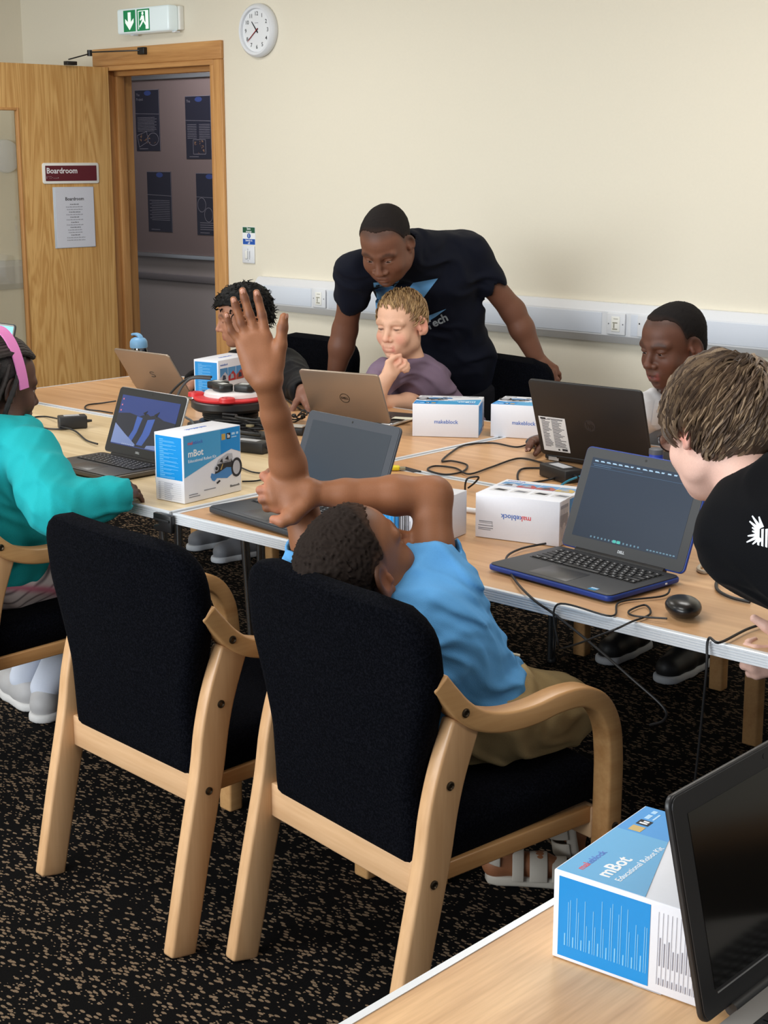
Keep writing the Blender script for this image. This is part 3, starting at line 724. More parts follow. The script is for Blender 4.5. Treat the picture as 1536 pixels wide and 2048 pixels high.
def corner_box(x, y, th, du, dv, h, ax):
    """box whose near left bottom corner is (x,y) with sides u,v; ax gives the box's own x,y,z in terms of u,v,z"""
    u = Vector((math.cos(th), math.sin(th), 0)); v = Vector((-u.y, u.x, 0)); z = Vector((0, 0, 1))
    c = Vector((x, y, TZ + h / 2 + .0012)) + u * du / 2 + v * dv / 2
    d = {'u': u, 'v': v, 'z': z, '-u': -u, '-v': -v, '-z': -z}
    X_, Y_, Z_ = (d[a] for a in ax)
    return Matrix(((X_.x, Y_.x, Z_.x, c.x), (X_.y, Y_.y, Z_.y, c.y), (X_.z, Y_.z, Z_.z, c.z), (0, 0, 0, 1)))
kit_box('blue and white robot kit box standing on the pale table, robot picture facing right', corner_box(-3.068, 2.467, .075, BA, BB, BH, ('u', 'v', 'z')))
kit_box('robot kit box standing behind the red cable reel, photographs showing', corner_box(-4.105, 3.489, .226, BA, BB, BH, ('-u', '-v', 'z')))
kit_box('robot kit box lying beside the silver laptop, blue strip along its top', corner_box(-3.184, 3.609, .582, BB, BH, BA, ('z', '-u', '-v')))
kit_box('robot kit box lying beside the black laptop, white end facing camera', corner_box(-2.995, 3.772, .403, BB, BH, BA, ('z', '-u', '-v')))
kit_box('white robot kit box half hidden by the raised-hand boy\'s right arm', corner_box(-2.363, 2.48, .195, BH, BB, BA, ('-z', '-v', '-u')), ('end_logo', 'label_print'))
kit_box('robot kit box lying photo side up beside the blue-edged laptop, logo upside down', corner_box(-2.196, 2.714, .241, BB, BH, BA, ('-z', '-u', 'v')))
kit_box('blue robot kit box lying on the near table in the bottom right foreground', corner_box(-0.907, 1.262, .09, BH, BB * 1.06, BA, ('z', 'v', '-u')))
for p in BOXP: bpy.data.objects.remove(p)

# ================================================================== LAPTOPS
def laptop(label, x, y, th, W_, D_, L_, ang, c_lid, c_deck, c_bez, scr, rim=None, keys=0, logo=None, base_h=.019, cat='laptop', keycol=None):
    t = thing('laptop', label, 'laptop', (x, y, TZ + .0015), th)
    mb_ = rim or c_deck
    pl = rrect(W_, D_, .014)
    off = -D_ / 2
    b_ = MB().prism([(px, py + off) for px, py in pl], 'z', .003, base_h - .002)
    obj('base', b_, mb_, t, bevel=.0035)
    obj('palm_rest', MB().prism([(px * .985, py * .975 + off) for px, py in pl], 'z', base_h - .0022, base_h), c_deck, t, bevel=.0008)
    for sx in (-1, 1):
        for yy in (-.02, -D_ + .025): obj('rubber_foot', MB().box(sx * (W_/2 - .03) - .012, sx * (W_/2 - .03) + .012, yy - .004, yy + .004, -.0013, .0035), M_BLACKM, t)
    if keys:
        kb = obj('keyboard', MB().box(-W_ * .425, W_ * .425, -D_ * .535, -D_ * .115, base_h - .0005, base_h + .0006), plain('key_well', (12, 12, 14), .6), t)
        kw = W_ * .84 / 14.4; kh = D_ * .41 / 6.0
        km = (keycol or plain('key_black', (24, 24, 27), .45))
        def kmesh(w, h): return MB().box(-w/2, w/2, -h/2, h/2, 0, .0022).mesh('key', [km], bevel=.0008, seg=1)
        base1 = kmesh(kw * .84, kh * .8); cache = {}
        rows = [[.96] * 15, [1] * 13 + [1.4], [1.4] + [1] * 13, [1.7] + [1] * 11 + [1.7], [2.2] + [1] * 10 + [2.2], [1.2, 1, 1, 1.2, 5.2, 1.2, 1, 1, .8, .8]]
        lg = MB(); joined = MB()
        for r_, row in enumerate(rows):
            xx = -W_ * .42; tot = sum(row)
            for k_, u in enumerate(row):
                w = u * W_ * .84 / tot
                cx = xx + w / 2; cy = -D_ * .12 - (r_ + .5) * kh * 1.0; xx += w
                if keys == 1:
                    kk = round(w, 4)
                    if kk not in cache: cache[kk] = kmesh(w - kw * .16, kh * .8)
                    link('key', cache[kk], kb, (cx, cy, base_h + .0006))
                else:
                    joined.box(cx - w/2 + kw * .08, cx + w/2 - kw * .08, cy - kh * .4, cy + kh * .4, base_h + .0004, base_h + .0028)
                if u < 1.3: strips(lg, Matrix.Translation((cx, cy, base_h + .0028)), [(-.0016, .0016, -.0014, .0016)], t=.0002)
        if keys != 1:
            j = obj('keys', joined, km, kb); j['kind'] = 'stuff'
        l_ = obj('key_legends', lg, plain('legend_ink', (190, 192, 196), .5), kb); l_['kind'] = 'stuff'
        obj('touchpad', MB().box(-W_ * .19, W_ * .12, -D_ * .93, -D_ * .60, base_h - .0005, base_h + .0005), plain('touchpad_%s' % c_deck.name, (62, 62, 64), .35), t, bevel=.0003)
    A = R(ang); l = Vector((0, -math.cos(A), math.sin(A))); h0 = Vector((0, .002, base_h))
    LM = basis((1, 0, 0), l, h0)
    def lidobj(nm, mb, m_, par, **k):
        o = obj(nm, mb, m_, None, **k); o.data.transform(LM); o.parent = par; return o
    obj('hinge', MB().tube([(-W_ * .36, .003, base_h - .002), (W_ * .36, .003, base_h - .002)], .0075, 14), plain('hinge_dark', (28, 28, 30), .4), t, smooth=True)
    lw, lh = W_, L_
    lid = lidobj('lid', MB().prism([(px, py + lh/2 + .002) for px, py in rrect(lw, lh, .013)], 'z', -.0085, -.0015), c_lid, t, bevel=.002)
    bz = MB().prism([(px, py + lh/2 + .002) for px, py in rrect(lw * .985, lh * .978, .011)], 'z', -.0016, .0)
    lidobj('bezel', bz, c_bez, lid)
    mx_, mt, mbm = scr.get('side', .024) * W_ / .33, scr.get('top', .022), .030
    sx0, sx1, sy0, sy1 = -lw/2 + mx_, lw/2 - mx_, mbm, lh - mt
    ss = MB(); strips(ss, Matrix.Translation((0, 0, .0001)), [(sx0, sx1, sy0, sy1)], t=.0003); scn = lidobj('screen', ss, scr['mat'], lid)
    for nm, prims, m_ in scr.get('art', ()):
        g = MB()
        for pts in prims: polyprint(g, Matrix.Translation((0, 0, .0004 + .0002 * scr['art'].index((nm, prims, m_)))), [(sx0 + (sx1 - sx0) * u, sy0 + (sy1 - sy0) * v) for u, v in pts], t=.0002)
        lidobj(nm, g, m_, lid)
    g = MB(); polyprint(g, Matrix.Translation((0, lh - .009, .0001)), circle(.003, 10)); lidobj('webcam', g, M_BLACK, lid)
    if scr.get('brand'):
        o = text('maker_mark', scr['brand'], .0085, Matrix.Translation((0, .016, .0003)), plain('mark_silver', (200, 204, 210), .3, .5), None, 'CENTER', bold=.0003); o.data.transform(LM); o.parent = lid
    if logo:
        kind, m_ = logo
        BKM = basis((-1, 0, 0), (0, 1, 0), (0, lh * .48, -.0087))
        g = MB()
        if kind in ('ring', 'disc'):
            rr = .0185
            for k in range(28):
                a0, a1 = 2*PI*k/28, 2*PI*(k+1)/28; ri = rr * .88 if kind == 'ring' else 0
                pts = [(ri*math.cos(a0), ri*math.sin(a0)), (rr*math.cos(a0), rr*math.sin(a0)), (rr*math.cos(a1), rr*math.sin(a1)), (ri*math.cos(a1), ri*math.sin(a1))]
                polyprint(g, BKM, pts if kind == 'ring' else pts[1:] )if kind == 'ring' else None
            if kind == 'disc': polyprint(g, BKM, circle(rr, 28))
            lidobj('logo', g, m_, lid)
            o = text('logo_letters', 'DELL' if kind == 'ring' else 'hp', .012 if kind == 'ring' else .026, BKM @ Matrix.Translation((0, 0, .0004)), m_ if kind == 'ring' else plain('logo_black', (20, 20, 22), .3), None, 'CENTER', bold=.0003); o.data.transform(LM); o.parent = lid
        else:
            pts = smoothline([(.013, .010, 0), (.004, .012, 0), (-.009, .010, 0), (-.010, .003, 0), (.0, 0, 0), (.010, -.003, 0), (.009, -.010, 0), (-.004, -.012, 0), (-.013, -.010, 0)], 4)
            gg = MB().tube([BKM @ p for p in pts], .0012, 6); lidobj('logo', gg, m_, lid)
    return t, lid, LM
dark = plain('screen_off', (20, 22, 26), .12, spec=.6)
M_TITAN = plain('champagne_aluminium', (158, 142, 126), .38, .55); M_SILV = plain('silver_edge', (200, 200, 200), .3, .8)
M_CHAR = plain('charcoal_plastic', (52, 54, 58), .5); M_CHAR2 = plain('slate_plastic', (62, 66, 74), .45); M_DKD = plain('dark_deck', (44, 42, 42), .45)
M_RIMB = plain('blue_rim', (28, 62, 150), .4); M_HPB = plain('hp_black', (24, 24, 26), .42)
scr_off = {'mat': dark}
# blue-edged laptop near right
u = lambda *p: p
tl = []
random.seed(5)
for k in range(16): tl.append([(.03 + k * .058, .955), (.03 + k * .058 + .02 + .03 * random.random(), .955), (.03 + k * .058 + .03, .972), (.03 + k * .058, .972)])
tl2 = [[(.02, .92), (.5, .921), (.5, .926), (.02, .926)], [(.0, .88), (1, .88), (1, .883), (0, .883)], [(.03, .90), (.2, .90), (.2, .907), (.03, .907)]]
bar = [[(.18 + k * .035, .02), (.18 + k * .035 + .014, .02), (.18 + k * .035 + .014, .042), (.18 + k * .035, .042)] for k in range(14)] + [[(.72 + k * .03, .02), (.738 + k * .03, .02), (.738 + k * .03, .035), (.72 + k * .03, .035)] for k in range(9)]
def scrmat(n, rgb, e): return plain(n, rgb, .18, spec=.5, emit=(rgb, e))
scr6 = {'mat': scrmat('screen_navy', (40, 52, 70), .12), 'brand': 'DELL', 'art': [('screen_menu', tl, scrmat('screen_text', (150, 180, 205), .25)), ('screen_lines', tl2, scrmat('screen_line', (70, 100, 130), .25)), ('screen_taskbar', bar, scrmat('screen_bar', (96, 130, 150), .3)), ('screen_icons', [[(.40, .015), (.43, .015), (.43, .05), (.40, .05)], [(.44, .015), (.47, .015), (.47, .05), (.44, .05)]], scrmat('screen_teal', (70, 170, 160), .4))]}
L6, lid6, LM6 = laptop('dark laptop with blue edges and lit navy screen, near right', -1.789, 2.706, -.105, .343, .232, .232, 111, M_RIMB, M_CHAR, plain('bezel_grey', (58, 60, 63), .5), scr6, rim=M_RIMB, keys=1, base_h=.017)
g = MB().box(.105, .125, -.222, -.206, .0169, .0174); obj('chip_sticker', g, plain('chip_blue', (60, 150, 205), .3), L6)
g = MB(); [strips(g, Matrix.Translation((0, 0, .0174)), [(.106, .124, -.213 + k * .003, -.2118 + k * .003)]) for k in range(2)]; obj('chip_print', g, M_PWHITE, L6)
obj('status_lights', MB().box(.172, .1735, -.055, -.05, .008, .011), M_PWHITE, L6)
# girl's laptop, wallpaper of a dark mountain with pale blue streaks
scr2 = {'mat': scrmat('screen_blue', (44, 58, 110), .45), 'brand': 'DELL', 'art': [
    ('wallpaper', [[(0, .62), (.2, .66), (.38, .62), (.5, .70), (.56, .66), (.64, .70), (.8, .62), (1, .60), (1, .02), (0, .02)]], scrmat('wall_dark', (38, 40, 52), .35)),
    ('wallpaper', [[(.34, .62), (.44, .60), (.40, .3), (.34, .08), (.26, .1), (.33, .34)], [(.53, .58), (.65, .62), (.62, .3), (.54, .06), (.44, .06), (.5, .3)]], scrmat('wall_streak', (58, 84, 152), .45)),
    ('wallpaper', [[(0, .42), (.2, .24), (.42, .06), (.42, .02), (0, .02)], [(.62, .08), (.8, .12), (.98, .05), (1, .02), (.6, .02)]], scrmat('wall_foam', (110, 126, 170), .4)),
    ('wallpaper', [[(.43, .70), (.5, .76), (.47, .66)], [(.62, .70), (.70, .78), (.67, .66)]], scrmat('wall_tip', (30, 32, 40), .3)),
    ('desktop_icons', [[(.03, .90), (.05, .90), (.05, .93), (.03, .93)], [(.03, .78), (.05, .78), (.05, .81), (.03, .81)], [(.03, .67), (.05, .67), (.05, .70), (.03, .70)]], scrmat('icon_pink', (190, 110, 130), .4)),
    ('taskbar', [[(.2 + k * .03, .02), (.215 + k * .03, .02), (.215 + k * .03, .045), (.2 + k * .03, .045)] for k in range(7)], scrmat('screen_bar2', (150, 160, 190), .4))]}
laptop('open black laptop showing a blue mountain wallpaper, on the pale table', -3.462, 2.712, -.02, .315, .208, .200, 111, M_SILV, M_DKD, plain('bezel_dark', (34, 34, 36), .4), scr2, keys=2, rim=plain('rim_warm', (96, 90, 84), .35, .6))
laptop('slate grey laptop with dark screen, in front of the raised hand', -2.631, 2.668, -.123, .365, .246, .222, 110.5, M_CHAR2, M_CHAR, M_CHAR2, {'mat': plain('screen_slate', (58, 64, 72), .3, spec=.35)}, keys=1, rim=M_CHAR)
laptop('silver laptop seen from behind, in front of the purple-shirted boy', -3.478, 3.640, 3.39, .300, .205, .193, 117, M_TITAN, M_DKD, M_BLACK, scr_off, rim=M_SILV, keys=2, logo=('ring', plain('logo_dark', (60, 54, 50), .3, .6)), base_h=.016)
laptop('black laptop with white label seen from behind, before the white-shirted boy', -2.457, 3.592, 3.204, .372, .252, .245, 109.5, M_HPB, M_HPB, M_BLACK, scr_off, keys=2, logo=('disc', plain('hp_disc', (58, 58, 62), .25, .6)))
laptop('champagne laptop with S-shaped mark seen from behind, at the far left', -4.404, 3.604, 3.16, .310, .210, .196, 123, M_TITAN, M_DKD, M_BLACK, scr_off, rim=M_SILV, keys=2, logo=('s', plain('logo_dark', (60, 54, 50), .3, .6)), base_h=.016)
L7, lid7, LM7 = laptop('black laptop with blank screen in the bottom right corner', -0.686, 1.413, 1.571, .372, .25, .236, 103, M_BLACK, plain('near_deck', (150, 146, 142), .4), M_BLACK, {'mat': plain('screen_black_gloss', (14, 14, 14), .1, spec=.5)}, keys=2)
g = MB(); strips(g, LM7, [(-.155, .16, .0245, .026)], t=.0006); obj('screen_strip', g, M_SILV, lid7)
scr8 = {'mat': scrmat('screen_cyan', (122, 198, 230), .8), 'top': .007, 'side': .008}
laptop('laptop with bright cyan screen behind the girl, at the left edge', -4.752, 3.007, .02, .33, .23, .285, 105, M_CHAR, M_CHAR, M_SILV, scr8, keys=2)
# label sticker on the black laptop's lid
def hp_label():
    o = [c for c in bpy.data.objects if c.name.startswith('laptop') and c.get('label', '').startswith('black laptop with white label')][0]
    ld = [c for c in o.children if c.name.startswith('lid')][0]
    A = R(109.5); l = Vector((0, -math.cos(A), math.sin(A))); LM = basis((1, 0, 0), l, Vector((0, .002, .019)))
    BM_ = LM @ basis((-1, 0, 0), (0, 1, 0), (0, 0, -.0087))
    g = MB(); strips(g, BM_, [(-.172, -.082, .018, .130)]); obj('asset_label', g, plain('label_white', (222, 224, 226), .5), ld)
    g = MB(); random.seed(2)
    M2_ = BM_ @ Matrix.Translation((0, 0, .0004))
    for k in range(22):
        y = .121 - k * .0042
        strips(g, M2_, [(-.164, -.164 + .012 + .02 * random.random(), y, y + .0016), (-.13, -.13 + .02 + .02 * random.random(), y, y + .0016)])
    strips(g, M2_, [(-.166, -.148, .122, .127), (-.142, -.09, .124, .1255), (-.108, -.09, .022, .029), (-.122, -.116, .022, .027)])
    obj('label_print', g, M_INK, ld)
    obj('hinge_badge', MB().box(.13, .165, .0, .004, .002, .012), M_SILV, o)
hp_label()

# ================================================================== MICE, CABLES AND CLUTTER ON THE TABLES
def mouse(label, x, y, rot, L=.108, Wd=.064, Hh=.036):
    t = thing('computer_mouse', label, 'mouse', (x, y, TZ + .0012), R(rot))
    def dome(zf0, zf1, y0=-1, y1=1):
        vs = []; fs = []; n, k = 22, 20
        for i in range(n + 1):
            ph = -PI/2 + PI * i / n
            for j in range(k):
                a = 2 * PI * j / k
                vs.append((Wd/2 * math.cos(ph) ** .8 * math.cos(a) if math.cos(ph) > 0 else 0, L/2 * math.cos(ph) ** .8 * math.sin(a) if math.cos(ph) > 0 else 0, max(.0, Hh * (.5 + .5 * math.sin(ph)) * (1 - .10 * math.sin(a) * math.cos(ph)) if ph > -PI/2 else 0)))
        for i in range(n):
            for j in range(k):
                j2 = (j + 1) % k; fs.append((i*k+j, i*k+j2, (i+1)*k+j2, (i+1)*k+j))
        return MB().add(vs, fs)
    obj('shell', dome(0, 1), plain('mouse_black', (20, 20, 21), .28), t, smooth=True)
    obj('wheel', MB().lathe([(.006, -.003), (.009, -.002), (.009, .002), (.006, .003)], (0, L * .26, Hh * .60), 14, M=Matrix.Rotation(PI/2, 4, 'Y')), M_BLACKM, t, smooth=True)
    obj('button_seam', MB().tube([(0, L * .44, Hh * .55), (0, L * .36, Hh * .74), (0, L * .12, Hh * .97)], .0006, 6), M_BLACKM, t)
    return t
mouse('black mouse on the near right table in front of the blue-edged laptop', *((-1.4951, 2.4933, 0.7400))[:2], 40, .112, .07, .038)
mouse('black mouse under the white-shirted boy\'s hand', *((-2.7744, 3.7402, 0.7450))[:2], 170)
mouse('black mouse under the curly-haired boy\'s hand', *((-3.8165, 3.8262, 0.7450))[:2], 150)
M_CAB = plain('black_cable', (20, 20, 22), .5); M_CABG = plain('grey_cable', (66, 68, 70), .5); M_CABC = plain('cream_cable', (206, 192, 168), .55)
def cable(label, pts, r=.0026, m_=None, n=10):
    return tag(obj('cable', MB().tube(smoothline(pts, n), r, 8), m_ or M_CAB, smooth=True), label, 'cable')
ZC = .7345
cable('thin black cable hanging over the near table edge beside the blue-edged laptop', [(-2.0065, 2.7370, 0.7420), (-2.0313, 2.6724, 0.7370), (-1.9932, 2.5723, 0.7400), (-1.8801, 2.4584, 0.7370), (-1.7640, 2.3704, 0.7355), (-1.7209, 2.3800, 0.7129), (-1.6156, 2.3660, 0.6747), (-1.5220, 2.3600, 0.6306), (-1.4518, 2.3650, 0.5882), (-1.4514, 2.3700, 0.5609), (-1.4880, 2.3800, 0.5385)])
cable('looped black mouse cable running to the blue-edged laptop', [(-1.5941, 2.6039, 0.7420), (-1.5886, 2.5676, 0.7360), (-1.6298, 2.4765, 0.7350), (-1.5887, 2.3846, 0.7350), (-1.712, 2.379, .735), (-1.705, 2.374, .66), (-1.69, 2.376, .65), (-1.5332, 2.3030, 0.7355), (-1.5374, 2.3763, 0.7355), (-1.5403, 2.4469, 0.7350), (-1.5814, 2.4924, 0.7350), (-1.5818, 2.4363, 0.7350), (-1.5536, 2.4146, 0.7355), (-1.4912, 2.4296, 0.7400)], .0021)
cable('black cable crossing the near table edge at the right', [(-1.3315, 2.5759, 0.7370), (-1.3482, 2.4915, 0.7370), (-1.3442, 2.3755, 0.7370), (-1.372, 2.381, .735), (-1.368, 2.372, .66), (-1.40, 2.40, .40), (-1.44, 2.42, .20)], .0026)
cable('long black cable looping over the far tables behind the boxes', [(-2.8278, 3.7807, 0.7360), (-2.8086, 3.6715, 0.7345), (-2.9072, 3.6725, 0.7345), (-2.9487, 3.5885, 0.7345), (-2.9013, 3.4650, 0.7345), (-2.8357, 3.3460, 0.7345), (-2.8130, 3.3668, 0.7345), (-2.7438, 3.3493, 0.7345), (-2.6936, 3.2683, 0.7345), (-2.7030, 3.2029, 0.7345), (-2.7795, 3.2185, 0.7345), (-2.8024, 3.2757, 0.7345), (-2.7413, 3.2923, 0.7345), (-2.6516, 3.2462, 0.7365), (-2.6720, 3.3657, 0.7345), (-2.6961, 3.5256, 0.7345), (-2.6250, 3.5288, 0.7345), (-2.5369, 3.4825, 0.7370), (-2.4889, 3.4481, 0.7400)], .0028)
cable('black power lead curling beside the power adapter behind the boxes', [(-2.4875, 3.4746, 0.7420), (-2.5619, 3.4567, 0.7345), (-2.5911, 3.4104, 0.7345), (-2.5405, 3.3237, 0.7345), (-2.4738, 3.2574, 0.7345), (-2.4485, 3.3164, 0.7345), (-2.4361, 3.3688, 0.7380)], .003)
cable('short bent black wire standing behind the white box', [(-2.5218, 3.0713, 0.7350), (-2.5113, 3.0602, 0.7600), (-2.5102, 3.0712, 0.7720), (-2.4989, 3.0992, 0.7720), (-2.5117, 3.1006, 0.7550), (-2.5311, 3.0952, 0.7380)], .0026, n=5)
cable('teal network cable beside the power adapter', [(-2.3481, 3.2550, 0.7420), (-2.3677, 3.3230, 0.7450), (-2.3648, 3.3744, 0.7500), (-2.3758, 3.4617, 0.7450)], .0032, plain('teal_cable', (40, 128, 158), .5))
cable('black charging lead from the adapter to the girl\'s laptop', [(-4.1088, 2.9184, 0.7420), (-4.0314, 2.9170, 0.7365), (-3.8822, 2.8492, 0.7345), (-3.7844, 2.8200, 0.7380)], .0029)
cable('black cable passing left from the girl\'s power adapter', [(-4.2256, 2.9947, 0.7440), (-4.3505, 3.0262, 0.7345), (-4.3635, 2.9863, 0.7345), (-4.3360, 2.9150, 0.7345), (-4.3103, 2.8580, 0.7345)], .0029)
cable('doubled black cable looping round the girl\'s power adapter', [(-4.3484, 2.9036, 0.7345), (-4.2841, 2.9490, 0.7345), (-4.1854, 2.8936, 0.7345), (-4.1258, 2.8966, 0.7345), (-4.0974, 2.9355, 0.7345), (-4.1185, 2.9809, 0.7345), (-4.1708, 2.9991, 0.7345), (-4.1853, 2.9794, 0.7370)], .0027)
cable('black lead coiled behind the girl\'s laptop screen', [(-4.4065, 3.3738, 0.7420), (-4.4437, 3.3414, 0.7345), (-4.4464, 3.2768, 0.7345), (-4.3775, 3.2187, 0.7345), (-4.3057, 3.2253, 0.7345), (-4.2389, 3.2283, 0.7345)], .0027)
cable('thin black cable on the pale table behind the standing kit box', [(-3.1907, 2.8805, 0.7345), (-3.1265, 2.8621, 0.7345), (-3.0902, 2.8763, 0.7345), (-3.0897, 2.9341, 0.7345)], .0024)
cable('second thin black cable on the pale table near the box foot', [(-3.0521, 2.7543, 0.7345), (-3.0307, 2.7829, 0.7345), (-3.0249, 2.8245, 0.7345), (-2.9897, 2.8386, 0.7345)], .0024)
cable('black lead trailing from the reel toward the silver laptop', [(-4.0019, 3.7068, 0.7500), (-4.0223, 3.8405, 0.7380), (-3.8810, 3.7643, 0.7345), (-3.7579, 3.6980, 0.7345), (-3.6770, 3.6858, 0.7345)], .003)
cable('black lead running down beside the raised forearm', [(-3.6343, 3.2541, 0.7400), (-3.5278, 3.2216, 0.7345), (-3.4464, 3.2016, 0.7345), (-3.3271, 3.1295, 0.7345)], .003)
cable('cream network cable coiled beside the light-brown-haired boy', [(-1.9751, 3.3813, 0.7420), (-1.9294, 3.3737, 0.7345), (-1.8781, 3.3592, 0.7345), (-1.8887, 3.3043, 0.7345), (-1.9326, 3.2941, 0.7345), (-1.8583, 3.1589, 0.7345), (-1.7944, 3.0485, 0.7345), (-1.7544, 3.0527, 0.7345)], .0045, M_CABC)
cable('cream cable loop on the table under the black T-shirt', [(-1.6442, 2.9086, 0.7345), (-1.6641, 2.8787, 0.7345), (-1.6518, 2.8103, 0.7345), (-1.6243, 2.7911, 0.7345), (-1.6135, 2.8454, 0.7345)], .0045, M_CABC)
cable('black cable loop under the black T-shirt sleeve', [(-1.5645, 2.8131, 0.7345), (-1.5733, 2.7623, 0.7345), (-1.5367, 2.6920, 0.7345), (-1.4869, 2.6581, 0.7345), (-1.4391, 2.6535, 0.7345)], .0035)
def adapter(label, x, y, rot, L=.115, Wd=.05, Hh=.03):
    t = thing('power_adapter', label, 'power adapter', (x, y, TZ + .0012), R(rot))
    obj('brick', MB().box(-L/2, L/2, -Wd/2, Wd/2, 0, Hh), plain('adapter_black', (30, 30, 32), .45), t, bevel=.004)
    obj('rating_label', MB().box(-L * .3, L * .25, -Wd * .25, Wd * .28, Hh + .0002, Hh + .0006), plain('label_silver', (180, 182, 186), .5), t)
    obj('plug_tail', MB().tube([(L/2, 0, Hh/2), (L/2 + .018, 0, Hh/2)], [.006, .004], 10), M_BLACK, t, smooth=True)
adapter('black power adapter on the pale table left of the girl\'s laptop', -4.11, 2.965, 62, .092, .046, .042)
adapter('black power adapter behind the standing kit box, by the raised forearm', *((-3.3770, 3.0833, 0.7500))[:2], 12, .13, .055, .034)
adapter('black power adapter with white label behind the photo-side-up box', *((-2.4394, 3.3891, 0.7500))[:2], -20, .13, .06, .036)
# ---- red and white cable reel with plugs
cx, cy = -3.745, 3.335
rl = thing('cable_reel', 'black cable reel with red and white socket top, plugs in it', 'cable reel', (cx, cy, TZ + .0012)); rl.scale = (1.04, 1.04, .86)
obj('foot_plate', MB().prism(rrect(.24, .19, .03), 'z', 0, .014), M_BLACK, rl, bevel=.004)
obj('drum', MB().lathe([(.07, .013), (.10, .02), (.10, .028), (.055, .034), (.055, .066), (.112, .070), (.124, .082), (.124, .103), (.118, .108), (.0, .108)], (0, 0, 0), 48), plain('reel_black', (34, 35, 38), .4), rl, smooth=True)
coil = []
for k in range(150):
    a = k * .42; coil.append((math.cos(a) * (.062 + .012 * ((k // 50))), math.sin(a) * (.062 + .012 * ((k // 50))), .038 + .024 * ((k % 50) / 50)))
obj('wound_cable', MB().tube(coil, .0045, 6), M_CAB, rl, smooth=True)
obj('socket_ring', MB().lathe([(.09, .107), (.114, .109), (.117, .116), (.112, .121), (.085, .123), (.0, .123)], (0, 0, 0), 48), plain('reel_red', (214, 46, 52), .4), rl, smooth=True)
obj('socket_cap', MB().lathe([(.095, .1232), (.092, .136), (.084, .141), (.0, .142)], (.004, .012, 0), 44), plain('reel_white', (232, 226, 226), .4), rl, smooth=True)
for k, (ax, ay) in enumerate(((-.092, -.062), (.075, -.08))):
    sb = obj('socket_bump', MB().lathe([(.026, .116), (.025, .130), (.020, .133), (.0, .133)], (ax, ay, 0), 20), MATS['reel_red'], rl, smooth=True)
    obj('pin_slot', MB().box(ax - .012, ax - .007, ay - .012, ay - .006, .1335, .1338), M_INK, sb); obj('pin_slot', MB().box(ax + .005, ax + .010, ay - .012, ay - .006, .1335, .1338), M_INK, sb)
for k, (ax, ay, a) in enumerate(((-.055, .0, 15), (.0, -.03, -10), (.058, .012, 20))):
    pg = obj('plug', MB().prism([(-.03, -.022), (.022, -.026), (.034, -.014), (.034, .014), (.022, .026), (-.03, .022)], 'z', 0, .028), plain('plug_black', (24, 26, 26), .4), rl, (ax, ay, .1425), (0, 0, R(a)), bevel=.005)
    obj('fuse_label', MB().box(-.016, .016, -.010, .012, .0282, .0286), plain('fuse_white', (205, 208, 205), .5), pg)
cable('grey flex looping down from the reel plugs', [(cx - .06, cy - .03, .888), (cx - .115, cy - .075, .885), (cx - .125, cy - .12, .83), (cx - .06, cy - .155, .785), (cx - .0, cy - .165, .768), (cx + .04, cy - .19, .745), (cx + .06, cy - .22, .7355)], .0042, M_CABG)
cable('black flex from the reel plugs over the girl\'s laptop screen', [(cx - .09, cy - .0, .888), (cx - .15, cy - .02, .885), (cx - .20, cy - .04, .862), (cx - .25, cy - .07, .80), (cx - .27, cy - .09, .7365)], .0042)
tr = thing('cable_tray', 'black open cable tray stuffed with leads beside the red reel', 'cable tray', (-3.545, 3.215, TZ + .0012), R(8))
obj('tray', MB().box(-.13, .10, -.045, .045, 0, .022).box(-.13, .10, -.045, -.039, .022, .034), M_BLACK, tr, bevel=.003)
random.seed(4)
for k in range(5):
    pts = [(-.10 + .045 * q + random.uniform(-.01, .01), random.uniform(-.03, .03), .03 + .009 * k + random.uniform(0, .004)) for q in range(5)]
    obj('lead', MB().tube(smoothline(pts, 6), .004, 7), M_CAB, tr, smooth=True)
obj('cable_tie', MB().box(.03, .05, -.03, -.012, .045, .052), plain('tie_tan', (150, 140, 110), .6), tr, bevel=.001)
bb = thing('power_strip', 'silver-topped black power strip left of the slate laptop', 'power strip', (-3.50, 3.372, TZ + .0012), R(25))
obj('case', MB().box(-.075, .05, -.02, .02, 0, .024), M_BLACK, bb, bevel=.003); obj('cap', MB().box(-.073, .048, -.018, .018, .0242, .030), plain('strip_silver', (186, 184, 178), .4, .3), bb, bevel=.002)
ep = thing('wire_bundle', 'tangled black earphone wires beside the curly-haired boy\'s mouse', 'earphones', (*((-3.6492, 3.5551, 0.7400))[:2], TZ + .0012))
for k in range(3):
    pts = [(.022 * math.cos(a + k) + .02 * (k - 1), .03 * math.sin(a + k * .6), .006 + .012 * k + .006 * math.sin(2 * a)) for a in [q * PI / 5 for q in range(11)]]
    obj('wire_loop', MB().tube(smoothline(pts, 4), .0026, 7), M_CAB, ep, smooth=True)
for k in (-1, 1): obj('ear_bud', MB().lathe([(.004, -.006), (.0085, -.003), (.0085, .003), (.005, .007)], (.018 * k, .004 * k, .018), 14), M_BLACK, ep, smooth=True)
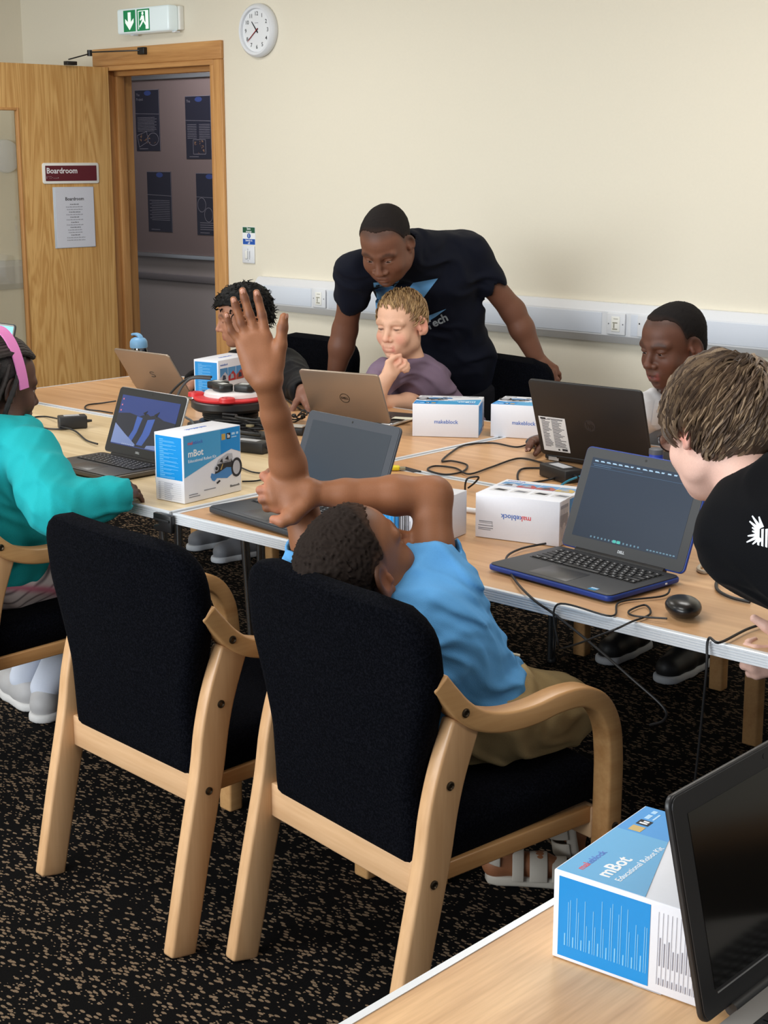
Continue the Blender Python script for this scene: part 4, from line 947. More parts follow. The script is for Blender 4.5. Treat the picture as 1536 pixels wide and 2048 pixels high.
# ---- blue reel behind the blue-edged laptop
bx, by = -2.085, 3.375
br = thing('cable_reel', 'grey and blue cable reel with a knob, behind the blue-edged laptop', 'cable reel', (bx, by, TZ + .0012))
obj('housing', MB().prism(rrect(.26, .20, .03), 'z', 0, .055), plain('reel_grey', (88, 90, 96), .5), br, bevel=.008)
obj('socket_plate', MB().lathe([(.088, .055), (.088, .062), (.082, .067), (.0, .069)], (.02, .0, 0), 40), plain('reel_blue', (40, 66, 170), .4), br, smooth=True)
obj('knob', MB().lathe([(.036, .068), (.030, .074), (.021, .086), (.0185, .092), (.0185, .112), (.0, .112)], (-.042, .002, 0), 28), MATS['reel_blue'], br, smooth=True)
kc = obj('knob_cap', MB().lathe([(.0195, .1122), (.0195, .125), (.015, .128), (.0, .128)], (-.042, .002, 0), 18), plain('knob_grey', (84, 86, 92), .5), br, smooth=True)
obj('corner_post', MB().lathe([(.017, .055), (.017, .068), (.0, .068)], (-.105, -.02, 0), 18), plain('post_grey', (120, 122, 126), .5), br, smooth=True)
pg = obj('plug', MB().box(-.034, .034, -.024, .024, 0, .03), plain('plug_dark', (34, 40, 38), .4), br, (.035, -.01, .0692), (0, 0, R(18)), bevel=.006)
obj('fuse_label', MB().box(-.03, .03, -.018, .018, .0302, .0306), plain('label_pale_green', (190, 206, 196), .5), pg)
obj('adapter_plug', MB().box(.02, .06, .012, .05, .0692, .11), M_BLACKM, br, bevel=.004)
cable('black flex dropping from the blue reel plug', [(bx - .0, by - .03, .815), (bx - .03, by - .06, .81), (bx - .055, by - .10, .78), (bx - .07, by - .14, .737)], .004)
# ---- water bottle
wb_ = thing('water_bottle', 'clear water bottle with pale blue flip cap behind the champagne laptop', 'bottle', (-4.79, 3.79, TZ + .0012))
wb_.scale = (.95, .95, .86)
obj('bottle', MB().lathe([(.030, 0), (.034, .006), (.034, .13), (.035, .14), (.033, .158), (.032, .158)], (0, 0, 0), 28), glass('bottle_glass', (196, 212, 224), .05, .5), wb_, smooth=True)
obj('cap', MB().lathe([(.036, .1585), (.037, .166), (.036, .186), (.030, .198), (.018, .205), (.0, .207)], (0, 0, 0), 28), plain('cap_blue', (118, 170, 212), .4), wb_, smooth=True)
obj('spout', MB().sweep(smoothline([(.022, 0, .19), (.008, 0, .212), (-.016, 0, .219), (-.036, 0, .215)], 4), .022, .011, (0, 1, 0)), MATS['cap_blue'], wb_, bevel=.003)
# ---- yellow connector, note, marker
yc_ = thing('network_plug', 'yellow cable connector beside the slate laptop', 'connector', (*((-2.8566, 3.1638, 0.7350))[:2], TZ + .0012), R(40))
obj('boot', MB().box(-.022, .014, -.010, .010, 0, .014), plain('yellow_plastic', (226, 206, 40), .45), yc_, bevel=.005); obj('latch', MB().box(-.03, -.0225, -.008, .008, .002, .012), MATS['yellow_plastic'], yc_, bevel=.002); obj('contact', MB().box(.0142, .03, -.007, .007, .002, .010), plain('clear_plug', (150, 146, 120), .2), yc_, bevel=.001)
pc = tag(obj('dark_card', MB().box(-.045, .03, -.014, .014, 0, .0015), M_INK, loc=(*((-2.8232, 3.1950, 0.7320))[:2], TZ + .0013), rot=(0, 0, R(-12))), 'small dark card on the table joint beside the yellow connector', 'card')
nt2 = tag(obj('paper_note', MB().box(-.035, .035, -.02, .02, 0, .0008), plain('note_paper', (228, 226, 206), .7), loc=(*((-3.3538, 3.7541, 0.7320))[:2], TZ + .0215), rot=(0, 0, R(24))), 'pale paper note on the silver laptop keyboard corner', 'note')
mk = thing('marker_pen', 'short white marker pen between the two white kit boxes', 'pen', (*((-2.3549, 2.8967, 0.7350))[:2], TZ + .008), R(10))
obj('barrel', MB().tube([(-.03, 0, 0), (.02, 0, 0)], .0065, 12), M_PWHITE, mk, smooth=True); obj('cap', MB().tube([(.0202, 0, 0), (.036, 0, 0)], .0067, 12), M_BLACK, mk, smooth=True)

# ================================================================== SCULPTING: smooth solids turned into one continuous surface
F32 = np.float32
def V3(p): return np.array(p, dtype=F32)
def nrm(v): v = np.array(v, dtype=float); return v / np.linalg.norm(v)
class Solid:
    """smooth union / subtraction of tapered capsules and ellipsoids"""
    def __init__(s): s.ops = []
    def cap(s, a, b, ra, rb=None, k=.012, op='u'): s.ops.append((op, 'c', (V3(a), V3(b), float(ra), float(ra if rb is None else rb)), k)); return s
    def chain(s, pts, rs, k=.012, op='u'):
        for i in range(len(pts) - 1): s.cap(pts[i], pts[i+1], rs[i], rs[i+1], k, op)
        return s
    def ell(s, c, r, A=None, k=.012, op='u'): s.ops.append((op, 'e', (V3(c), V3(r), (np.eye(3) if A is None else np.array(A)).astype(F32)), k)); return s
    def cut(s, n, p, k=.004): s.ops.append(('i', 'p', (V3(nrm(n)), V3(p)), k)); return s     # keeps the side the normal points away from
    def fn(s, f, k=.004, op='i'): s.ops.append((op, 'f', f, k)); return s
    @staticmethod
    def prim(kind, a, P):
        if kind == 'c':
            A, B, ra, rb = a; ab = B - A; L = float(ab @ ab) + 1e-12
            q = P - A; t = np.clip((q @ ab) / L, 0, 1)
            q = q - t[..., None] * ab
            return np.sqrt((q * q).sum(-1)) - (ra + (rb - ra) * t)
        if kind == 'e':
            c, r, A = a; q = (P - c) @ A.T
            q1 = q / r; k0 = np.sqrt((q1 * q1).sum(-1)); q2 = q1 / r; k1 = np.sqrt((q2 * q2).sum(-1))
            return k0 * (k0 - 1) / np.maximum(k1, 1e-6)
        if kind == 'p': n, p = a; return (P - p) @ n
        return a(P)
    @staticmethod
    def mix(op, d, e, k):
        if op == 'u':
            h = np.clip(.5 + .5 * (e - d) / k, 0, 1); return e + (d - e) * h - k * h * (1 - h)
        if op == 's': e = -e
        h = np.clip(.5 - .5 * (e - d) / k, 0, 1); return e + (d - e) * h + k * h * (1 - h)
    def full(s, P):
        d = np.full(P.shape[:-1], 9.0, F32)
        for op, kind, a, k in s.ops: d = s.mix(op, d, s.prim(kind, a, P), k)
        return d
    def bounds(s):
        lo, hi = [], []
        for op, kind, a, k in s.ops:
            if op != 'u': continue
            if kind == 'c':
                lo += [a[0] - a[2], a[1] - a[3]]; hi += [a[0] + a[2], a[1] + a[3]]
            elif kind == 'e':
                r = float(max(a[1])); lo.append(a[0] - r); hi.append(a[0] + r)
        return np.min(lo, 0) - .03, np.max(hi, 0) + .03
    def mesh(s, h, disp=None):
        lo, hi = s.bounds(); B = 8; nb = np.ceil((hi - lo) / (B * h)).astype(int) + 1
        g = np.stack(np.meshgrid(*[np.arange(n) for n in nb], indexing='ij'), -1).reshape(-1, 3)
        cen = (lo + (g + .5) * B * h).astype(F32)
        dc = np.concatenate([s.full(c) for c in np.array_split(cen, max(1, len(cen) // 40000))])
        Rb = B * h * .866
        idx = g[np.abs(dc) < Rb * 1.5 + .02]
        cen = (lo + (idx + .5) * B * h).astype(F32)
        off = np.stack(np.meshgrid(*[np.arange(B + 1)] * 3, indexing='ij'), -1).reshape(-1, 3)
        vals = np.empty((len(idx), (B + 1) ** 3), F32)
        for c0 in range(0, len(idx), 600):
            ix = idx[c0:c0 + 600]; cc = cen[c0:c0 + 600]
            P = (lo + (ix[:, None, :] * B + off[None]) * h).astype(F32)
            d = np.full(P.shape[:2], 9.0, F32)
            for op, kind, a, k in s.ops:
                if kind == 'p' or kind == 'f': m_ = np.ones(len(ix), bool)
                else: m_ = s.prim(kind, a, cc) < Rb * 1.25 + k + .025
                if m_.any(): d[m_] = s.mix(op, d[m_], s.prim(kind, a, P[m_]), k)
            if disp is not None: d = d - disp(P)
            vals[c0:c0 + 600] = d
        v = vals.reshape(-1, B + 1, B + 1, B + 1); sg = v < 0
        cor = [(i, j, k) for i in (0, 1) for j in (0, 1) for k in (0, 1)]
        cnt = sum(sg[:, i:i+B, j:j+B, k:k+B].astype(np.int8) for i, j, k in cor)
        n_, i_, j_, k_ = np.nonzero((cnt > 0) & (cnt < 8))
        cv = np.stack([v[n_, i_ + a, j_ + b, k_ + c] for a, b, c in cor], 1)
        acc = np.zeros((len(n_), 3)); w = np.zeros(len(n_))
        for e0 in range(8):
            for ax in range(3):
                if cor[e0][ax]: continue
                e1 = e0 + (4, 2, 1)[ax]
                a, b = cv[:, e0], cv[:, e1]; x = (a < 0) != (b < 0)
                t = np.where(x, a / np.where(x, a - b, 1), 0)
                p = np.tile(np.array(cor[e0], float), (len(n_), 1)); p[:, ax] += t
                acc += p * x[:, None]; w += x
        cell = idx[n_] * B + np.stack([i_, j_, k_], 1)
        verts = lo + (cell + acc / w[:, None]) * h
        S = (nb + 2) * B
        key = lambda c: ((c[:, 0] + 1) * S[1] + (c[:, 1] + 1)) * S[2] + c[:, 2] + 1
        ks = key(cell); o = np.argsort(ks); ks = ks[o]; verts = verts[o]
        faces = []
        for ax in range(3):
            sl0 = [slice(0, B)] * 3; sl1 = list(sl0); sl1[ax] = slice(1, B + 1)
            a = sg[(slice(None), *sl0)]; b = sg[(slice(None), *sl1)]
            n2, i2, j2, k2 = np.nonzero(a != b)
            base = idx[n2] * B + np.stack([i2, j2, k2], 1); ins = a[n2, i2, j2, k2]
            u, w_ = (ax + 1) % 3, (ax + 2) % 3
            q = []; ok = np.ones(len(base), bool)
            for du, dw in ((-1, -1), (0, -1), (0, 0), (-1, 0)):
                c = base.copy(); c[:, u] += du; c[:, w_] += dw
                kk = key(c); p = np.searchsorted(ks, kk); p = np.minimum(p, len(ks) - 1); ok &= ks[p] == kk; q.append(p)
            q = np.stack(q, 1); q[~ins] = q[~ins][:, ::-1]
            faces.append(q[ok])
        return verts, np.concatenate(faces)
def npmesh(name, verts, faces, mats, cols=None, mi=None):
    me = bpy.data.meshes.new(name)
    n = len(faces)
    me.vertices.add(len(verts)); me.vertices.foreach_set('co', np.asarray(verts, F32).ravel())
    me.loops.add(n * 4); me.loops.foreach_set('vertex_index', np.asarray(faces, np.int32).ravel())
    me.polygons.add(n); me.polygons.foreach_set('loop_start', np.arange(0, n * 4, 4, dtype=np.int32))
    if mi is not None: me.polygons.foreach_set('material_index', np.asarray(mi, np.int32))
    me.update(calc_edges=True)
    me.polygons.foreach_set('use_smooth', np.ones(n, bool))
    for m_ in mats: me.materials.append(m_)
    if cols is not None:
        at = me.color_attributes.new('pigment', 'FLOAT_COLOR', 'POINT')
        at.data.foreach_set('color', np.concatenate([cols, np.ones((len(cols), 1))], 1).astype(F32).ravel())
    return me
def lin(c): return np.array(s2l(c)[:3])
def pigment(name, rough=.5, bump=.0, bs=300, spec=.4, sheen=0, sss=0):
    if name in MATS: return MATS[name]
    m, nt, b, new = nmat(name)
    at = new('ShaderNodeVertexColor'); at.layer_name = 'pigment'
    tc = new('ShaderNodeTexCoord'); no = new('ShaderNodeTexNoise'); no.inputs['Scale'].default_value = bs; no.inputs['Detail'].default_value = 3
    nt.links.new(tc.outputs['Object'], no.inputs['Vector'])
    mp = new('ShaderNodeMapRange'); mp.inputs['To Min'].default_value = .9; mp.inputs['To Max'].default_value = 1.1; nt.links.new(no.outputs['Fac'], mp.inputs['Value'])
    mu = new('ShaderNodeMix'); mu.data_type = 'RGBA'; mu.blend_type = 'MULTIPLY'; mu.inputs['Factor'].default_value = 1
    nt.links.new(at.outputs['Color'], mu.inputs['A']); nt.links.new(mp.outputs[0], mu.inputs['B']); nt.links.new(mu.outputs['Result'], b.inputs['Base Color'])
    b.inputs['Roughness'].default_value = rough; b.inputs['Specular IOR Level'].default_value = spec; b.inputs['Sheen Weight'].default_value = sheen
    if bump:
        bp = new('ShaderNodeBump'); bp.inputs['Strength'].default_value = bump; bp.inputs['Distance'].default_value = .001
        nt.links.new(no.outputs['Fac'], bp.inputs['Height']); nt.links.new(bp.outputs[0], b.inputs['Normal'])
    MATS[name] = m
    return m
M_SKIN = pigment('skin', .52, .15, 420, .35)
def paint(verts, base, spots):
    """pigment per vertex; spots = (centre, radius, colour, strength)"""
    c = np.tile(lin(base), (len(verts), 1))
    for ctr, r, col, st in spots:
        if callable(ctr): w = np.clip(ctr(verts), 0, 1) * st
        else:
            d = np.linalg.norm(verts - np.array(ctr), axis=1) / r; w = st * np.exp(-d ** 4 * .7)
        c = c * (1 - w[:, None]) + lin(col) * w[:, None]
    return c
class Head:
    """local x = person's right, y = out of the face, z = up"""
    def __init__(s, o, fwd, up, sc=1.0, zf=1.0):
        s.o = np.array(o, float); f = nrm(fwd); r = nrm(np.cross(f, up)); u = np.cross(r, f)
        s.R = np.stack([r, f, u]); s.s = sc; s.zf = zf
    def w(s, p):
        p = np.array(p, float)
        if p[2] < 0: p[2] *= s.zf          # a child's face is shorter below the eyes
        return s.o + s.R.T @ (p * s.s)
    def loc(s, P): return ((P - s.o) @ s.R.T) / s.s
    def ell(s, S, c, r, k=.012, op='u', rot=None):
        A = s.R if rot is None else rot @ s.R
        S.ell(s.w(c), np.array(r) * s.s, A, k * s.s, op)
    def cap(s, S, a, b, ra, rb, k=.012, op='u'): S.cap(s.w(a), s.w(b), ra * s.s, rb * s.s, k * s.s, op)
    def build(s, S, jaw=1.0, chin=0.0, nose=1.0, lips=1.0, openm=0.0, eye=.5, smile=0.0, wide_nose=1.0, ears=1.0):
        e = s.ell; c = s.cap
        e(S, (0, -.020, .034), (.0745, .094, .084), .02)
        e(S, (0, .022, .040), (.064, .070, .062), .03)
        e(S, (0, .030, -.034), (.060 * jaw, .066, .080), .03)
        e(S, (0, .034, -.080), (.044 * jaw, .046, .036), .03)
        e(S, (0, .072, -.100 - chin), (.017, .016, .015), .022)
        for sx in (-1, 1):
            e(S, (sx * .038, .062, -.034), (.024, .022, .024), .022)
            e(S, (sx * .052 * jaw, .0, -.062), (.014, .028, .026), .03)
            c(S, (sx * .012, .088, .022), (sx * .048, .074, .022), .009, .008, .016)
        # eye hollows, then lids round the balls
        for sx in (-1, 1):
            e(S, (sx * .031, .093, .004), (.017, .014, .010), .012, 's')
            e(S, (sx * .031, .0775, .0105 - .006 * (1 - eye)), (.0165, .0135, .0075), .003)
            e(S, (sx * .031, .0765, -.0085 + .003 * (1 - eye)), (.0155, .0125, .0055), .004)
        c(S, (0, .086, .016), (0, .108 * 1.0 + .003 * nose, -.028), .0075, .0095 * nose, .012)
        e(S, (0, .108 + .003 * nose, -.032), (.0115 * wide_nose, .0105, .0095), .006)
        for sx in (-1, 1):
            e(S, (sx * .0125 * wide_nose, .099, -.036), (.0082 * wide_nose, .0095, .0072), .005)
            e(S, (sx * .0065 * wide_nose, .104, -.0425), (.0032, .0045, .003), .003, 's')
        # mouth
        yl = .0935
        e(S, (0, .080, -.068), (.030, .020, .022), .016)
        for sx in (-1, 1):
            e(S, (sx * .008, yl + .001, -.0625), (.0115, .0075 * lips, .0050 * lips), .004)
            e(S, (sx * .018, yl - .006, -.0645 + .003 * smile), (.0085, .006, .0035 * lips), .004)
        e(S, (0, yl - .001, -.0755 - openm * .008), (.0175, .0085 * lips, .0058 * lips), .005)
        for sx in (-1, 1): c(S, (0, yl + .010, -.0685 - openm * .003), (sx * (.021 + .004 * smile), yl - .004, -.0672 + .004 * smile), .0016 + openm * .0035, .0012, .003, 's')
        e(S, (0, .090, -.0885 - openm * .006), (.014, .006, .004), .008, 's')
        for sx in (-1, 1):
            t = R(16); ra = np.array([[math.cos(sx * .45), math.sin(sx * .45), 0], [-math.sin(sx * .45), math.cos(sx * .45), 0], [0, 0, 1]]); rb = np.array([[1, 0, 0], [0, math.cos(t), -math.sin(t)], [0, math.sin(t), math.cos(t)]])
            rot = rb @ ra
            e(S, (sx * .080, -.012, -.002), (.0075 * ears, .0205 * ears, .033 * ears), .006, 'u', rot)
            e(S, (sx * .086, -.008, .002), (.0065, .0125, .021), .004, 's', rot)
            c(S, (sx * .078, .004, -.004), (sx * .080, .003, -.014), .0045, .0055, .005)
            e(S, (sx * .076, -.004, -.031), (.006, .008, .008), .006)
        return s
    def spots(s, lipcol, lipst, brow, browst, blush, blst):
        out = []
        for x in (-.018, -.009, 0, .009, .018):
            z1, z2 = -.0625 - .02 * abs(x), -.0755 + .06 * abs(x)
            out += [(s.w((x, .094 - 4 * x * x, z1)), .0065 * s.s, lipcol, lipst), (s.w((x, .094 - 4 * x * x, z2)), .0068 * s.s, lipcol, lipst)]
        for sx in (-1, 1):
            for t in (0, .25, .5, .75, 1):
                out.append((s.w((sx * (.014 + .034 * t), .092 - .014 * t, .023 + .006 * math.sin(PI * t))), .0072 * s.s, brow, browst))
            out.append((s.w((sx * .038, .076, -.034)), .020 * s.s, blush, blst)); out.append((s.w((sx * .082, -.012, 0)), .032 * s.s, blush, blst))
        out.append((s.w((0, .108, -.032)), .014 * s.s, blush, blst))
        return out
    def eyes(s, par, iris=(50, 34, 26), down=.3, side=0.0):
        mw = plain('eye_white', (196, 186, 178), .2); mi_ = plain('iris_%d_%d' % (iris[0], iris[1]), iris, .1)
        for sx in (-1, 1):
            c = s.w((sx * .031, .0755, .001))
            e_ = obj('eye', MB().lathe([(.0001, -.0118), (.006, -.0102), (.0102, -.006), (.0118, 0), (.0102, .006), (.006, .0102), (.0001, .0118)], (0, 0, 0), 16), mw, par, smooth=True)
            e_.data.transform(Matrix.Scale(s.s, 4)); e_.data.transform(Matrix.Translation(Vector(c)))
            d = nrm(s.R.T @ np.array([side, 1.0, -down]))
            q = Vector(d).to_track_quat('Z', 'Y').to_matrix().to_4x4()
            ir = obj('iris', MB().lathe([(.0001, .0100), (.0064, .0098), (.0068, .0106), (.0045, .0119), (.0001, .0123)], (0, 0, 0), 14), mi_, par, smooth=True)
            ir.data.transform(Matrix.Scale(s.s, 4)); ir.data.transform(Matrix.Translation(Vector(c)) @ q)
HL_Y = np.array([-.14, -.09, -.06, -.035, -.018, .004, .014, .021, .028, .036, .052, .12])
HL_Z = np.array([-.062, -.060, -.052, -.040, .010, .026, .018, .030, .062, .076, .084, .088])
def hair_cap(h, t, h_mesh=.0035, noise=.0015, nsc=420, zs=None, lift=0.0, seed=0.0, back=1.0, thin=1.0):
    """close-cropped hair: a shell over the skull ending at the hairline"""
    S = Solid()
    h.ell(S, (0, -.020, .034), (.0745 + t, .094 + t * back, .084 + t), .02); h.ell(S, (0, .022, .040), (.064 + t, .070 + t * .9, .062 + t), .03)
    h.ell(S, (0, -.055, -.02), (.058 + t, .050 + t * back, .050), .02)
    zl = HL_Z if zs is None else np.array(zs)
    def cut(P):
        p = h.loc(P); z = np.interp(p[..., 1], HL_Y, zl).astype(F32)
        z = z + .010 * np.clip((np.abs(p[..., 0]) - .028) / .02, 0, 1) * (p[..., 1] > .045)
        return ((z - p[..., 2]) * h.s * .8 + .0008 * np.sin(p[..., 0] * 900 + 3 * np.sin(p[..., 1] * 300))).astype(F32)
    S.fn(cut, .006)
    def disp(P):
        p = h.loc(P); q = p * nsc
        fd_ = np.clip((p[..., 2] - np.interp(p[..., 1], HL_Y, zl)) / .022, 0, 1)
        return (-(1 - fd_) ** 2 * (t + .002) * h.s * thin + noise * (np.sin(q[..., 0] + 1.7 * np.sin(q[..., 1] * .7 + seed)) * np.sin(q[..., 1] + 1.3 * np.sin(q[..., 2] * .8)) * np.sin(q[..., 2] + 1.9 * np.sin(q[..., 0] * .6)) + .5 * np.sin(q[..., 0] * 2.1 + q[..., 2] * 1.7) * np.sin(q[..., 1] * 1.9))).astype(F32)
    return S.mesh(h_mesh, disp)
def strands(h, roots, flow, length, t0, rad, n=9, seed=1, lift=.010, curl=0.0, sides=5):
    """locks of hair that follow the skull; roots and flow in head coordinates"""
    rnd = random.Random(seed); mb = MB()
    C0 = np.array((0, -.012, .030)); RR = np.array((.078, .100, .090))
    def surf(p, off):
        q = (p - C0) / RR; q = q / max(1e-6, np.linalg.norm(q)); return C0 + q * (RR + off)
    for i, p in enumerate(roots):
        p = np.array(p, float); L = length(p) if callable(length) else length; L *= rnd.uniform(.75, 1.2)
        pts = []; q = surf(p, t0 * .4); ph = rnd.uniform(0, 6.28); off0 = rnd.uniform(0, .006)
        for k in range(n + 1):
            t = k / n
            off = t0 * .4 + off0 + lift * math.sin(PI * min(1, t * 1.05)) * rnd.uniform(.8, 1.15) if callable(flow) else 0
            q = surf(q, off); pts.append(h.w(q))
            f = np.array(flow(q, t, ph)); nn = (q - C0) / (RR * RR); nn /= np.linalg.norm(nn)
            f = f - nn * (f @ nn); f /= max(1e-6, np.linalg.norm(f))
            sd = np.cross(nn, f)
            q = q + (f + sd * curl * math.sin(ph + t * 7)) * L / n
        r = rad * rnd.uniform(.7, 1.25)
        mb.tube(pts, [r * h.s * (.55 + .6 * math.sin(PI * min(1, .15 + .8 * k / n))) * (1 if k < n else .15) for k in range(n + 1)], sides, mi=rnd.randrange(3))
    return mb
def scalp_roots(n, seed, cond, jitter=True):
    rnd = random.Random(seed); out = []
    C0 = np.array((0, -.012, .030)); RR = np.array((.078, .100, .090))
    while len(out) < n:
        v = np.array([rnd.gauss(0, 1) for _ in range(3)]); v /= np.linalg.norm(v); p = C0 + v * RR
        if cond(p): out.append(p)
    return out
def fold_noise(dirs, amp):
    """soft creases: sums of skewed sine ridges across given directions"""
    ds = [(np.array(nrm(d), dtype=F32), f, ph, a) for d, f, ph, a in dirs]
    def f_(P):
        s_ = 0
        wob = np.sin(P[..., 0] * 23 + P[..., 2] * 17) * 1.5 + np.sin(P[..., 1] * 31 - P[..., 2] * 13) * 1.3 + np.sin(P[..., 0] * 11 - P[..., 1] * 19 + P[..., 2] * 37) * 1.0
        for d, fr, ph, a in ds:
            x = (P @ d) * fr + ph + wob
            s_ = s_ + a * (.5 + .5 * np.cos(x)) ** 2.5
        return (amp * s_).astype(F32)
    return f_
def finger_set(S, wrist, f, t, pn, s_=1.0, curls=((15, 25, 15),) * 4, spread=(6, 1, -4, -10), thumb=(35, 20, 15), thumb_out=.75, k=.006):
    """palm and five fingers; f along the hand, t toward the thumb, pn out of the palm. Returns nail frames"""
    w = np.array(wrist, float); f, t, pn = nrm(f), nrm(t), nrm(pn); nails = []
    bx_ = (.030, .010, -.010, -.028); by_ = (.086, .090, .085, .076); ln = (.070, .078, .072, .056); rr = (.0088, .0090, .0085, .0075)
    for i in range(4):
        a = w + (t * bx_[i] * .62 + f * .012) * s_; b = w + (t * bx_[i] + f * by_[i]) * s_
        S.cap(a, b, .0135 * s_, .0105 * s_, .014 * s_)
        d0 = nrm(f * math.cos(R(spread[i])) + t * math.sin(R(spread[i]))); p = b; ang = 0
        for j, (fr_, cu) in enumerate(zip((.46, .30, .24), curls[i])):
            ang += cu; d = d0 * math.cos(R(ang)) + pn * math.sin(R(ang)); q = p + d * ln[i] * fr_ * s_
            r0 = rr[i] * (1, .95, .87)[j] * s_; S.cap(p, q, r0, rr[i] * (.95, .87, .76)[j] * s_, k * s_ if j else .009 * s_); p = q
        bk = nrm(d0 * math.sin(R(ang)) * 1.0 - pn * math.cos(R(ang))); nails.append((p, d, bk, rr[i] * .76 * s_))
    c0 = w + (t * .020 + f * .018 + pn * .006) * s_; c1 = w + (t * .046 + f * .046 + pn * .014) * s_
    S.cap(c0, c1, .0165 * s_, .0125 * s_, .014 * s_); d = nrm(t * thumb_out + f * .62 + pn * .25); p = c1; ang = 0
    ax_ = nrm(np.cross(d, pn)); tgt = nrm(f * .8 + pn * .6 - t * .2)
    for j, (L, cu) in enumerate(zip((.034, .028), thumb[1:])):
        ang += cu; dd = nrm(d * math.cos(R(ang)) + tgt * math.sin(R(ang))); q = p + dd * L * s_
        S.cap(p, q, (.0115, .0102)[j] * s_, (.0102, .0085)[j] * s_, .007 * s_); p = q
    nails.append((p, dd, nrm(-pn + t * .3), .0085 * s_))
    return nails
def nails_mesh(par, nails, rgb, s_=1.0):
    m_ = plain('nail_%d' % rgb[0], rgb, .3)
    for p, d, bk, r in nails:
        d = nrm(d); bk = nrm(bk - d * float(np.dot(bk, d))); sd = np.cross(d, bk)
        M = Matrix(((sd[0], d[0], bk[0], 0), (sd[1], d[1], bk[1], 0), (sd[2], d[2], bk[2], 0), (0, 0, 0, 1)))
        c = p + bk * r * .80 + d * r * .05
        o_ = obj('fingernail', MB().lathe([(.0001, r * .18), (r * .5, r * .14), (r * .72, 0), (r * .5, -r * .14), (.0001, -r * .18)], (0, 0, 0), 12), m_, par, smooth=True)
        o_.data.transform(Matrix.Diagonal((.95, 1.35, 1, 1))); o_.data.transform(Matrix.Translation(Vector(c)) @ M)
PEOPLE = []
class Person:
    def __init__(s, label, base, hmesh):
        s.root = thing('person', label, 'person', base); s.off = np.array(base, float); s.h = hmesh
    def part(s, name, verts, faces, mats, cols=None, mi=None):
        return link(name, npmesh(name, verts, faces, mats, cols, mi), s.root)
    def mesh(s, name, mb, mats, **k):
        return obj(name, mb, mats, s.root, **k)
def decal(name, par_obj, mesh_world_verts, faces, direction, bvh, m_, off, lift=.0018):
    """print that lies on cloth: points are dropped along direction onto the surface"""
    d = Vector(direction).normalized(); vs = []
    for p in mesh_world_verts:
        hit = bvh.ray_cast(Vector(p) - d * .3, d)
        vs.append(((hit[0] - d * lift) if hit[0] else Vector(p)) - Vector(off))
    me = bpy.data.meshes.new(name); me.from_pydata([tuple(v) for v in vs], [], faces); me.update(); me.materials.append(m_)
    me.polygons.foreach_set('use_smooth', [True] * len(me.polygons))
    return link(name, me, par_obj)
def grid_poly(pts, n=14):
    """quadrilateral (4 world points) as a fine grid"""
    a, b, c, d = [np.array(p, float) for p in pts]; vs = []; fs = []
    for i in range(n + 1):
        for j in range(n + 1):
            u, v = i / n, j / n; vs.append((a * (1-u) + b * u) * (1-v) + (d * (1-u) + c * u) * v)
    for i in range(n):
        for j in range(n): q = i * (n + 1) + j; fs.append((q, q + 1, q + n + 2, q + n + 1))
    return vs, fs
from mathutils.bvhtree import BVHTree

# ================================================================== THE PEOPLE
def finish(p):
    T = Matrix.Translation(Vector(-p.off))
    for c in p.root.children_recursive: c.data.transform(T)
def bvh_of(v, f): return BVHTree.FromPolygons([tuple(x) for x in v], [tuple(q) for q in f])
CLOTH = {}
def cloth(name, rgb, rough=.85, bs=500, bump=.25, sheen=.02, vary=.05): return plain(name, rgb, rough, bump=bump, bscale=bs, spec=.12, sheen=sheen, vary=vary)
def frame3(x, z):
    """rows right, front, up from an up axis and a rough right"""
    z = nrm(z); y = nrm(np.cross(z, x)); x = np.cross(y, z); return np.stack([x, y, z])
def lerp(a, b, t): return np.array(a, float) * (1 - t) + np.array(b, float) * t

# ------------------------------------------------------------------ 1. boy with the raised hand
P = Person('boy in a sky blue T-shirt raising one hand, back to the camera', (-1.81, 2.20, 0), .0032)
H = Head((-1.9288, 2.0317, 0.8415), (.10, .81, .574), (-.07, -.57, .819), 1.06)
S = Solid(); H.build(S, ears=1.05)
nb = (-1.8916, 2.1102, 0.7615); SR = (-1.8544, 2.1588, 0.7634); SL = (-2.0596, 2.0742, 0.7823); ER = (-1.9015, 2.2174, 0.9536); WR = (-2.0575, 2.0494, 0.9626)
EL = (-2.1142, 2.0567, 0.9297); WL = (-2.0871, 1.9531, 1.1848); chest = (-1.835, 2.135, .69); pel = (-1.80, 2.225, .545)
S.chain([H.w((0, -.032, -.045)), nb], [.050, .056], .03); S.chain([nb, chest, pel], [.06, .085, .09], .03); S.cap(SL, SR, .042, .042, .03)
fm = lerp(ER, WR, .32); S.chain([SR, lerp(SR, ER, .5), ER], [.044, .0405, .0375], .02); S.chain([ER, fm, lerp(ER, WR, .75), WR], [.0375, .0385, .0285, .0235], .014)
fl = lerp(EL, WL, .35); S.chain([SL, lerp(SL, EL, .5), EL], [.044, .039, .035], .02); S.chain([EL, fl, lerp(EL, WL, .75), WL], [.036, .0345, .0265, .0238], .014)
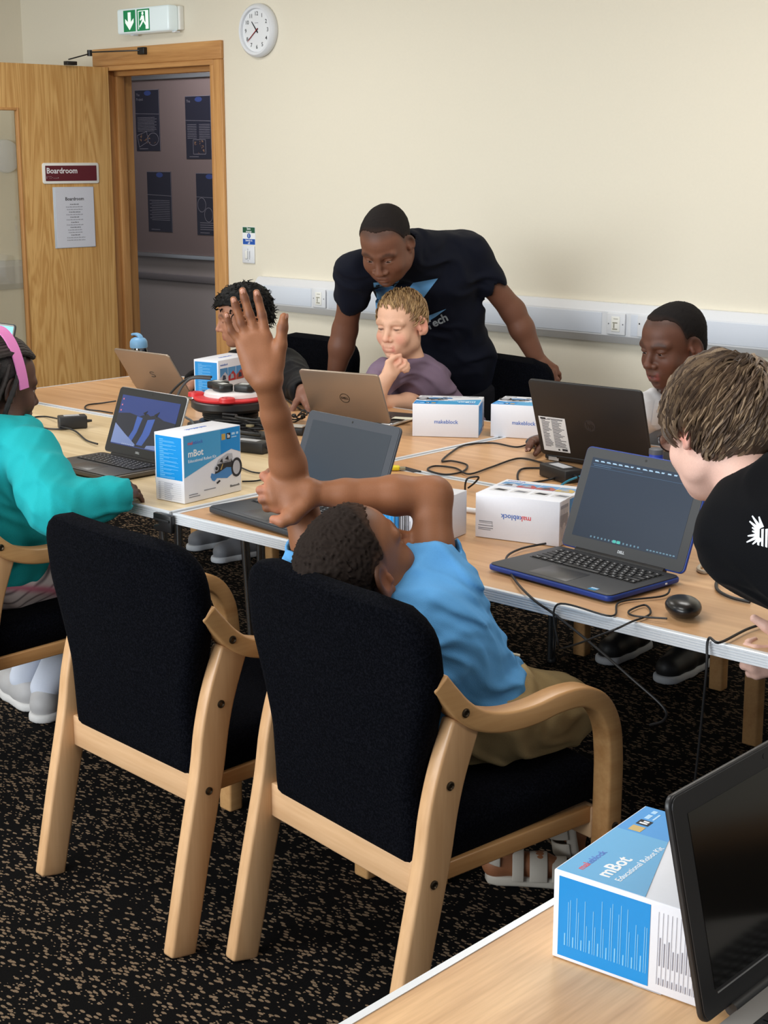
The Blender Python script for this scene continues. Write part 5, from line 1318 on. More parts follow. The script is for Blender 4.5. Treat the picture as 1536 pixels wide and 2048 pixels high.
# raised left hand, back toward the camera
fing = {'pinky': [(-2.1263, 1.9262, 1.2575), (-2.1417, 1.9133, 1.2836), (-2.1450, 1.9093, 1.3024), (-2.1451, 1.9061, 1.3147)],
        'ring': [(-2.1191, 1.9365, 1.2694), (-2.1301, 1.9283, 1.2973), (-2.1391, 1.9236, 1.3306), (-2.1398, 1.9196, 1.3420)],
        'middle': [(-2.1082, 1.9482, 1.2748), (-2.1208, 1.9417, 1.3128), (-2.1288, 1.9373, 1.3442), (-2.1300, 1.9337, 1.3583)],
        'index': [(-2.0945, 1.9596, 1.2712), (-2.1035, 1.9575, 1.3128), (-2.1099, 1.9540, 1.3424), (-2.1101, 1.9507, 1.3547)]}
rad = {'pinky': (.0085, .0076, .0066, .0056), 'ring': (.0095, .0088, .0078, .0066), 'middle': (.0098, .0092, .0082, .0070), 'index': (.0096, .0090, .0080, .0068)}
nl = []; kn = []
tocam = nrm(-np.array((-0.7421, 0.6798, 1.4962)) + np.array((0, 0, 1.6)))
for k, nm in enumerate(('pinky', 'ring', 'middle', 'index')):
    q = [np.array(x, float) for x in fing[nm]]; r = rad[nm]
    S.cap(lerp(WL, ((-2.0973, 1.9335, 1.1963), (-2.0879, 1.9427, 1.1981), (-2.0784, 1.9517, 1.1990), (-2.0710, 1.9590, 1.2009))[k], .75), q[0], .0165, .0118, .016)
    for j in range(3): S.cap(q[j], q[j + 1], r[j] * .97, r[j + 1] * .97, .003 if j else .004)
    d = nrm(q[3] - q[2]); nl.append((q[3] - d * .002, d, tocam, r[3])); kn += [q[1] + tocam * .008, q[2] + tocam * .007]
S.cap((-2.1230, 1.9330, 1.2430), (-2.1083, 1.9350, 1.2064), .0125, .017, .014); S.cap((-2.1106, 1.9442, 1.2336), (-2.0933, 1.9601, 1.2336), .018, .018, .014)
th = [np.array(x, float) for x in ((-2.0746, 1.9654, 1.2225), (-2.0694, 1.9715, 1.2581), (-2.0680, 1.9761, 1.2905), (-2.0653, 1.9778, 1.3102))]
S.chain(th, [.0155, .0118, .0098, .0082], .007); S.cap((-2.0784, 1.9584, 1.2116), (-2.0786, 1.9697, 1.2481), .016, .010, .012)
nl.append((th[3], nrm(th[3] - th[2]), nrm(tocam * .55 + np.array((.737, .676, 0)) * .8), .0080)); kn.append(th[2] + tocam * .009)
# right hand gripping the left elbow
gm = [(-2.1224, 1.9922, 0.9832), (-2.1150, 1.9876, 0.9691), (-2.1096, 1.9875, 0.9530), (-2.1042, 1.9940, 0.9358)]; gp = [(-2.1425, 1.9913, 0.9944), (-2.1397, 1.9788, 0.9688), (-2.1340, 1.9784, 0.9508), (-2.1287, 1.9850, 0.9345)]; ge = [(-2.1709, 2.0342, 0.9920), (-2.1735, 2.0223, 0.9620), (-2.1681, 2.0209, 0.9417), (-2.1597, 2.0234, 0.9253)]; gt = [(-2.1739, 2.0643, 0.9860), (-2.1803, 2.0628, 0.9556), (-2.1763, 2.0600, 0.9351), (-2.1693, 2.0612, 0.9184)]
for k in range(4):
    S.cap(lerp(WR, ((-2.0643, 2.0371, 0.9785), (-2.0609, 2.0309, 0.9711), (-2.0599, 2.0285, 0.9607), (-2.0618, 2.0301, 0.9492))[k], .9), gm[k], .0155, .0115, .016)
    S.cap(gm[k], gp[k], .0098, .0086, .006); S.cap(gp[k], ge[k], .0086, .0078, .005); S.cap(ge[k], gt[k], .0078, .0066, .005); kn.append(np.array(gp[k]) + tocam * .007)
gth = [np.array(x, float) for x in ((-2.0599, 2.0159, 0.9429), (-2.0674, 1.9959, 0.9233), (-2.0803, 1.9814, 0.9149), (-2.0980, 1.9730, 0.9175))]
S.chain(gth, [.017, .0135, .0112, .0088], .008); S.cap((-2.0837, 2.0109, 0.9520), (-2.0751, 1.9981, 0.9307), .018, .014, .014)
nl2 = [(gth[3], nrm(gth[3] - gth[2]), nrm((0, 0, -1) + tocam * .2), .0085)]
# legs
hipR, hipL = (-1.745, 2.24, .525), (-1.865, 2.23, .525); kR, kL = (-1.712, 2.395, .505), (-1.90, 2.42, .50); aR, aL = (-1.955, 2.535, .095), (-1.895, 2.68, .15)
S.chain([pel, hipR, kR], [.08, .065, .05], .02); S.chain([kR, lerp(kR, aR, .35), aR], [.05, .047, .031], .015)
S.chain([pel, hipL, kL], [.08, .065, .05], .02); S.chain([kL, lerp(kL, aL, .35), aL], [.05, .047, .031], .015)
fR = nrm((.78, .62, 0)); S.chain([aR, np.array((-1.963, 2.52, .045)), np.array((-1.963, 2.52, .04)) + fR * .10, np.array((-1.963, 2.52, .032)) + fR * .165], [.030, .031, .030, .020], .015)
fL = nrm((.25, .1, -.95)); S.chain([aL, np.array((-1.905, 2.70, .15)), np.array((-1.90, 2.70, .14)) + fL * .06, np.array((-1.90, 2.70, .135)) + fL * .10], [.030, .030, .028, .018], .015)
v, f = S.mesh(P.h)
sp = H.spots((120, 66, 56), .6, (40, 26, 20), .7, (150, 84, 56), .35) + [(c, .0085, (92, 54, 40), .55) for c in kn]
sp += [(lambda V: np.clip((np.interp(H.loc(V)[:, 1], HL_Y, HL_Z) - H.loc(V)[:, 2] + .012) / -.03 + 1.15, 0, 1) * (np.linalg.norm(H.loc(V) - np.array((0, -.01, .03)), axis=1) < .106) * (H.loc(V)[:, 1] < .075), 0, (62, 42, 32), .75)]
sp += [(x, .020, (196, 130, 104), .5) for x in (gth[3], np.array(gp[0]), np.array(gp[1]))]
body = P.part('body', v, f, [M_SKIN], paint(v, (142, 92, 62), sp))
nails_mesh(body, nl, (206, 152, 130)); nails_mesh(body, nl2, (214, 150, 130))
M_CROP = pigment('cropped_hair', .85, .6, 900, .15)
v, f = hair_cap(H, .0050, .0026, .0030, 300)
l = H.loc(v); fade = np.clip((l[:, 2] - np.interp(l[:, 1], HL_Y, HL_Z)) / .035, 0, 1)[:, None]
P.part('hair', v, f, [M_CROP], lin((70, 49, 37)) * (1 - fade) + lin((34, 26, 22)) * fade)
# T-shirt
ax = nrm(np.array(nb) - np.array(pel)); A = frame3((.99, -.12, 0), ax)
T = Solid()
T.ell(lerp(chest, nb, .28), (.150, .098, .115), A, .03); T.ell(lerp(chest, pel, .25), (.138, .104, .12), A, .04); T.ell(lerp(chest, pel, .85), (.134, .112, .10), A, .04)
T.cap(nb, lerp(nb, SR, .85), .052, .060, .03); T.cap(nb, lerp(nb, SL, .85), .052, .056, .03)
eR = lerp(SR, ER, .30); T.cap(lerp(SR, nb, .15), eR, .058, .064, .03); T.cap(np.array(SR) + np.array((0, .0, -.045)), (-1.7990, 2.1574, 0.7747), .052, .044, .03); T.cap((-1.8328, 2.1599, 0.7925), (-1.8029, 2.1663, 0.7920), .050, .044, .03)
eL = lerp(SL, EL, .30); T.cap(SL, eL, .056, .058, .03)
dR = nrm(np.array(ER) - np.array(SR)); T.cut(-ax, np.array(pel) - ax * .035, .008)
T.cap(eR + dR * .024, eR + dR * .15, .0575, .075, .004, 's'); dL = nrm(np.array(EL) - np.array(SL)); T.cap(eL + dL * .022, eL + dL * .15, .052, .07, .004, 's')
T.cap(nb + ax * .026, H.w((0, -.03, -.03)), .058, .064, .006, 's')
fd = fold_noise([((.3, .5, 1), 95, .5, 1), ((-.6, .3, .9), 70, 2.0, .9), ((.9, -.2, .5), 60, 1.0, .7), ((.5, .2, .8), 170, 1.0, .5), ((-.2, .9, .5), 140, 2.0, .5)], .0062)
v, f = T.mesh(.0036, fd); shirt = P.part('tshirt', v, f, [cloth('sky_blue_cotton', (96, 162, 218))])
# khaki trousers with a drawstring
K = Solid(); K.ell(pel, (.142, .122, .095), A, .03); K.ell(np.array(pel) + np.array((0, .03, -.03)), (.140, .13, .075), None, .03)
K.chain([hipR, lerp(hipR, kR, .6), np.array(kR) + (0, -.0, 0)], [.084, .076, .068], .03); K.chain([hipL, lerp(hipL, kL, .6), kL], [.084, .078, .070], .03)
K.cap(kR, lerp(kR, aR, .12), .067, .062, .02); K.cap(kL, lerp(kL, aL, .16), .069, .064, .02)
K.cut(ax, np.array(pel) + ax * .02, .006); K.cut((0, 0, -1), (0, 0, .452), .004)
fdk = fold_noise([((1, .2, .4), 90, 1.5, 1), ((.2, .6, .9), 110, .2, .8)], .005)
v, f = K.mesh(.004, fdk); P.part('trousers', v, f, [cloth('khaki_cotton', (176, 152, 108), bs=350)])
P.mesh('drawstring', MB().tube(smoothline([(-1.7496, 2.2211, 0.6566), (-1.7315, 2.2260, 0.6636), (-1.7152, 2.2348, 0.6661), (-1.6990, 2.2423, 0.6649)], 5), .0028, 8), plain('cord_cream', (206, 190, 160), .7), smooth=True)
def sandal(heel, fdir, up, L=.205, tilt=0):
    heel = np.array(heel, float); f_ = nrm(fdir); u_ = nrm(np.array(up) - f_ * np.dot(up, f_)); r_ = np.cross(f_, u_)
    M = Matrix(((r_[0], f_[0], u_[0], heel[0]), (r_[1], f_[1], u_[1], heel[1]), (r_[2], f_[2], u_[2], heel[2]), (0, 0, 0, 1)))
    out = [(.0, -.022), (.022, -.016), (.031, .006), (.031, .05), (.034, .10), (.040, .14), (.034, .172), (.016, .190), (-.004, .192), (-.026, .180), (-.037, .15), (-.035, .10), (-.030, .05), (-.030, .006), (-.021, -.016)]
    ms = plain('sandal_grey', (176, 168, 156), .6)
    so = P.mesh('sandal_sole', MB().prism(out, 'z', 0, .024), ms, bevel=.006); so.data.transform(M)
    m1 = MB().sweep([Vector((.037 * math.cos(a), .012 + .036 * math.sin(a), .062 + .006 * math.sin(-a))) for a in [PI * (1.0 + q / 10.0) for q in range(11)]], .022, .005, (0, 0, 1))
    s1 = P.mesh('heel_strap', m1, ms, bevel=.002); s1.data.transform(M)
    for y0, hh, w in ((.052, .062, .026), (.098, .052, .040), (.145, .040, .034)):
        m2 = MB().sweep([Vector((.040 * math.cos(a), y0 - .012 * math.cos(a) * 0, .018 + hh * math.sin(a))) for a in [PI * q / 12.0 for q in range(13)]], w, .005, (0, 1, 0))
        s2 = P.mesh('strap', m2, ms, bevel=.002); s2.data.transform(M)
sandal((-1.966, 2.517, .001), (.78, .62, 0), (0, 0, 1)); sandal((-1.885, 2.685, .205), (.12, .10, -.98), (-.75, -.55, .1))
finish(P)

# ------------------------------------------------------------------ 2. the man leaning over the table
def arm_of(S, a, e, w, r=(.050, .043, .044, .030), k=.02):
    S.chain([a, lerp(a, e, .5), e], [r[0], (r[0] + r[1]) / 2, r[1]], k); S.chain([e, lerp(e, w, .35), w], [r[1], r[2], r[3]], k)
def skin_fade(H, col, st, zs=None, band=.02):
    zl = HL_Z if zs is None else np.array(zs)
    return (lambda V: np.clip((H.loc(V)[:, 2] - np.interp(H.loc(V)[:, 1], HL_Y, zl) + band) / band, 0, 1) * (np.linalg.norm(H.loc(V) - np.array((0, -.01, .03)), axis=1) < .112), 0, col, st)
def crop_hair(P, H, t, dark, edge, hm=.0035, zs=None, noise=.0014, nsc=400):
    v, f = hair_cap(H, t, hm, noise, nsc, zs)
    l = H.loc(v); zl = HL_Z if zs is None else np.array(zs)
    fd_ = np.clip((l[:, 2] - np.interp(l[:, 1], HL_Y, zl)) / .026, 0, 1)[:, None]
    P.part('hair', v, f, [M_CROP], lin(edge) * (1 - fd_) + lin(dark) * fd_)
P = Person('man in a navy T-shirt with pale blue print leaning over the table', (-3.72, 4.66, 0), .0038)
H = Head((-3.6797, 4.0261, 1.3028), (.303, -.727, -.616), (.237, -.568, .788), 1.08)
S = Solid(); H.build(S, jaw=1.2, wide_nose=1.35, lips=1.25, eye=.5, nose=1.05)
nb = np.array((-3.7341, 4.2653, 1.2477)); SR = np.array((-3.8815, 4.0842, 1.1901)); SL = np.array((-3.6657, 4.4652, 1.2414)); ER = np.array((-3.9763, 4.1228, 0.9698)); WR = np.array((-4.0123, 4.1043, 0.7948)); EL = np.array((-3.5719, 4.6242, 1.0314)); WL = np.array((-3.4966, 4.6888, 0.8409))
chest = np.array((-3.8205, 4.3994, 1.1293)); pel = np.array((-3.8173, 4.5722, 0.7845))
S.chain([H.w((0, -.03, -.05)), nb], [.062, .068], .03); S.chain([nb, chest, lerp(chest, pel, .5)], [.08, .09, .07], .04); S.cap(SR, SL, .035, .035, .02)
arm_of(S, SR, ER, WR, (.044, .046, .047, .031)); arm_of(S, SL, EL, WL, (.044, .046, .046, .031))
n1 = finger_set(S, WR, np.array((-.1, -.35, -.55)), np.array((.9, -.3, 0)), np.array((.1, .5, -.6)), 1.08, ((20, 20, 10),) * 4)
n2 = finger_set(S, WL, (np.array((-3.3888, 4.6598, 0.7888)) - WL), np.array((-.2, -.8, -.45)), np.array((-.35, .35, -.85)), 1.08, ((35, 40, 25),) * 4)
hl, hr = pel + np.array((-.09, .02, -.04)), pel + np.array((.09, .05, -.04))
v, f = S.mesh(P.h)
zs_m = [-.055, -.052, -.046, -.03, .012, .032, .030, .038, .060, .080, .090, .096]
sp = H.spots((96, 56, 52), .7, (24, 16, 14), .85, (110, 66, 48), .3) + [skin_fade(H, (60, 42, 35), .7, zs_m)]
sp += [(H.w((x, .089, -.053)), .009, (36, 24, 22), .5) for x in (-.014, 0, .014)] + [(H.w((x, .075 - abs(x) * .5, -.098)), .017, (52, 34, 30), .5) for x in (-.03, -.015, 0, .015, .03)]
sp += [(H.w((0, .084 + .001 * k, .052 + .010 * k)), .004, (78, 50, 40), .3) for k in range(2)]
body = P.part('body', v, f, [M_SKIN], paint(v, (112, 73, 55), sp)); nails_mesh(body, n2, (150, 108, 92))
H.eyes(P.root, (30, 20, 16), .5)
crop_hair(P, H, .0035, (30, 26, 25), (56, 41, 35), .004, zs_m, .0012)
ax = nrm(nb - pel); A = frame3((-.93, -.36, 0), ax)
T = Solid(); T.ell(lerp(chest, nb, .2), (.205, .135, .15), A, .04); T.ell(lerp(chest, pel, .35), (.19, .135, .17), A, .05); T.ell(lerp(chest, pel, .85), (.185, .14, .16), A, .05); T.ell(pel + ax * -.05, (.185, .14, .12), A, .05)
T.cap(nb, SR, .075, .072, .04); T.cap(nb, SL, .075, .074, .04); T.cap(lerp(nb, chest, .3) + np.array((0, .06, .03)), SL + np.array((-.06, .03, .02)), .075, .07, .05)
eR = lerp(SR, ER, .40); eL = lerp(SL, EL, .42); T.cap(SR, eR, .070, .066, .03); T.cap(SL, eL, .072, .066, .03)
dR = nrm(ER - SR); dL = nrm(EL - SL); T.cap(eR + dR * .03, eR + dR * .2, .060, .08, .004, 's'); T.cap(eL + dL * .03, eL + dL * .2, .060, .08, .004, 's')
hbse = np.array(H.w((0, -.05, -.05))); T.cap(nb, lerp(nb, hbse, .45), .085, .078, .03); T.cap(lerp(nb, hbse, .62), hbse + (hbse - nb) * .5, .066, .076, .006, 's'); T.cut(-ax, pel - ax * .12, .01)
fd = fold_noise([((.3, .2, 1), 60, .5, 1), ((-.7, .3, .6), 45, 2.0, .9), ((.8, .4, .3), 80, 1.0, .5)], .0055)
v, f = T.mesh(.0055, fd); navy = cloth('navy_cotton', (17, 20, 32), vary=.08); shirt = P.part('tshirt', v, f, [navy]); bv = bvh_of(v, f)
M_PRT = plain('print_blue', (104, 164, 214), .7); vd = np.array((-0.6595, 0.7595, 1.5090)) - np.array((0, 0, 1.6))
for q in (((-3.8408, 4.1371, 1.1511), (-3.7728, 4.2016, 1.1583), (-3.8133, 4.1397, 1.0796), (-3.8202, 4.1255, 1.0545)), ((-3.7352, 4.2339, 1.1511), (-3.6700, 4.2986, 1.1672), (-3.7034, 4.2427, 1.0867), (-3.7555, 4.2017, 1.1082)), ((-3.7008, 4.2236, 1.0188), (-3.6299, 4.3010, 1.0581), (-3.6538, 4.2701, 1.0295), (-3.6939, 4.2215, 0.9920))):
    gv, gf = grid_poly(q, 12); decal('shirt_print', shirt, gv, gf, vd, bv, M_PRT, (0, 0, 0))
tm = text('shirt_lettering', 'Tech', .044, basis((.737, .676, 0), (0, 0, 1), (0, 0, 0)), plain('print_grey', (150, 160, 165), .7), None, bold=.0012, ext=0)
bm = bmesh.new(); bm.from_mesh(tm.data); bmesh.ops.triangulate(bm, faces=bm.faces); bmesh.ops.subdivide_edges(bm, edges=bm.edges, cuts=1); 
tv = [v_.co.copy() for v_ in bm.verts]; tf = [tuple(x.index for x in q.verts) for q in bm.faces]; bm.free()
r2 = Vector((.737, .676, 0)); c0 = Vector((-3.6747, 4.2385, 0.9902)); ca, sa = math.cos(R(27)), math.sin(R(27))
tw = []
for q in tv:
    a_, b_ = q.dot(r2), q.z; tw.append(c0 + r2 * (a_ * ca - b_ * sa) + Vector((0, 0, 1)) * (a_ * sa + b_ * ca))
decal('shirt_lettering', shirt, tw, tf, vd, bv, tm.data.materials[0], (0, 0, 0)); bpy.data.objects.remove(tm)
K = Solid(); K.ell(pel, (.18, .135, .13), A, .03)
for q, ft in ((hl, (-3.86, 4.62, .09)), (hr, (-3.58, 4.66, .09))): K.chain([q, lerp(q, ft, .5), ft], [.105, .085, .075], .03)
K.cut(ax, pel - ax * .02, .01); K.cut((0, 0, -1), (0, 0, .03), .004)
v, f = K.mesh(.008, fold_noise([((1, .2, .4), 60, 1.5, 1)], .006)); P.part('trousers', v, f, [cloth('black_denim', (24, 25, 30))])
def shoe(P, ankle, d, L, m_up, m_sole, w=.042):
    d = nrm(d); a = np.array(ankle, float); g = np.array((a[0], a[1], 0)); s_ = np.cross(d, (0, 0, 1.0))
    U = Solid(); U.chain([g + d * -.035 + (0, 0, .045), g + d * L * .35 + (0, 0, .048), g + d * L * .72 + (0, 0, .040)], [w * .92, w * .98, w * .92], .02); U.cap(g + (0, 0, .05), g + (0, 0, .10), w * .9, w * .85, .02)
    U.cut((0, 0, -1), (0, 0, .016), .003); U.cut((0, 0, 1), (0, 0, .112), .006)
    v, f = U.mesh(.005); P.part('shoe_upper', v, f, [m_up])
    U = Solid(); U.chain([g + d * -.04 + (0, 0, .012), g + d * L * .35 + (0, 0, .012), g + d * L * .76 + (0, 0, .012)], [w * .98, w * 1.0, w * .98], .02); U.cut((0, 0, 1), (0, 0, .026), .004); U.cut((0, 0, -1), (0, 0, .001), .002)
    v, f = U.mesh(.005); P.part('shoe_sole', v, f, [m_sole])
ms_b = plain('shoe_black', (28, 28, 30), .5); ms_w = plain('sole_white', (196, 200, 206), .6); ms_g = plain('shoe_grey', (120, 122, 128), .6)
for ft in ((-3.86, 4.62, .09), (-3.58, 4.66, .09)): shoe(P, ft, (.1, -1, 0), .25, ms_b, ms_b, .048)
finish(P)
# ------------------------------------------------------------------ 3. boy in the purple T-shirt, chin on hand
def seated_legs(S, pel, rightv, fwd, knee_d=.36, hip=.07, z=.50, foot=None, r=(.075, .062, .05, .036)):
    pel = np.array(pel, float); rv = nrm(rightv); fw = nrm(fwd); out = []
    for sx in (-1, 1):
        h = pel + rv * hip * sx + np.array((0, 0, -.02)); k = h + fw * knee_d + rv * .02 * sx; k[2] = z
        a = (k - fw * .06 if foot is None else np.array(foot[0 if sx < 0 else 1], float)); a = np.array((a[0], a[1], .085))
        S.chain([pel, h, k], [r[0], r[0], r[1]], .03); S.chain([k, lerp(k, a, .4), a], [r[1] * .9, r[2], r[3]], .02); S.cap(a, a + fw * .10 + np.array((0, 0, -.045)), .034, .028, .02); out.append((h, k, a))
    return out
def seated_trousers(P, legs, pel, rgb, name, hm=.008, r=(.09, .078, .066, .055), low=.10, A=None):
    K = Solid(); K.ell(pel, (.14, .13, .10), A, .03)
    for h, k, a in legs: K.chain([h, k], [r[0], r[1]], .03); K.chain([k, lerp(k, a, .5), a], [r[1], r[2], r[3]], .02)
    K.cut((0, 0, -1), (0, 0, low), .004)
    K.cut((0, 0, 1), (0, 0, pel[2] + .06), .006)
    v, f = K.mesh(hm, fold_noise([((1, .3, .5), 70, 1.5, 1)], .004)); return P.part('trousers', v, f, [cloth(name, rgb)])
P = Person('fair-haired boy in a purple T-shirt resting his chin on his hand', (-3.62, 4.40, 0), .0036)
H = Head((-3.6775, 4.1040, 1.0133), (.20, -.97, -.13), (.03, -.14, .99), 1.02, .93)
S = Solid(); H.build(S, jaw=.95, eye=.12, smile=.7, lips=.9, ears=1.12)
nb = np.array((-3.6873, 4.1594, 0.8640)); SR = np.array((-3.7077, 4.0463, 0.8296)); SL = np.array((-3.7178, 4.3302, 0.7879)); ER = np.array((-3.6552, 3.8999, 0.7429)); WR = np.array((-3.6154, 3.9691, 0.8464)); EL = np.array((-3.6591, 4.1951, 0.7188)); WL = np.array((-3.6363, 3.9473, 0.7501))
chest = np.array((-3.7315, 4.2665, 0.7140)); pel = np.array((-3.60, 4.42, .52))
S.chain([H.w((0, -.03, -.05)), nb], [.048, .052], .03); S.chain([nb, chest, lerp(chest, pel, .4)], [.05, .07, .06], .04); S.cap(lerp(SR, chest, .15), lerp(SL, chest, .15), .028, .028, .02)
arm_of(S, SR, ER, WR, (.038, .035, .036, .026)); arm_of(S, SL, EL, WL, (.038, .036, .035, .026))
cu = nrm(np.array((-3.6217, 4.0369, 0.9033)) - WR)
finger_set(S, WR, cu, np.array((-.35, -.55, .5)), np.array((.75, .45, -.25)), .86, ((85, 75, 45),) * 4, thumb=(20, 40, 40), thumb_out=.3)
n2 = finger_set(S, WL, np.array((-.95, -.25, -.08)), np.array((.1, -.5, .8)), np.array((0, -.7, -.6)), .92, ((20, 30, 20),) * 4)
legs = seated_legs(Solid(), pel, (-1, 0, 0), (-.1, -1, 0))
v, f = S.mesh(P.h)
sp = H.spots((206, 118, 110), .8, (160, 116, 84), .5, (232, 140, 122), .45) + [(H.w((x, .094, -.0675)), .004, (226, 216, 208), .5) for x in (-.008, 0, .008)] + [(WR + cu * .07, .03, (232, 150, 132), .4)]
sp += [(H.w((sx * (.031 + q), .0895, .0015)), .0045, (96, 66, 54), .75) for sx in (-1, 1) for q in (-.009, -.003, .003, .009)]
P.part('body', v, f, [M_SKIN], paint(v, (226, 178, 150), sp)); H.eyes(P.root, (70, 90, 110), .8)
M_BLOND = [plain('blond_hair_%d' % k, c, .55, bump=.3, bscale=700) for k, c in enumerate(((150, 118, 78), (172, 140, 96), (124, 96, 64)))]
zs_b = [-.05, -.048, -.04, -.028, .012, .024, .004, .014, .040, .066, .078, .082]
v, f = hair_cap(H, .003, .004, .0010, 300, zs_b); o_ = P.part('hair', v, f, [M_BLOND[0]])
rts = scalp_roots(1000, 11, lambda p: p[2] > np.interp(p[1], HL_Y, zs_b) + .008)
def flow_b(q, t, ph): return (-.35 + .2 * math.sin(ph), .9 if q[1] > -.05 else .1, -.55 if q[1] > -.04 else -1.0)
P.mesh('hair_locks', strands(H, rts, flow_b, lambda p: .034 if p[1] > 0 else .028, .004, .0017, 7, 5, .004, .06), M_BLOND, smooth=True)['kind'] = 'stuff'
ax = nrm(nb - pel); A = frame3((-.95, -.3, 0), ax); T = Solid()
T.ell(lerp(chest, nb, .35), (.140, .098, .12), A, .03); T.ell(lerp(chest, pel, .3), (.140, .10, .14), A, .04); T.ell(lerp(chest, pel, .8), (.125, .105, .12), A, .04)
T.cap(nb, SR, .05, .052, .03); T.cap(nb, SL, .05, .056, .03); eR = lerp(SR, ER, .45); eL = lerp(SL, EL, .62); T.cap(SR, eR, .052, .050, .03); T.cap(SL, eL, .056, .054, .03)
dR = nrm(ER - SR); dL = nrm(EL - SL); T.cap(eR + dR * .024, eR + dR * .15, .045, .06, .004, 's'); T.cap(eL + dL * .026, eL + dL * .15, .048, .06, .004, 's')
T.cap(nb + ax * .040, nb + ax * .12, .050, .060, .006, 's'); T.cut((0, 0, -1), (0, 0, .50), .006)
v, f = T.mesh(.0045, fold_noise([((.5, .2, 1), 90, .5, 1), ((-.7, .3, .8), 75, 2.0, .8), ((.2, .9, .4), 60, 1, .7)], .0045)); P.part('tshirt', v, f, [cloth('purple_cotton', (126, 108, 128))])
P.mesh('collar', MB().tube([nb + ax * .020 + A[0] * (.056 * math.cos(a)) + A[1] * (.058 * math.sin(a)) for a in [2 * PI * k / 24 for k in range(25)]], .0055, 8), cloth('purple_collar', (112, 96, 116)), smooth=True)
seated_trousers(P, legs, pel, (40, 42, 50), 'dark_trousers')
for h_, k_, a_ in legs: shoe(P, a_, (-.1, -1, 0), .2, ms_b, ms_b)
finish(P)
# ------------------------------------------------------------------ 4. curly-haired boy in profile
P = Person('curly black-haired boy in a dark jacket, looking left behind the raised hand', (-4.50, 4.36, 0), .0042)
H = Head((-4.4597, 4.0485, 0.9908), (-.62, -.76, -.20), (-.12, -.15, .98), .95, .93)
S = Solid(); H.build(S, jaw=.95, eye=.3)
nb = np.array((-4.4679, 4.1293, 0.8292)); SR = np.array((-4.4951, 4.0320, 0.7764)); SL = np.array((-4.3195, 4.1432, 0.7952)); EL = np.array((-4.0499, 3.9605, 0.7572)); WL = np.array((-3.8397, 3.7696, 0.7850)); ER = np.array((-4.4503, 3.8855, 0.7114)); WR = np.array((-4.3776, 3.7291, 0.7800))
chest = np.array((-4.5239, 4.2185, 0.6565)); pel = np.array((-4.50, 4.38, .52))
S.chain([H.w((0, -.03, -.05)), nb], [.048, .052], .03); S.chain([nb, chest, lerp(chest, pel, .4)], [.05, .07, .06], .04); S.cap(SR, SL, .04, .04, .03)
arm_of(S, SR, ER, WR, (.042, .035, .036, .026)); arm_of(S, SL, EL, WL, (.042, .035, .036, .026))
WLh = WL; n2 = finger_set(S, WLh, np.array((-3.7508, 3.7355, 0.7520)) - WLh, np.array((-.7, -.5, 0)), np.array((0, -.1, -1)), .95, ((10, 25, 15),) * 4)
finger_set(S, WR, (-.3, -.9, -.2), (.9, -.3, 0), (0, -.2, -1), .9)
legs = seated_legs(Solid(), pel, (-1, 0, 0), (-.1, -1, 0), foot=((-4.52, 4.12, 0), (-4.745, 4.18, 0)))
v, f = S.mesh(P.h); sp = H.spots((168, 96, 84), .7, (40, 28, 24), .8, (196, 128, 104), .3) + [(WL + nrm(np.array((-3.7508, 3.7355, 0.7520)) - WL) * .06, .14, (122, 84, 70), .85)]
body = P.part('body', v, f, [M_SKIN], paint(v, (182, 130, 104), sp)); H.eyes(P.root, (40, 26, 20), .4); nails_mesh(body, n2[:4], (200, 150, 130))
M_BLK = [plain('black_curls_%d' % k, c, .6, spec=.2, bump=.3, bscale=600) for k, c in enumerate(((8, 7, 7), (13, 11, 11), (5, 5, 6)))]
zs_c = [-.06, -.058, -.05, -.04, -.01, -.01, .0, .01, .03, .045, .052, .056]
v, f = hair_cap(H, .022, .005, .005, 130, zs_c); P.part('hair', v, f, [M_BLK[0]])
rts = scalp_roots(330, 21, lambda p: p[2] > np.interp(p[1], HL_Y, zs_c) - .004)
mb = MB(); rnd = random.Random(4); C0 = np.array((0, -.012, .030)); RR = np.array((.078, .100, .090))
for p in rts:
    n_ = (p - C0) / RR; n_ /= np.linalg.norm(n_); a_ = nrm(np.cross(n_, (rnd.uniform(-1, 1), rnd.uniform(-1, 1), rnd.uniform(-1, 1)))); b_ = np.cross(n_, a_); ph = rnd.uniform(0, 6); L = rnd.uniform(.018, .034); rr_ = rnd.uniform(.006, .011); gr = np.array((0, .012 if p[1] > .02 else -.004, -.022)) * rnd.uniform(.2, 1)
    pts = [H.w(p + n_ * (.008 + L * t) + gr * t * t + (a_ * math.cos(ph + 5.5 * t) + b_ * math.sin(ph + 5.5 * t)) * rr_ * (.4 + .6 * t)) for t in [k / 9 for k in range(10)]]
    mb.tube(pts, [.0036 * (1 - .8 * (k / 9) ** 2) for k in range(10)], 5, mi=rnd.randrange(3))
P.mesh('hair_curls', mb, M_BLK, smooth=True)['kind'] = 'stuff'
ax = nrm(nb - pel); A = frame3((-.8, .55, 0), ax); T = Solid()
T.ell(lerp(chest, nb, .35), (.15, .105, .13), A, .03); T.ell(lerp(chest, pel, .3), (.15, .11, .15), A, .04); T.ell(lerp(chest, pel, .8), (.15, .12, .14), A, .04)
T.cap(nb, SR, .06, .062, .03); T.cap(nb, SL, .06, .064, .03); T.chain([SR, ER, lerp(ER, WR, .9)], [.062, .056, .046], .03); T.chain([SL, EL, lerp(EL, WL, .72)], [.066, .060, .046], .03)
d_ = nrm(WL - EL); T.cap(lerp(EL, WL, .84), WL + d_ * .1, .040, .05, .004, 's'); T.cap(nb + ax * .04, H.w((0, -.02, -.03)), .056, .064, .006, 's'); T.cut((0, 0, -1), (0, 0, .46), .006)
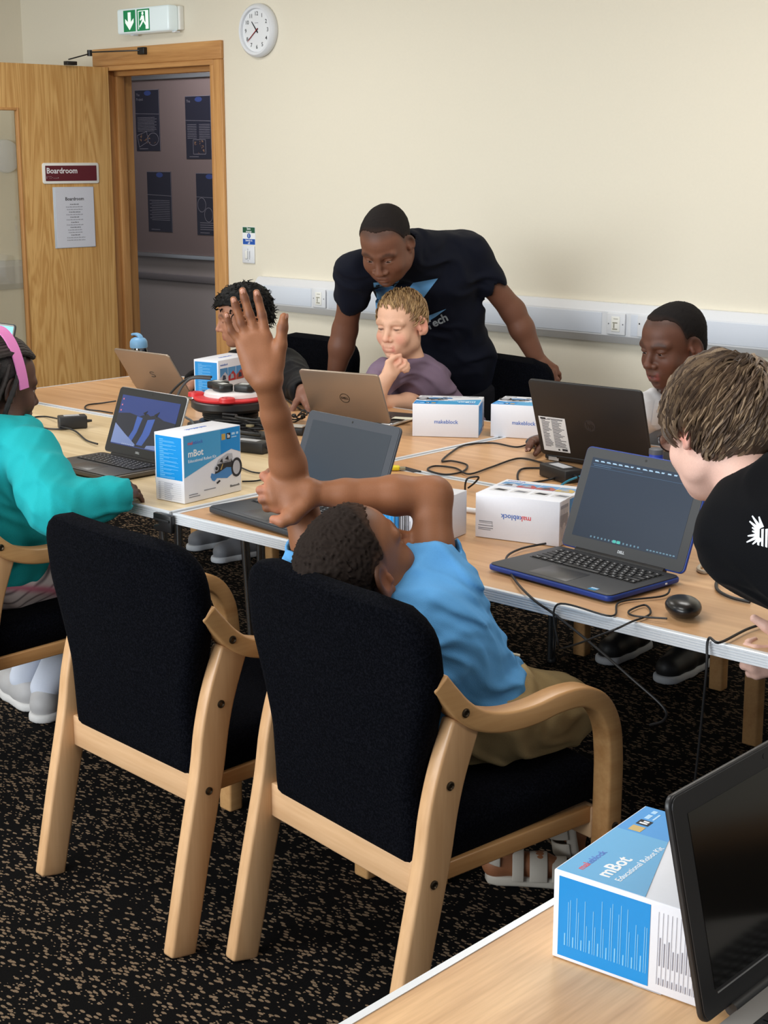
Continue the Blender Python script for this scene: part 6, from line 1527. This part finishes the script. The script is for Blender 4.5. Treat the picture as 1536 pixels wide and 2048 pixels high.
v, f = T.mesh(.0055, fold_noise([((.5, .2, 1), 70, .5, 1), ((-.7, .3, .8), 60, 2.0, .8)], .007)); P.part('jacket', v, f, [cloth('charcoal_jacket', (20, 21, 25), .7)])
seated_trousers(P, legs, pel, (34, 36, 42), 'dark_trousers_2')
for h_, k_, a_ in legs: shoe(P, a_, (-.1, -1, 0), .2, ms_g, ms_w)
finish(P)
# ------------------------------------------------------------------ 5. boy in the white shirt
P = Person('boy in a white polo shirt behind the black laptop', (-2.50, 4.32, 0), .0036)
H = Head((-2.4935, 4.0283, 1.0419), (-.20, -.955, -.22), (-.05, -.21, .976), 1.05, .95)
S = Solid(); H.build(S, jaw=.96, wide_nose=1.2, lips=1.25, openm=.8, eye=.36)
nb = np.array((-2.5174, 4.1160, 0.8596)); SR = np.array((-2.5745, 3.9965, 0.8235)); SL = np.array((-2.4660, 4.2827, 0.7974)); ER = np.array((-2.6652, 3.8524, 0.7182)); WR = np.array((-2.7247, 3.6986, 0.7569)); EL = np.array((-2.3603, 4.1479, 0.6367)); WL = np.array((-2.3974, 3.8573, 0.7064))
chest = np.array((-2.5443, 4.2082, 0.7002)); pel = np.array((-2.50, 4.34, .52))
S.chain([H.w((0, -.03, -.05)), nb], [.048, .052], .03); S.chain([nb, chest, lerp(chest, pel, .4)], [.05, .07, .06], .04); S.cap(SR, SL, .04, .04, .03)
arm_of(S, SR, ER, WR, (.042, .036, .036, .026)); arm_of(S, SL, EL, WL, (.042, .036, .036, .026))
n1 = finger_set(S, WR, np.array((-2.6906, 3.5724, 0.7873)) - WR, np.array((.6, -.7, .1)), np.array((0, -.1, -1)), .95, ((10, 25, 20),) * 4); finger_set(S, WL, (0, -1, -.1), (-1, 0, 0), (0, -.1, -1), .9)
legs = seated_legs(Solid(), pel, (-1, 0, 0), (0, -1, 0), foot=((-2.42, 4.10, 0), (-2.66, 4.13, 0)))
v, f = S.mesh(P.h); sp = H.spots((142, 74, 72), .8, (30, 20, 18), .7, (110, 62, 46), .3) + [skin_fade(H, (58, 39, 32), .7), (H.w((0, .094, -.0705)), .007, (46, 22, 22), .8), (H.w((0, .0925, -.0672)), .0045, (210, 200, 192), .5)]
body = P.part('body', v, f, [M_SKIN], paint(v, (94, 60, 46), sp)); H.eyes(P.root, (28, 18, 15), .5, .1); nails_mesh(body, n1[:4], (150, 104, 90))
crop_hair(P, H, .0040, (22, 19, 19), (46, 33, 28), .0036)
ax = nrm(nb - pel); A = frame3((-.98, -.1, 0), ax); T = Solid()
T.ell(lerp(chest, nb, .35), (.14, .10, .13), A, .03); T.ell(lerp(chest, pel, .3), (.145, .105, .15), A, .04); T.ell(lerp(chest, pel, .8), (.145, .115, .14), A, .04)
T.cap(nb, SR, .056, .058, .03); T.cap(nb, SL, .056, .060, .03); eR = lerp(SR, ER, .5); eL = lerp(SL, EL, .55); T.cap(SR, eR, .058, .056, .03); T.cap(SL, eL, .060, .056, .03)
dR = nrm(ER - SR); dL = nrm(EL - SL); T.cap(eR + dR * .026, eR + dR * .15, .048, .06, .004, 's'); T.cap(eL + dL * .026, eL + dL * .15, .048, .06, .004, 's')
T.cap(nb + ax * .034, nb + ax * .12, .054, .062, .006, 's'); T.cut((0, 0, -1), (0, 0, .47), .006)
v, f = T.mesh(.0045, fold_noise([((.6, .2, 1), 85, .5, 1), ((-.7, .3, .8), 70, 2.0, .8)], .005)); shirt = P.part('polo_shirt', v, f, [cloth('white_cotton', (224, 224, 228))]); bv = bvh_of(v, f)
M_COL = cloth('white_collar', (214, 212, 216)); vd = np.array((-0.5334, 0.8549, 1.4451)) - np.array((0, 0, 1.6))
P.mesh('collar', MB().sweep([nb + ax * .028 + A[0] * (.060 * math.cos(a)) + A[1] * (.060 * math.sin(a)) for a in [2 * PI * k / 26 for k in range(27)]], .030, .005, tuple(ax + A[1] * .3)), M_COL, smooth=True)
P.mesh('neck_cord', MB().tube([nb + ax * .050 + A[0] * (.057 * math.cos(a)) + A[1] * (.056 * math.sin(a)) for a in [2 * PI * k / 26 for k in range(27)]], .004, 8), M_BLACKM, smooth=True)
gv, gf = grid_poly(((-2.5298, 3.9971, 0.8720), (-2.5003, 4.0242, 0.8720), (-2.5039, 3.9962, 0.7940), (-2.5271, 3.9759, 0.7970)), 8); decal('placket', shirt, gv, gf, vd, bv, cloth('white_placket', (232, 232, 236)), (0, 0, 0), .003)
for bx_, by_ in ((1323, 794), (1314, 822)):
    hit = bv.ray_cast(Vector((0, 0, 1.6)), Vector((np.array({1323: (-0.5354, 0.8537, 1.4470), 1314: (-0.5362, 0.8501, 1.4381)}[bx_]) - np.array((0, 0, 1.6))).tolist()).normalized())
    if hit[0]: P.mesh('button', MB().lathe([(.0001, -.002), (.0048, -.002), (.0048, .002), (.0001, .002)], tuple(hit[0] + hit[1] * .003), 12, M=hit[1].to_track_quat('Z', 'Y').to_matrix().to_4x4()), plain('shirt_button', (206, 196, 196), .3), smooth=True)
seated_trousers(P, legs, pel, (38, 40, 48), 'dark_trousers_3')
for h_, k_, a_ in legs: shoe(P, a_, (.05, -1, 0), .2, ms_b, ms_w, .046)
finish(P)
# ------------------------------------------------------------------ 6. light-brown-haired boy at the right edge
P = Person('light-brown-haired boy in a black T-shirt and glasses at the right edge', (-0.95, 2.08, 0), .0038)
H = Head((-1.4306, 2.4874, 1.1039), (-.86, .36, -.34), (-.22, .20, .95), 1.05, .95)
S = Solid(); H.build(S, jaw=1.0, ears=1.1)
nb = np.array((-1.3180, 2.4402, 0.9804)); SL = np.array((-1.3183, 2.3706, 0.9372)); SR = np.array((-1.2627, 2.5629, 1.0322)); EL = np.array((-1.1694, 2.4449, 0.8283)); WL = np.array((-1.2411, 2.4796, 0.7049)); pel = np.array((-0.9838, 2.3621, 0.9094)); chest = lerp(nb, pel, .38)
ER = np.array((-.84, 2.42, .86)); WR = np.array((-.78, 2.62, .78))
S.chain([H.w((0, -.035, -.045)), nb], [.050, .056], .03); S.chain([nb, chest, lerp(chest, pel, .4)], [.055, .07, .06], .04); S.cap(SL, SR, .045, .045, .03)
arm_of(S, SL, EL, WL, (.046, .038, .038, .026)); arm_of(S, SR, ER, WR, (.046, .038, .038, .026))
n1 = finger_set(S, WL, np.array((-1.2748, 2.4470, 0.6995)) - WL, np.array((.2, -.2, .9)), np.array((-.2, .9, .1)), .95, ((40, 45, 30),) * 4); finger_set(S, WR, (-.9, .4, -.1), (-.3, -.9, 0), (0, 0, -1), .95)
v, f = S.mesh(P.h); sp = H.spots((206, 130, 124), .6, (120, 90, 70), .5, (228, 116, 96), .55)
body = P.part('body', v, f, [M_SKIN], paint(v, (226, 184, 168), sp)); nails_mesh(body, n1[:4], (228, 176, 164))
M_BRN = [plain('light_brown_hair_%d' % k, c, .5, bump=.4, bscale=600) for k, c in enumerate(((112, 92, 74), (142, 120, 96), (84, 68, 56)))]
zs_r = [-.080, -.078, -.070, -.055, -.018, .004, -.01, .0, .02, .04, .05, .055]
v, f = hair_cap(H, .009, .0042, .0022, 160, zs_r, back=1.0); P.part('hair', v, f, [M_BRN[2]])
rts = scalp_roots(1900, 31, lambda p: p[2] > np.interp(p[1], HL_Y, zs_r) + .012 and not (abs(p[0]) > .05 and p[2] < .03 and p[1] > -.045))
cw = np.array((.020, -.055, .105))
def flow_r(q, t, ph):
    d = q - cw; d = d / max(.02, np.linalg.norm(d)); sw = np.cross(d, (q - np.array((0, -.012, .03))) * 10)
    return d * 1.0 + sw * .35 + np.array((.0, .0, -.45))
P.mesh('hair_locks', strands(H, rts, flow_r, lambda p: .075 if p[2] > .02 or p[1] < -.05 else .045, .020, .0024, 8, 7, .012, .26, 3), M_BRN, smooth=True)['kind'] = 'stuff'
gl = MB().tube(smoothline([H.w((-.080, -.002, .006)), H.w((-.078, .05, .006)), H.w((-.066, .098, .006))], 4), .0018, 8)
gs = P.mesh('glasses', gl, plain('glasses_frame', (34, 30, 34), .3), smooth=True)
for sx in (-1, 1):
    ring = [H.w((sx * .034 + .026 * math.cos(a), .112 - .35 * abs(sx * .034 + .026 * math.cos(a)) ** 1.3, .0 + .020 * math.sin(a))) for a in [2 * PI * k / 24 for k in range(25)]]
    o_ = obj('rim', MB().tube(ring, .0018, 6), MATS['glasses_frame'], gs, smooth=True)
    o_ = obj('lens', MB().add([tuple(x) for x in ring[:-1]], [tuple(range(24))]), glass('lens_glass', (215, 222, 228)), gs)
o_ = obj('temple_arm', MB().tube([H.w((.080, -.002, .006)), H.w((.066, .098, .006))], .0018, 8), MATS['glasses_frame'], gs, smooth=True)
ax = nrm(nb - pel); A = frame3(nrm(SR - SL), ax); T = Solid()
T.ell(lerp(nb, chest, .55), (.155, .115, .14), A, .04); T.ell(lerp(chest, pel, .35), (.15, .118, .17), A, .05); T.ell(lerp(chest, pel, .9), (.15, .12, .15), A, .05)
T.cap(nb, SL, .062, .064, .03); T.cap(nb, SR, .066, .070, .03); T.cap(lerp(nb, SR, .3) + ax * .02, lerp(nb, SR, .8) + ax * .02, .066, .066, .03); eL = lerp(SL, EL, .55); eR = lerp(SR, ER, .55); T.cap(SL, eL, .062, .062, .03); T.cap(SR, eR, .062, .06, .03)
dL = nrm(EL - SL); T.cap(eL + dL * .03, eL + dL * .2, .062, .08, .004, 's'); T.cap(nb + (np.array(H.w((0, -.03, -.05))) - nb) * .42, H.w((0, -.03, -.02)), .060, .07, .006, 's'); T.cut(-ax, pel - ax * .1, .008)
v, f = T.mesh(.0045, fold_noise([((.5, .2, 1), 55, .5, 1), ((-.7, .3, .8), 45, 2.0, .8)], .005)); shirt = P.part('tshirt', v, f, [cloth('black_cotton', (9, 10, 14))]); bv = bvh_of(v, f)
vd = np.array((-0.4769, 0.8805, 1.3621)) - np.array((0, 0, 1.6)); M_WPR = plain('print_white', (222, 226, 232), .7)
r3 = np.array((.737, .676, 0)); u3 = np.array((0, 0, 1.0)); c3 = np.array((-1.2278, 2.2989, 0.9764)); px = 2.6 / 3050
rnd = random.Random(9)
for k in range(9):
    a = R(112 + k * 17); L0, L1 = (12, 26 + 9 * math.sin(k * 1.3) + 6)
    d = np.array((math.cos(a), math.sin(a))); n_ = np.array((-d[1], d[0]))
    pt = lambda q: c3 + r3 * (q[0] * px) + u3 * (q[1] * px)
    gv, gf = grid_poly((pt(d * L0 - n_ * 4), pt(d * L0 + n_ * 4), pt(d * L1 + n_ * 1.5 - np.array((0, -4))), pt(d * L1 - n_ * 1.2 - np.array((0, -4)))), 5); decal('feather_print', shirt, gv, gf, vd, bv, M_WPR, (0, 0, 0))
for k in range(5):
    x = -14 + k * 8; gv, gf = grid_poly((pt((x, 8)), pt((x + 5, 9)), pt((x + 6, -26 - 2 * k)), pt((x + 1.5, -24 - 2 * k))), 4); decal('feather_print', shirt, gv, gf, vd, bv, M_WPR, (0, 0, 0))
K = Solid(); K.ell(pel, (.15, .125, .11), A, .03)
for hx in (-1.0, -.86): K.chain([(hx, 2.12, .82), (hx, 2.10, .44), (hx, 2.08, .12)], [.09, .072, .062], .03)
K.cut((0, 0, -1), (0, 0, .09), .004); v, f = K.mesh(.008); P.part('trousers', v, f, [cloth('black_jeans', (26, 27, 32))])
for hx in (-1.0, -.86): shoe(P, (hx, 2.08, .09), (-.55, .83, 0), .21, ms_b, ms_b)
finish(P)
# ------------------------------------------------------------------ 7. girl in the teal hoodie
P = Person('girl in a teal hoodie with braids and a pink headband', (-3.45, 2.20, 0), .0038)
H = Head((-3.4463, 2.2549, 1.0133), (.06, .975, -.20), (.02, .19, .98), 1.03, .97)
S = Solid(); H.build(S, jaw=.96, wide_nose=1.15, lips=1.15)
nb = np.array((-3.4041, 2.2280, 0.8936)); SR = np.array((-3.2539, 2.2147, 0.8564)); SL = np.array((-3.5738, 2.1929, 0.8340)); ER = np.array((-3.0885, 2.1671, 0.7550)); WR = np.array((-3.0378, 2.3299, 0.7704)); chest = np.array((-3.3908, 2.2216, 0.7463)); pel = np.array((-3.455, 2.20, .52)); EL = np.array((-3.4839, 2.0977, 0.7122)); WL = np.array((-3.50, 2.36, .60))
S.chain([H.w((0, -.03, -.05)), nb], [.046, .050], .03); S.chain([nb, chest, lerp(chest, pel, .4)], [.05, .07, .06], .04); S.cap(SR, SL, .04, .04, .03)
arm_of(S, SR, ER, WR, (.042, .036, .034, .025)); arm_of(S, SL, EL, WL, (.042, .036, .034, .025))
finger_set(S, WR, np.array((-3.1274, 2.4687, 0.7642)) - WR, np.array((-.8, .1, .3)), np.array((.1, .1, -.95)), .90, ((15, 35, 25),) * 4); finger_set(S, WL, (.3, .9, -.1), (1, -.3, 0), (0, 0, -1), .9)
legs = seated_legs(Solid(), pel, (1, 0, 0), (.05, 1, 0), .33, foot=((-3.72, 2.47, 0), (-3.60, 2.46, 0)))
v, f = S.mesh(P.h); sp = H.spots((110, 62, 58), .7, (26, 18, 16), .8, (92, 56, 42), .3) + [skin_fade(H, (30, 22, 20), .8, None, .012)]
P.part('body', v, f, [M_SKIN], paint(v, (84, 54, 42), sp)); H.eyes(P.root, (28, 18, 15), .3)
M_BRD = [plain('braid_%d' % k, c, .6, bump=.5, bscale=500) for k, c in enumerate(((34, 26, 24), (50, 40, 37), (24, 19, 18)))]
v, f = hair_cap(H, .007, .0042, .0015, 260); P.part('hair', v, f, [M_BRD[2]])
def braid(pts, r):
    q = smoothline(pts, 12); mb = MB(); mb.tube(q, [r * (1 + .32 * abs(math.sin(k * .95))) * (1 if k < len(q) - 4 else .5) for k in range(len(q))], 7, mi=random.randrange(3)); return mb
random.seed(6)
for k in range(17):
    x = -.078 + .0098 * k; y0 = .055 - .3 * x * x * 10 * .2
    pts = [H.w((x * .55, .066, .098 - x * x * 2)), H.w((x * .85, .02, .125 - x * x * 5)), H.w((x * 1.0, -.06, .105 - x * x * 5)), H.w((x * 1.15, -.112, .03)), H.w((x * 1.2, -.118 + .004 * (k % 3), -.05)), H.w((x * 1.25 + .004 * (k % 2), -.105, -.125 - .008 * (k % 4)))]
    P.mesh('braid', braid(pts, .0062), M_BRD, smooth=True)
for sx in (-1, 1):
    for k in range(5):
        y = .040 - .03 * k; pts = [H.w((sx * .074, y, .062)), H.w((sx * (.084 + .004 * (k % 2)), y - .012, .02)), H.w((sx * (.088 + .004 * (k % 2)), y - .03, -.04)), H.w((sx * .084, y - .04, -.11 - .01 * (k % 3)))]
        if k != 0: P.mesh('braid', braid(pts, .0058), M_BRD, smooth=True)
hb = [H.w(((.096 - .004 * math.cos(2 * a)) * math.cos(a), .018 - .042 * math.sin(a), .014 + .132 * math.sin(a))) for a in [PI * (-.02 + 1.04 * k / 26) for k in range(27)]]
P.mesh('headband', MB().sweep(hb, .026, .006, tuple(H.R.T @ np.array((0, .92, .38)))), plain('pink_band', (212, 122, 178), .7), smooth=True)
ax = nrm(nb - pel); A = frame3((.95, .2, 0), ax); T = Solid()
T.ell(lerp(chest, nb, .35), (.150, .112, .13), A, .03); T.ell(lerp(chest, pel, .3), (.155, .12, .15), A, .04); T.ell(lerp(chest, pel, .8), (.158, .135, .13), A, .04)
T.cap(nb, SR, .062, .066, .03); T.cap(nb, SL, .062, .066, .03); T.chain([SR, lerp(SR, ER, .6), ER], [.068, .068, .064], .03); T.chain([ER, lerp(ER, WR, .45), lerp(ER, WR, .82), lerp(ER, WR, .95)], [.064, .054, .046, .041], .02); T.chain([SL, EL, lerp(EL, WL, .9)], [.066, .058, .042], .03)
d_ = nrm(WR - ER); T.cap(lerp(ER, WR, .99), WR + d_ * .1, .037, .05, .004, 's')
hd = [nb + ax * .028 + A[0] * (.085 * math.cos(a)) + A[1] * (-.022 + .085 * math.sin(a)) + ax * (.012 * math.sin(-a)) for a in [2 * PI * k / 14 for k in range(15)]]
T.chain(hd, [.030] * 15, .02); T.ell(nb - A[1] * .085 - ax * .01, (.085, .045, .055), A, .03)
T.cap(nb + ax * .045, H.w((0, -.02, -.03)), .058, .066, .008, 's'); T.cut((0, 0, -1), (0, 0, .505), .008)
v, f = T.mesh(.0045, fold_noise([((.5, .2, 1), 70, .5, 1), ((-.7, .3, .8), 60, 2.0, .8), ((.9, .3, 0), 110, .4, .5)], .0055)); P.part('hoodie', v, f, [cloth('teal_fleece', (34, 166, 172), bs=350)])
P.mesh('cuff', MB().tube([lerp(ER, WR, t) for t in (.90, .94, .99, 1.0)], [.0395, .0435, .0425, .039], 20), cloth('teal_cuff', (38, 168, 174)), smooth=True)
m, nt, b, new = nmat('plaid_cotton'); tc = new('ShaderNodeTexCoord'); mp = new('ShaderNodeMapping'); mp.inputs['Rotation'].default_value = (.3, .5, .6); nt.links.new(tc.outputs['Object'], mp.inputs['Vector'])
w1 = new('ShaderNodeTexWave'); w1.inputs['Scale'].default_value = 14; w2 = new('ShaderNodeTexWave'); w2.bands_direction = 'Z'; w2.inputs['Scale'].default_value = 5
for w_ in (w1, w2): nt.links.new(mp.outputs[0], w_.inputs['Vector'])
c1 = new('ShaderNodeMix'); c1.data_type = 'RGBA'; c1.inputs['A'].default_value = s2l((214, 206, 208)); c1.inputs['B'].default_value = s2l((120, 112, 118))
pw = new('ShaderNodeMath'); pw.operation = 'POWER'; pw.inputs[1].default_value = 6; nt.links.new(w1.outputs['Fac'], pw.inputs[0]); nt.links.new(pw.outputs[0], c1.inputs['Factor'])
c2 = new('ShaderNodeMix'); c2.data_type = 'RGBA'; c2.inputs['B'].default_value = s2l((196, 120, 142)); pw2 = new('ShaderNodeMath'); pw2.operation = 'POWER'; pw2.inputs[1].default_value = 5; nt.links.new(w2.outputs['Fac'], pw2.inputs[0]); nt.links.new(pw2.outputs[0], c2.inputs['Factor']); nt.links.new(c1.outputs['Result'], c2.inputs['A']); nt.links.new(c2.outputs['Result'], b.inputs['Base Color']); b.inputs['Roughness'].default_value = .85
tr_ = seated_trousers(P, legs, pel, (200, 190, 195), 'unused_plaid', .006, (.088, .074, .064, .06), .30); tr_.data.materials[0] = m
for h_, k_, a_ in legs:
    Q = Solid(); Q.chain([lerp(k_, a_, .35), lerp(k_, a_, .6), a_], [.062, .056, .046], .02); v, f = Q.mesh(.006); P.part('sock', v, f, [cloth('white_sock', (206, 212, 226))])
    shoe(P, a_, (-.55, .6, 0) if a_[0] > -3.66 else (-.9, .2, 0), .2, plain('trainer_pale', (176, 174, 174), .6), plain('sole_pale', (208, 206, 204), .6), .046)
finish(P)
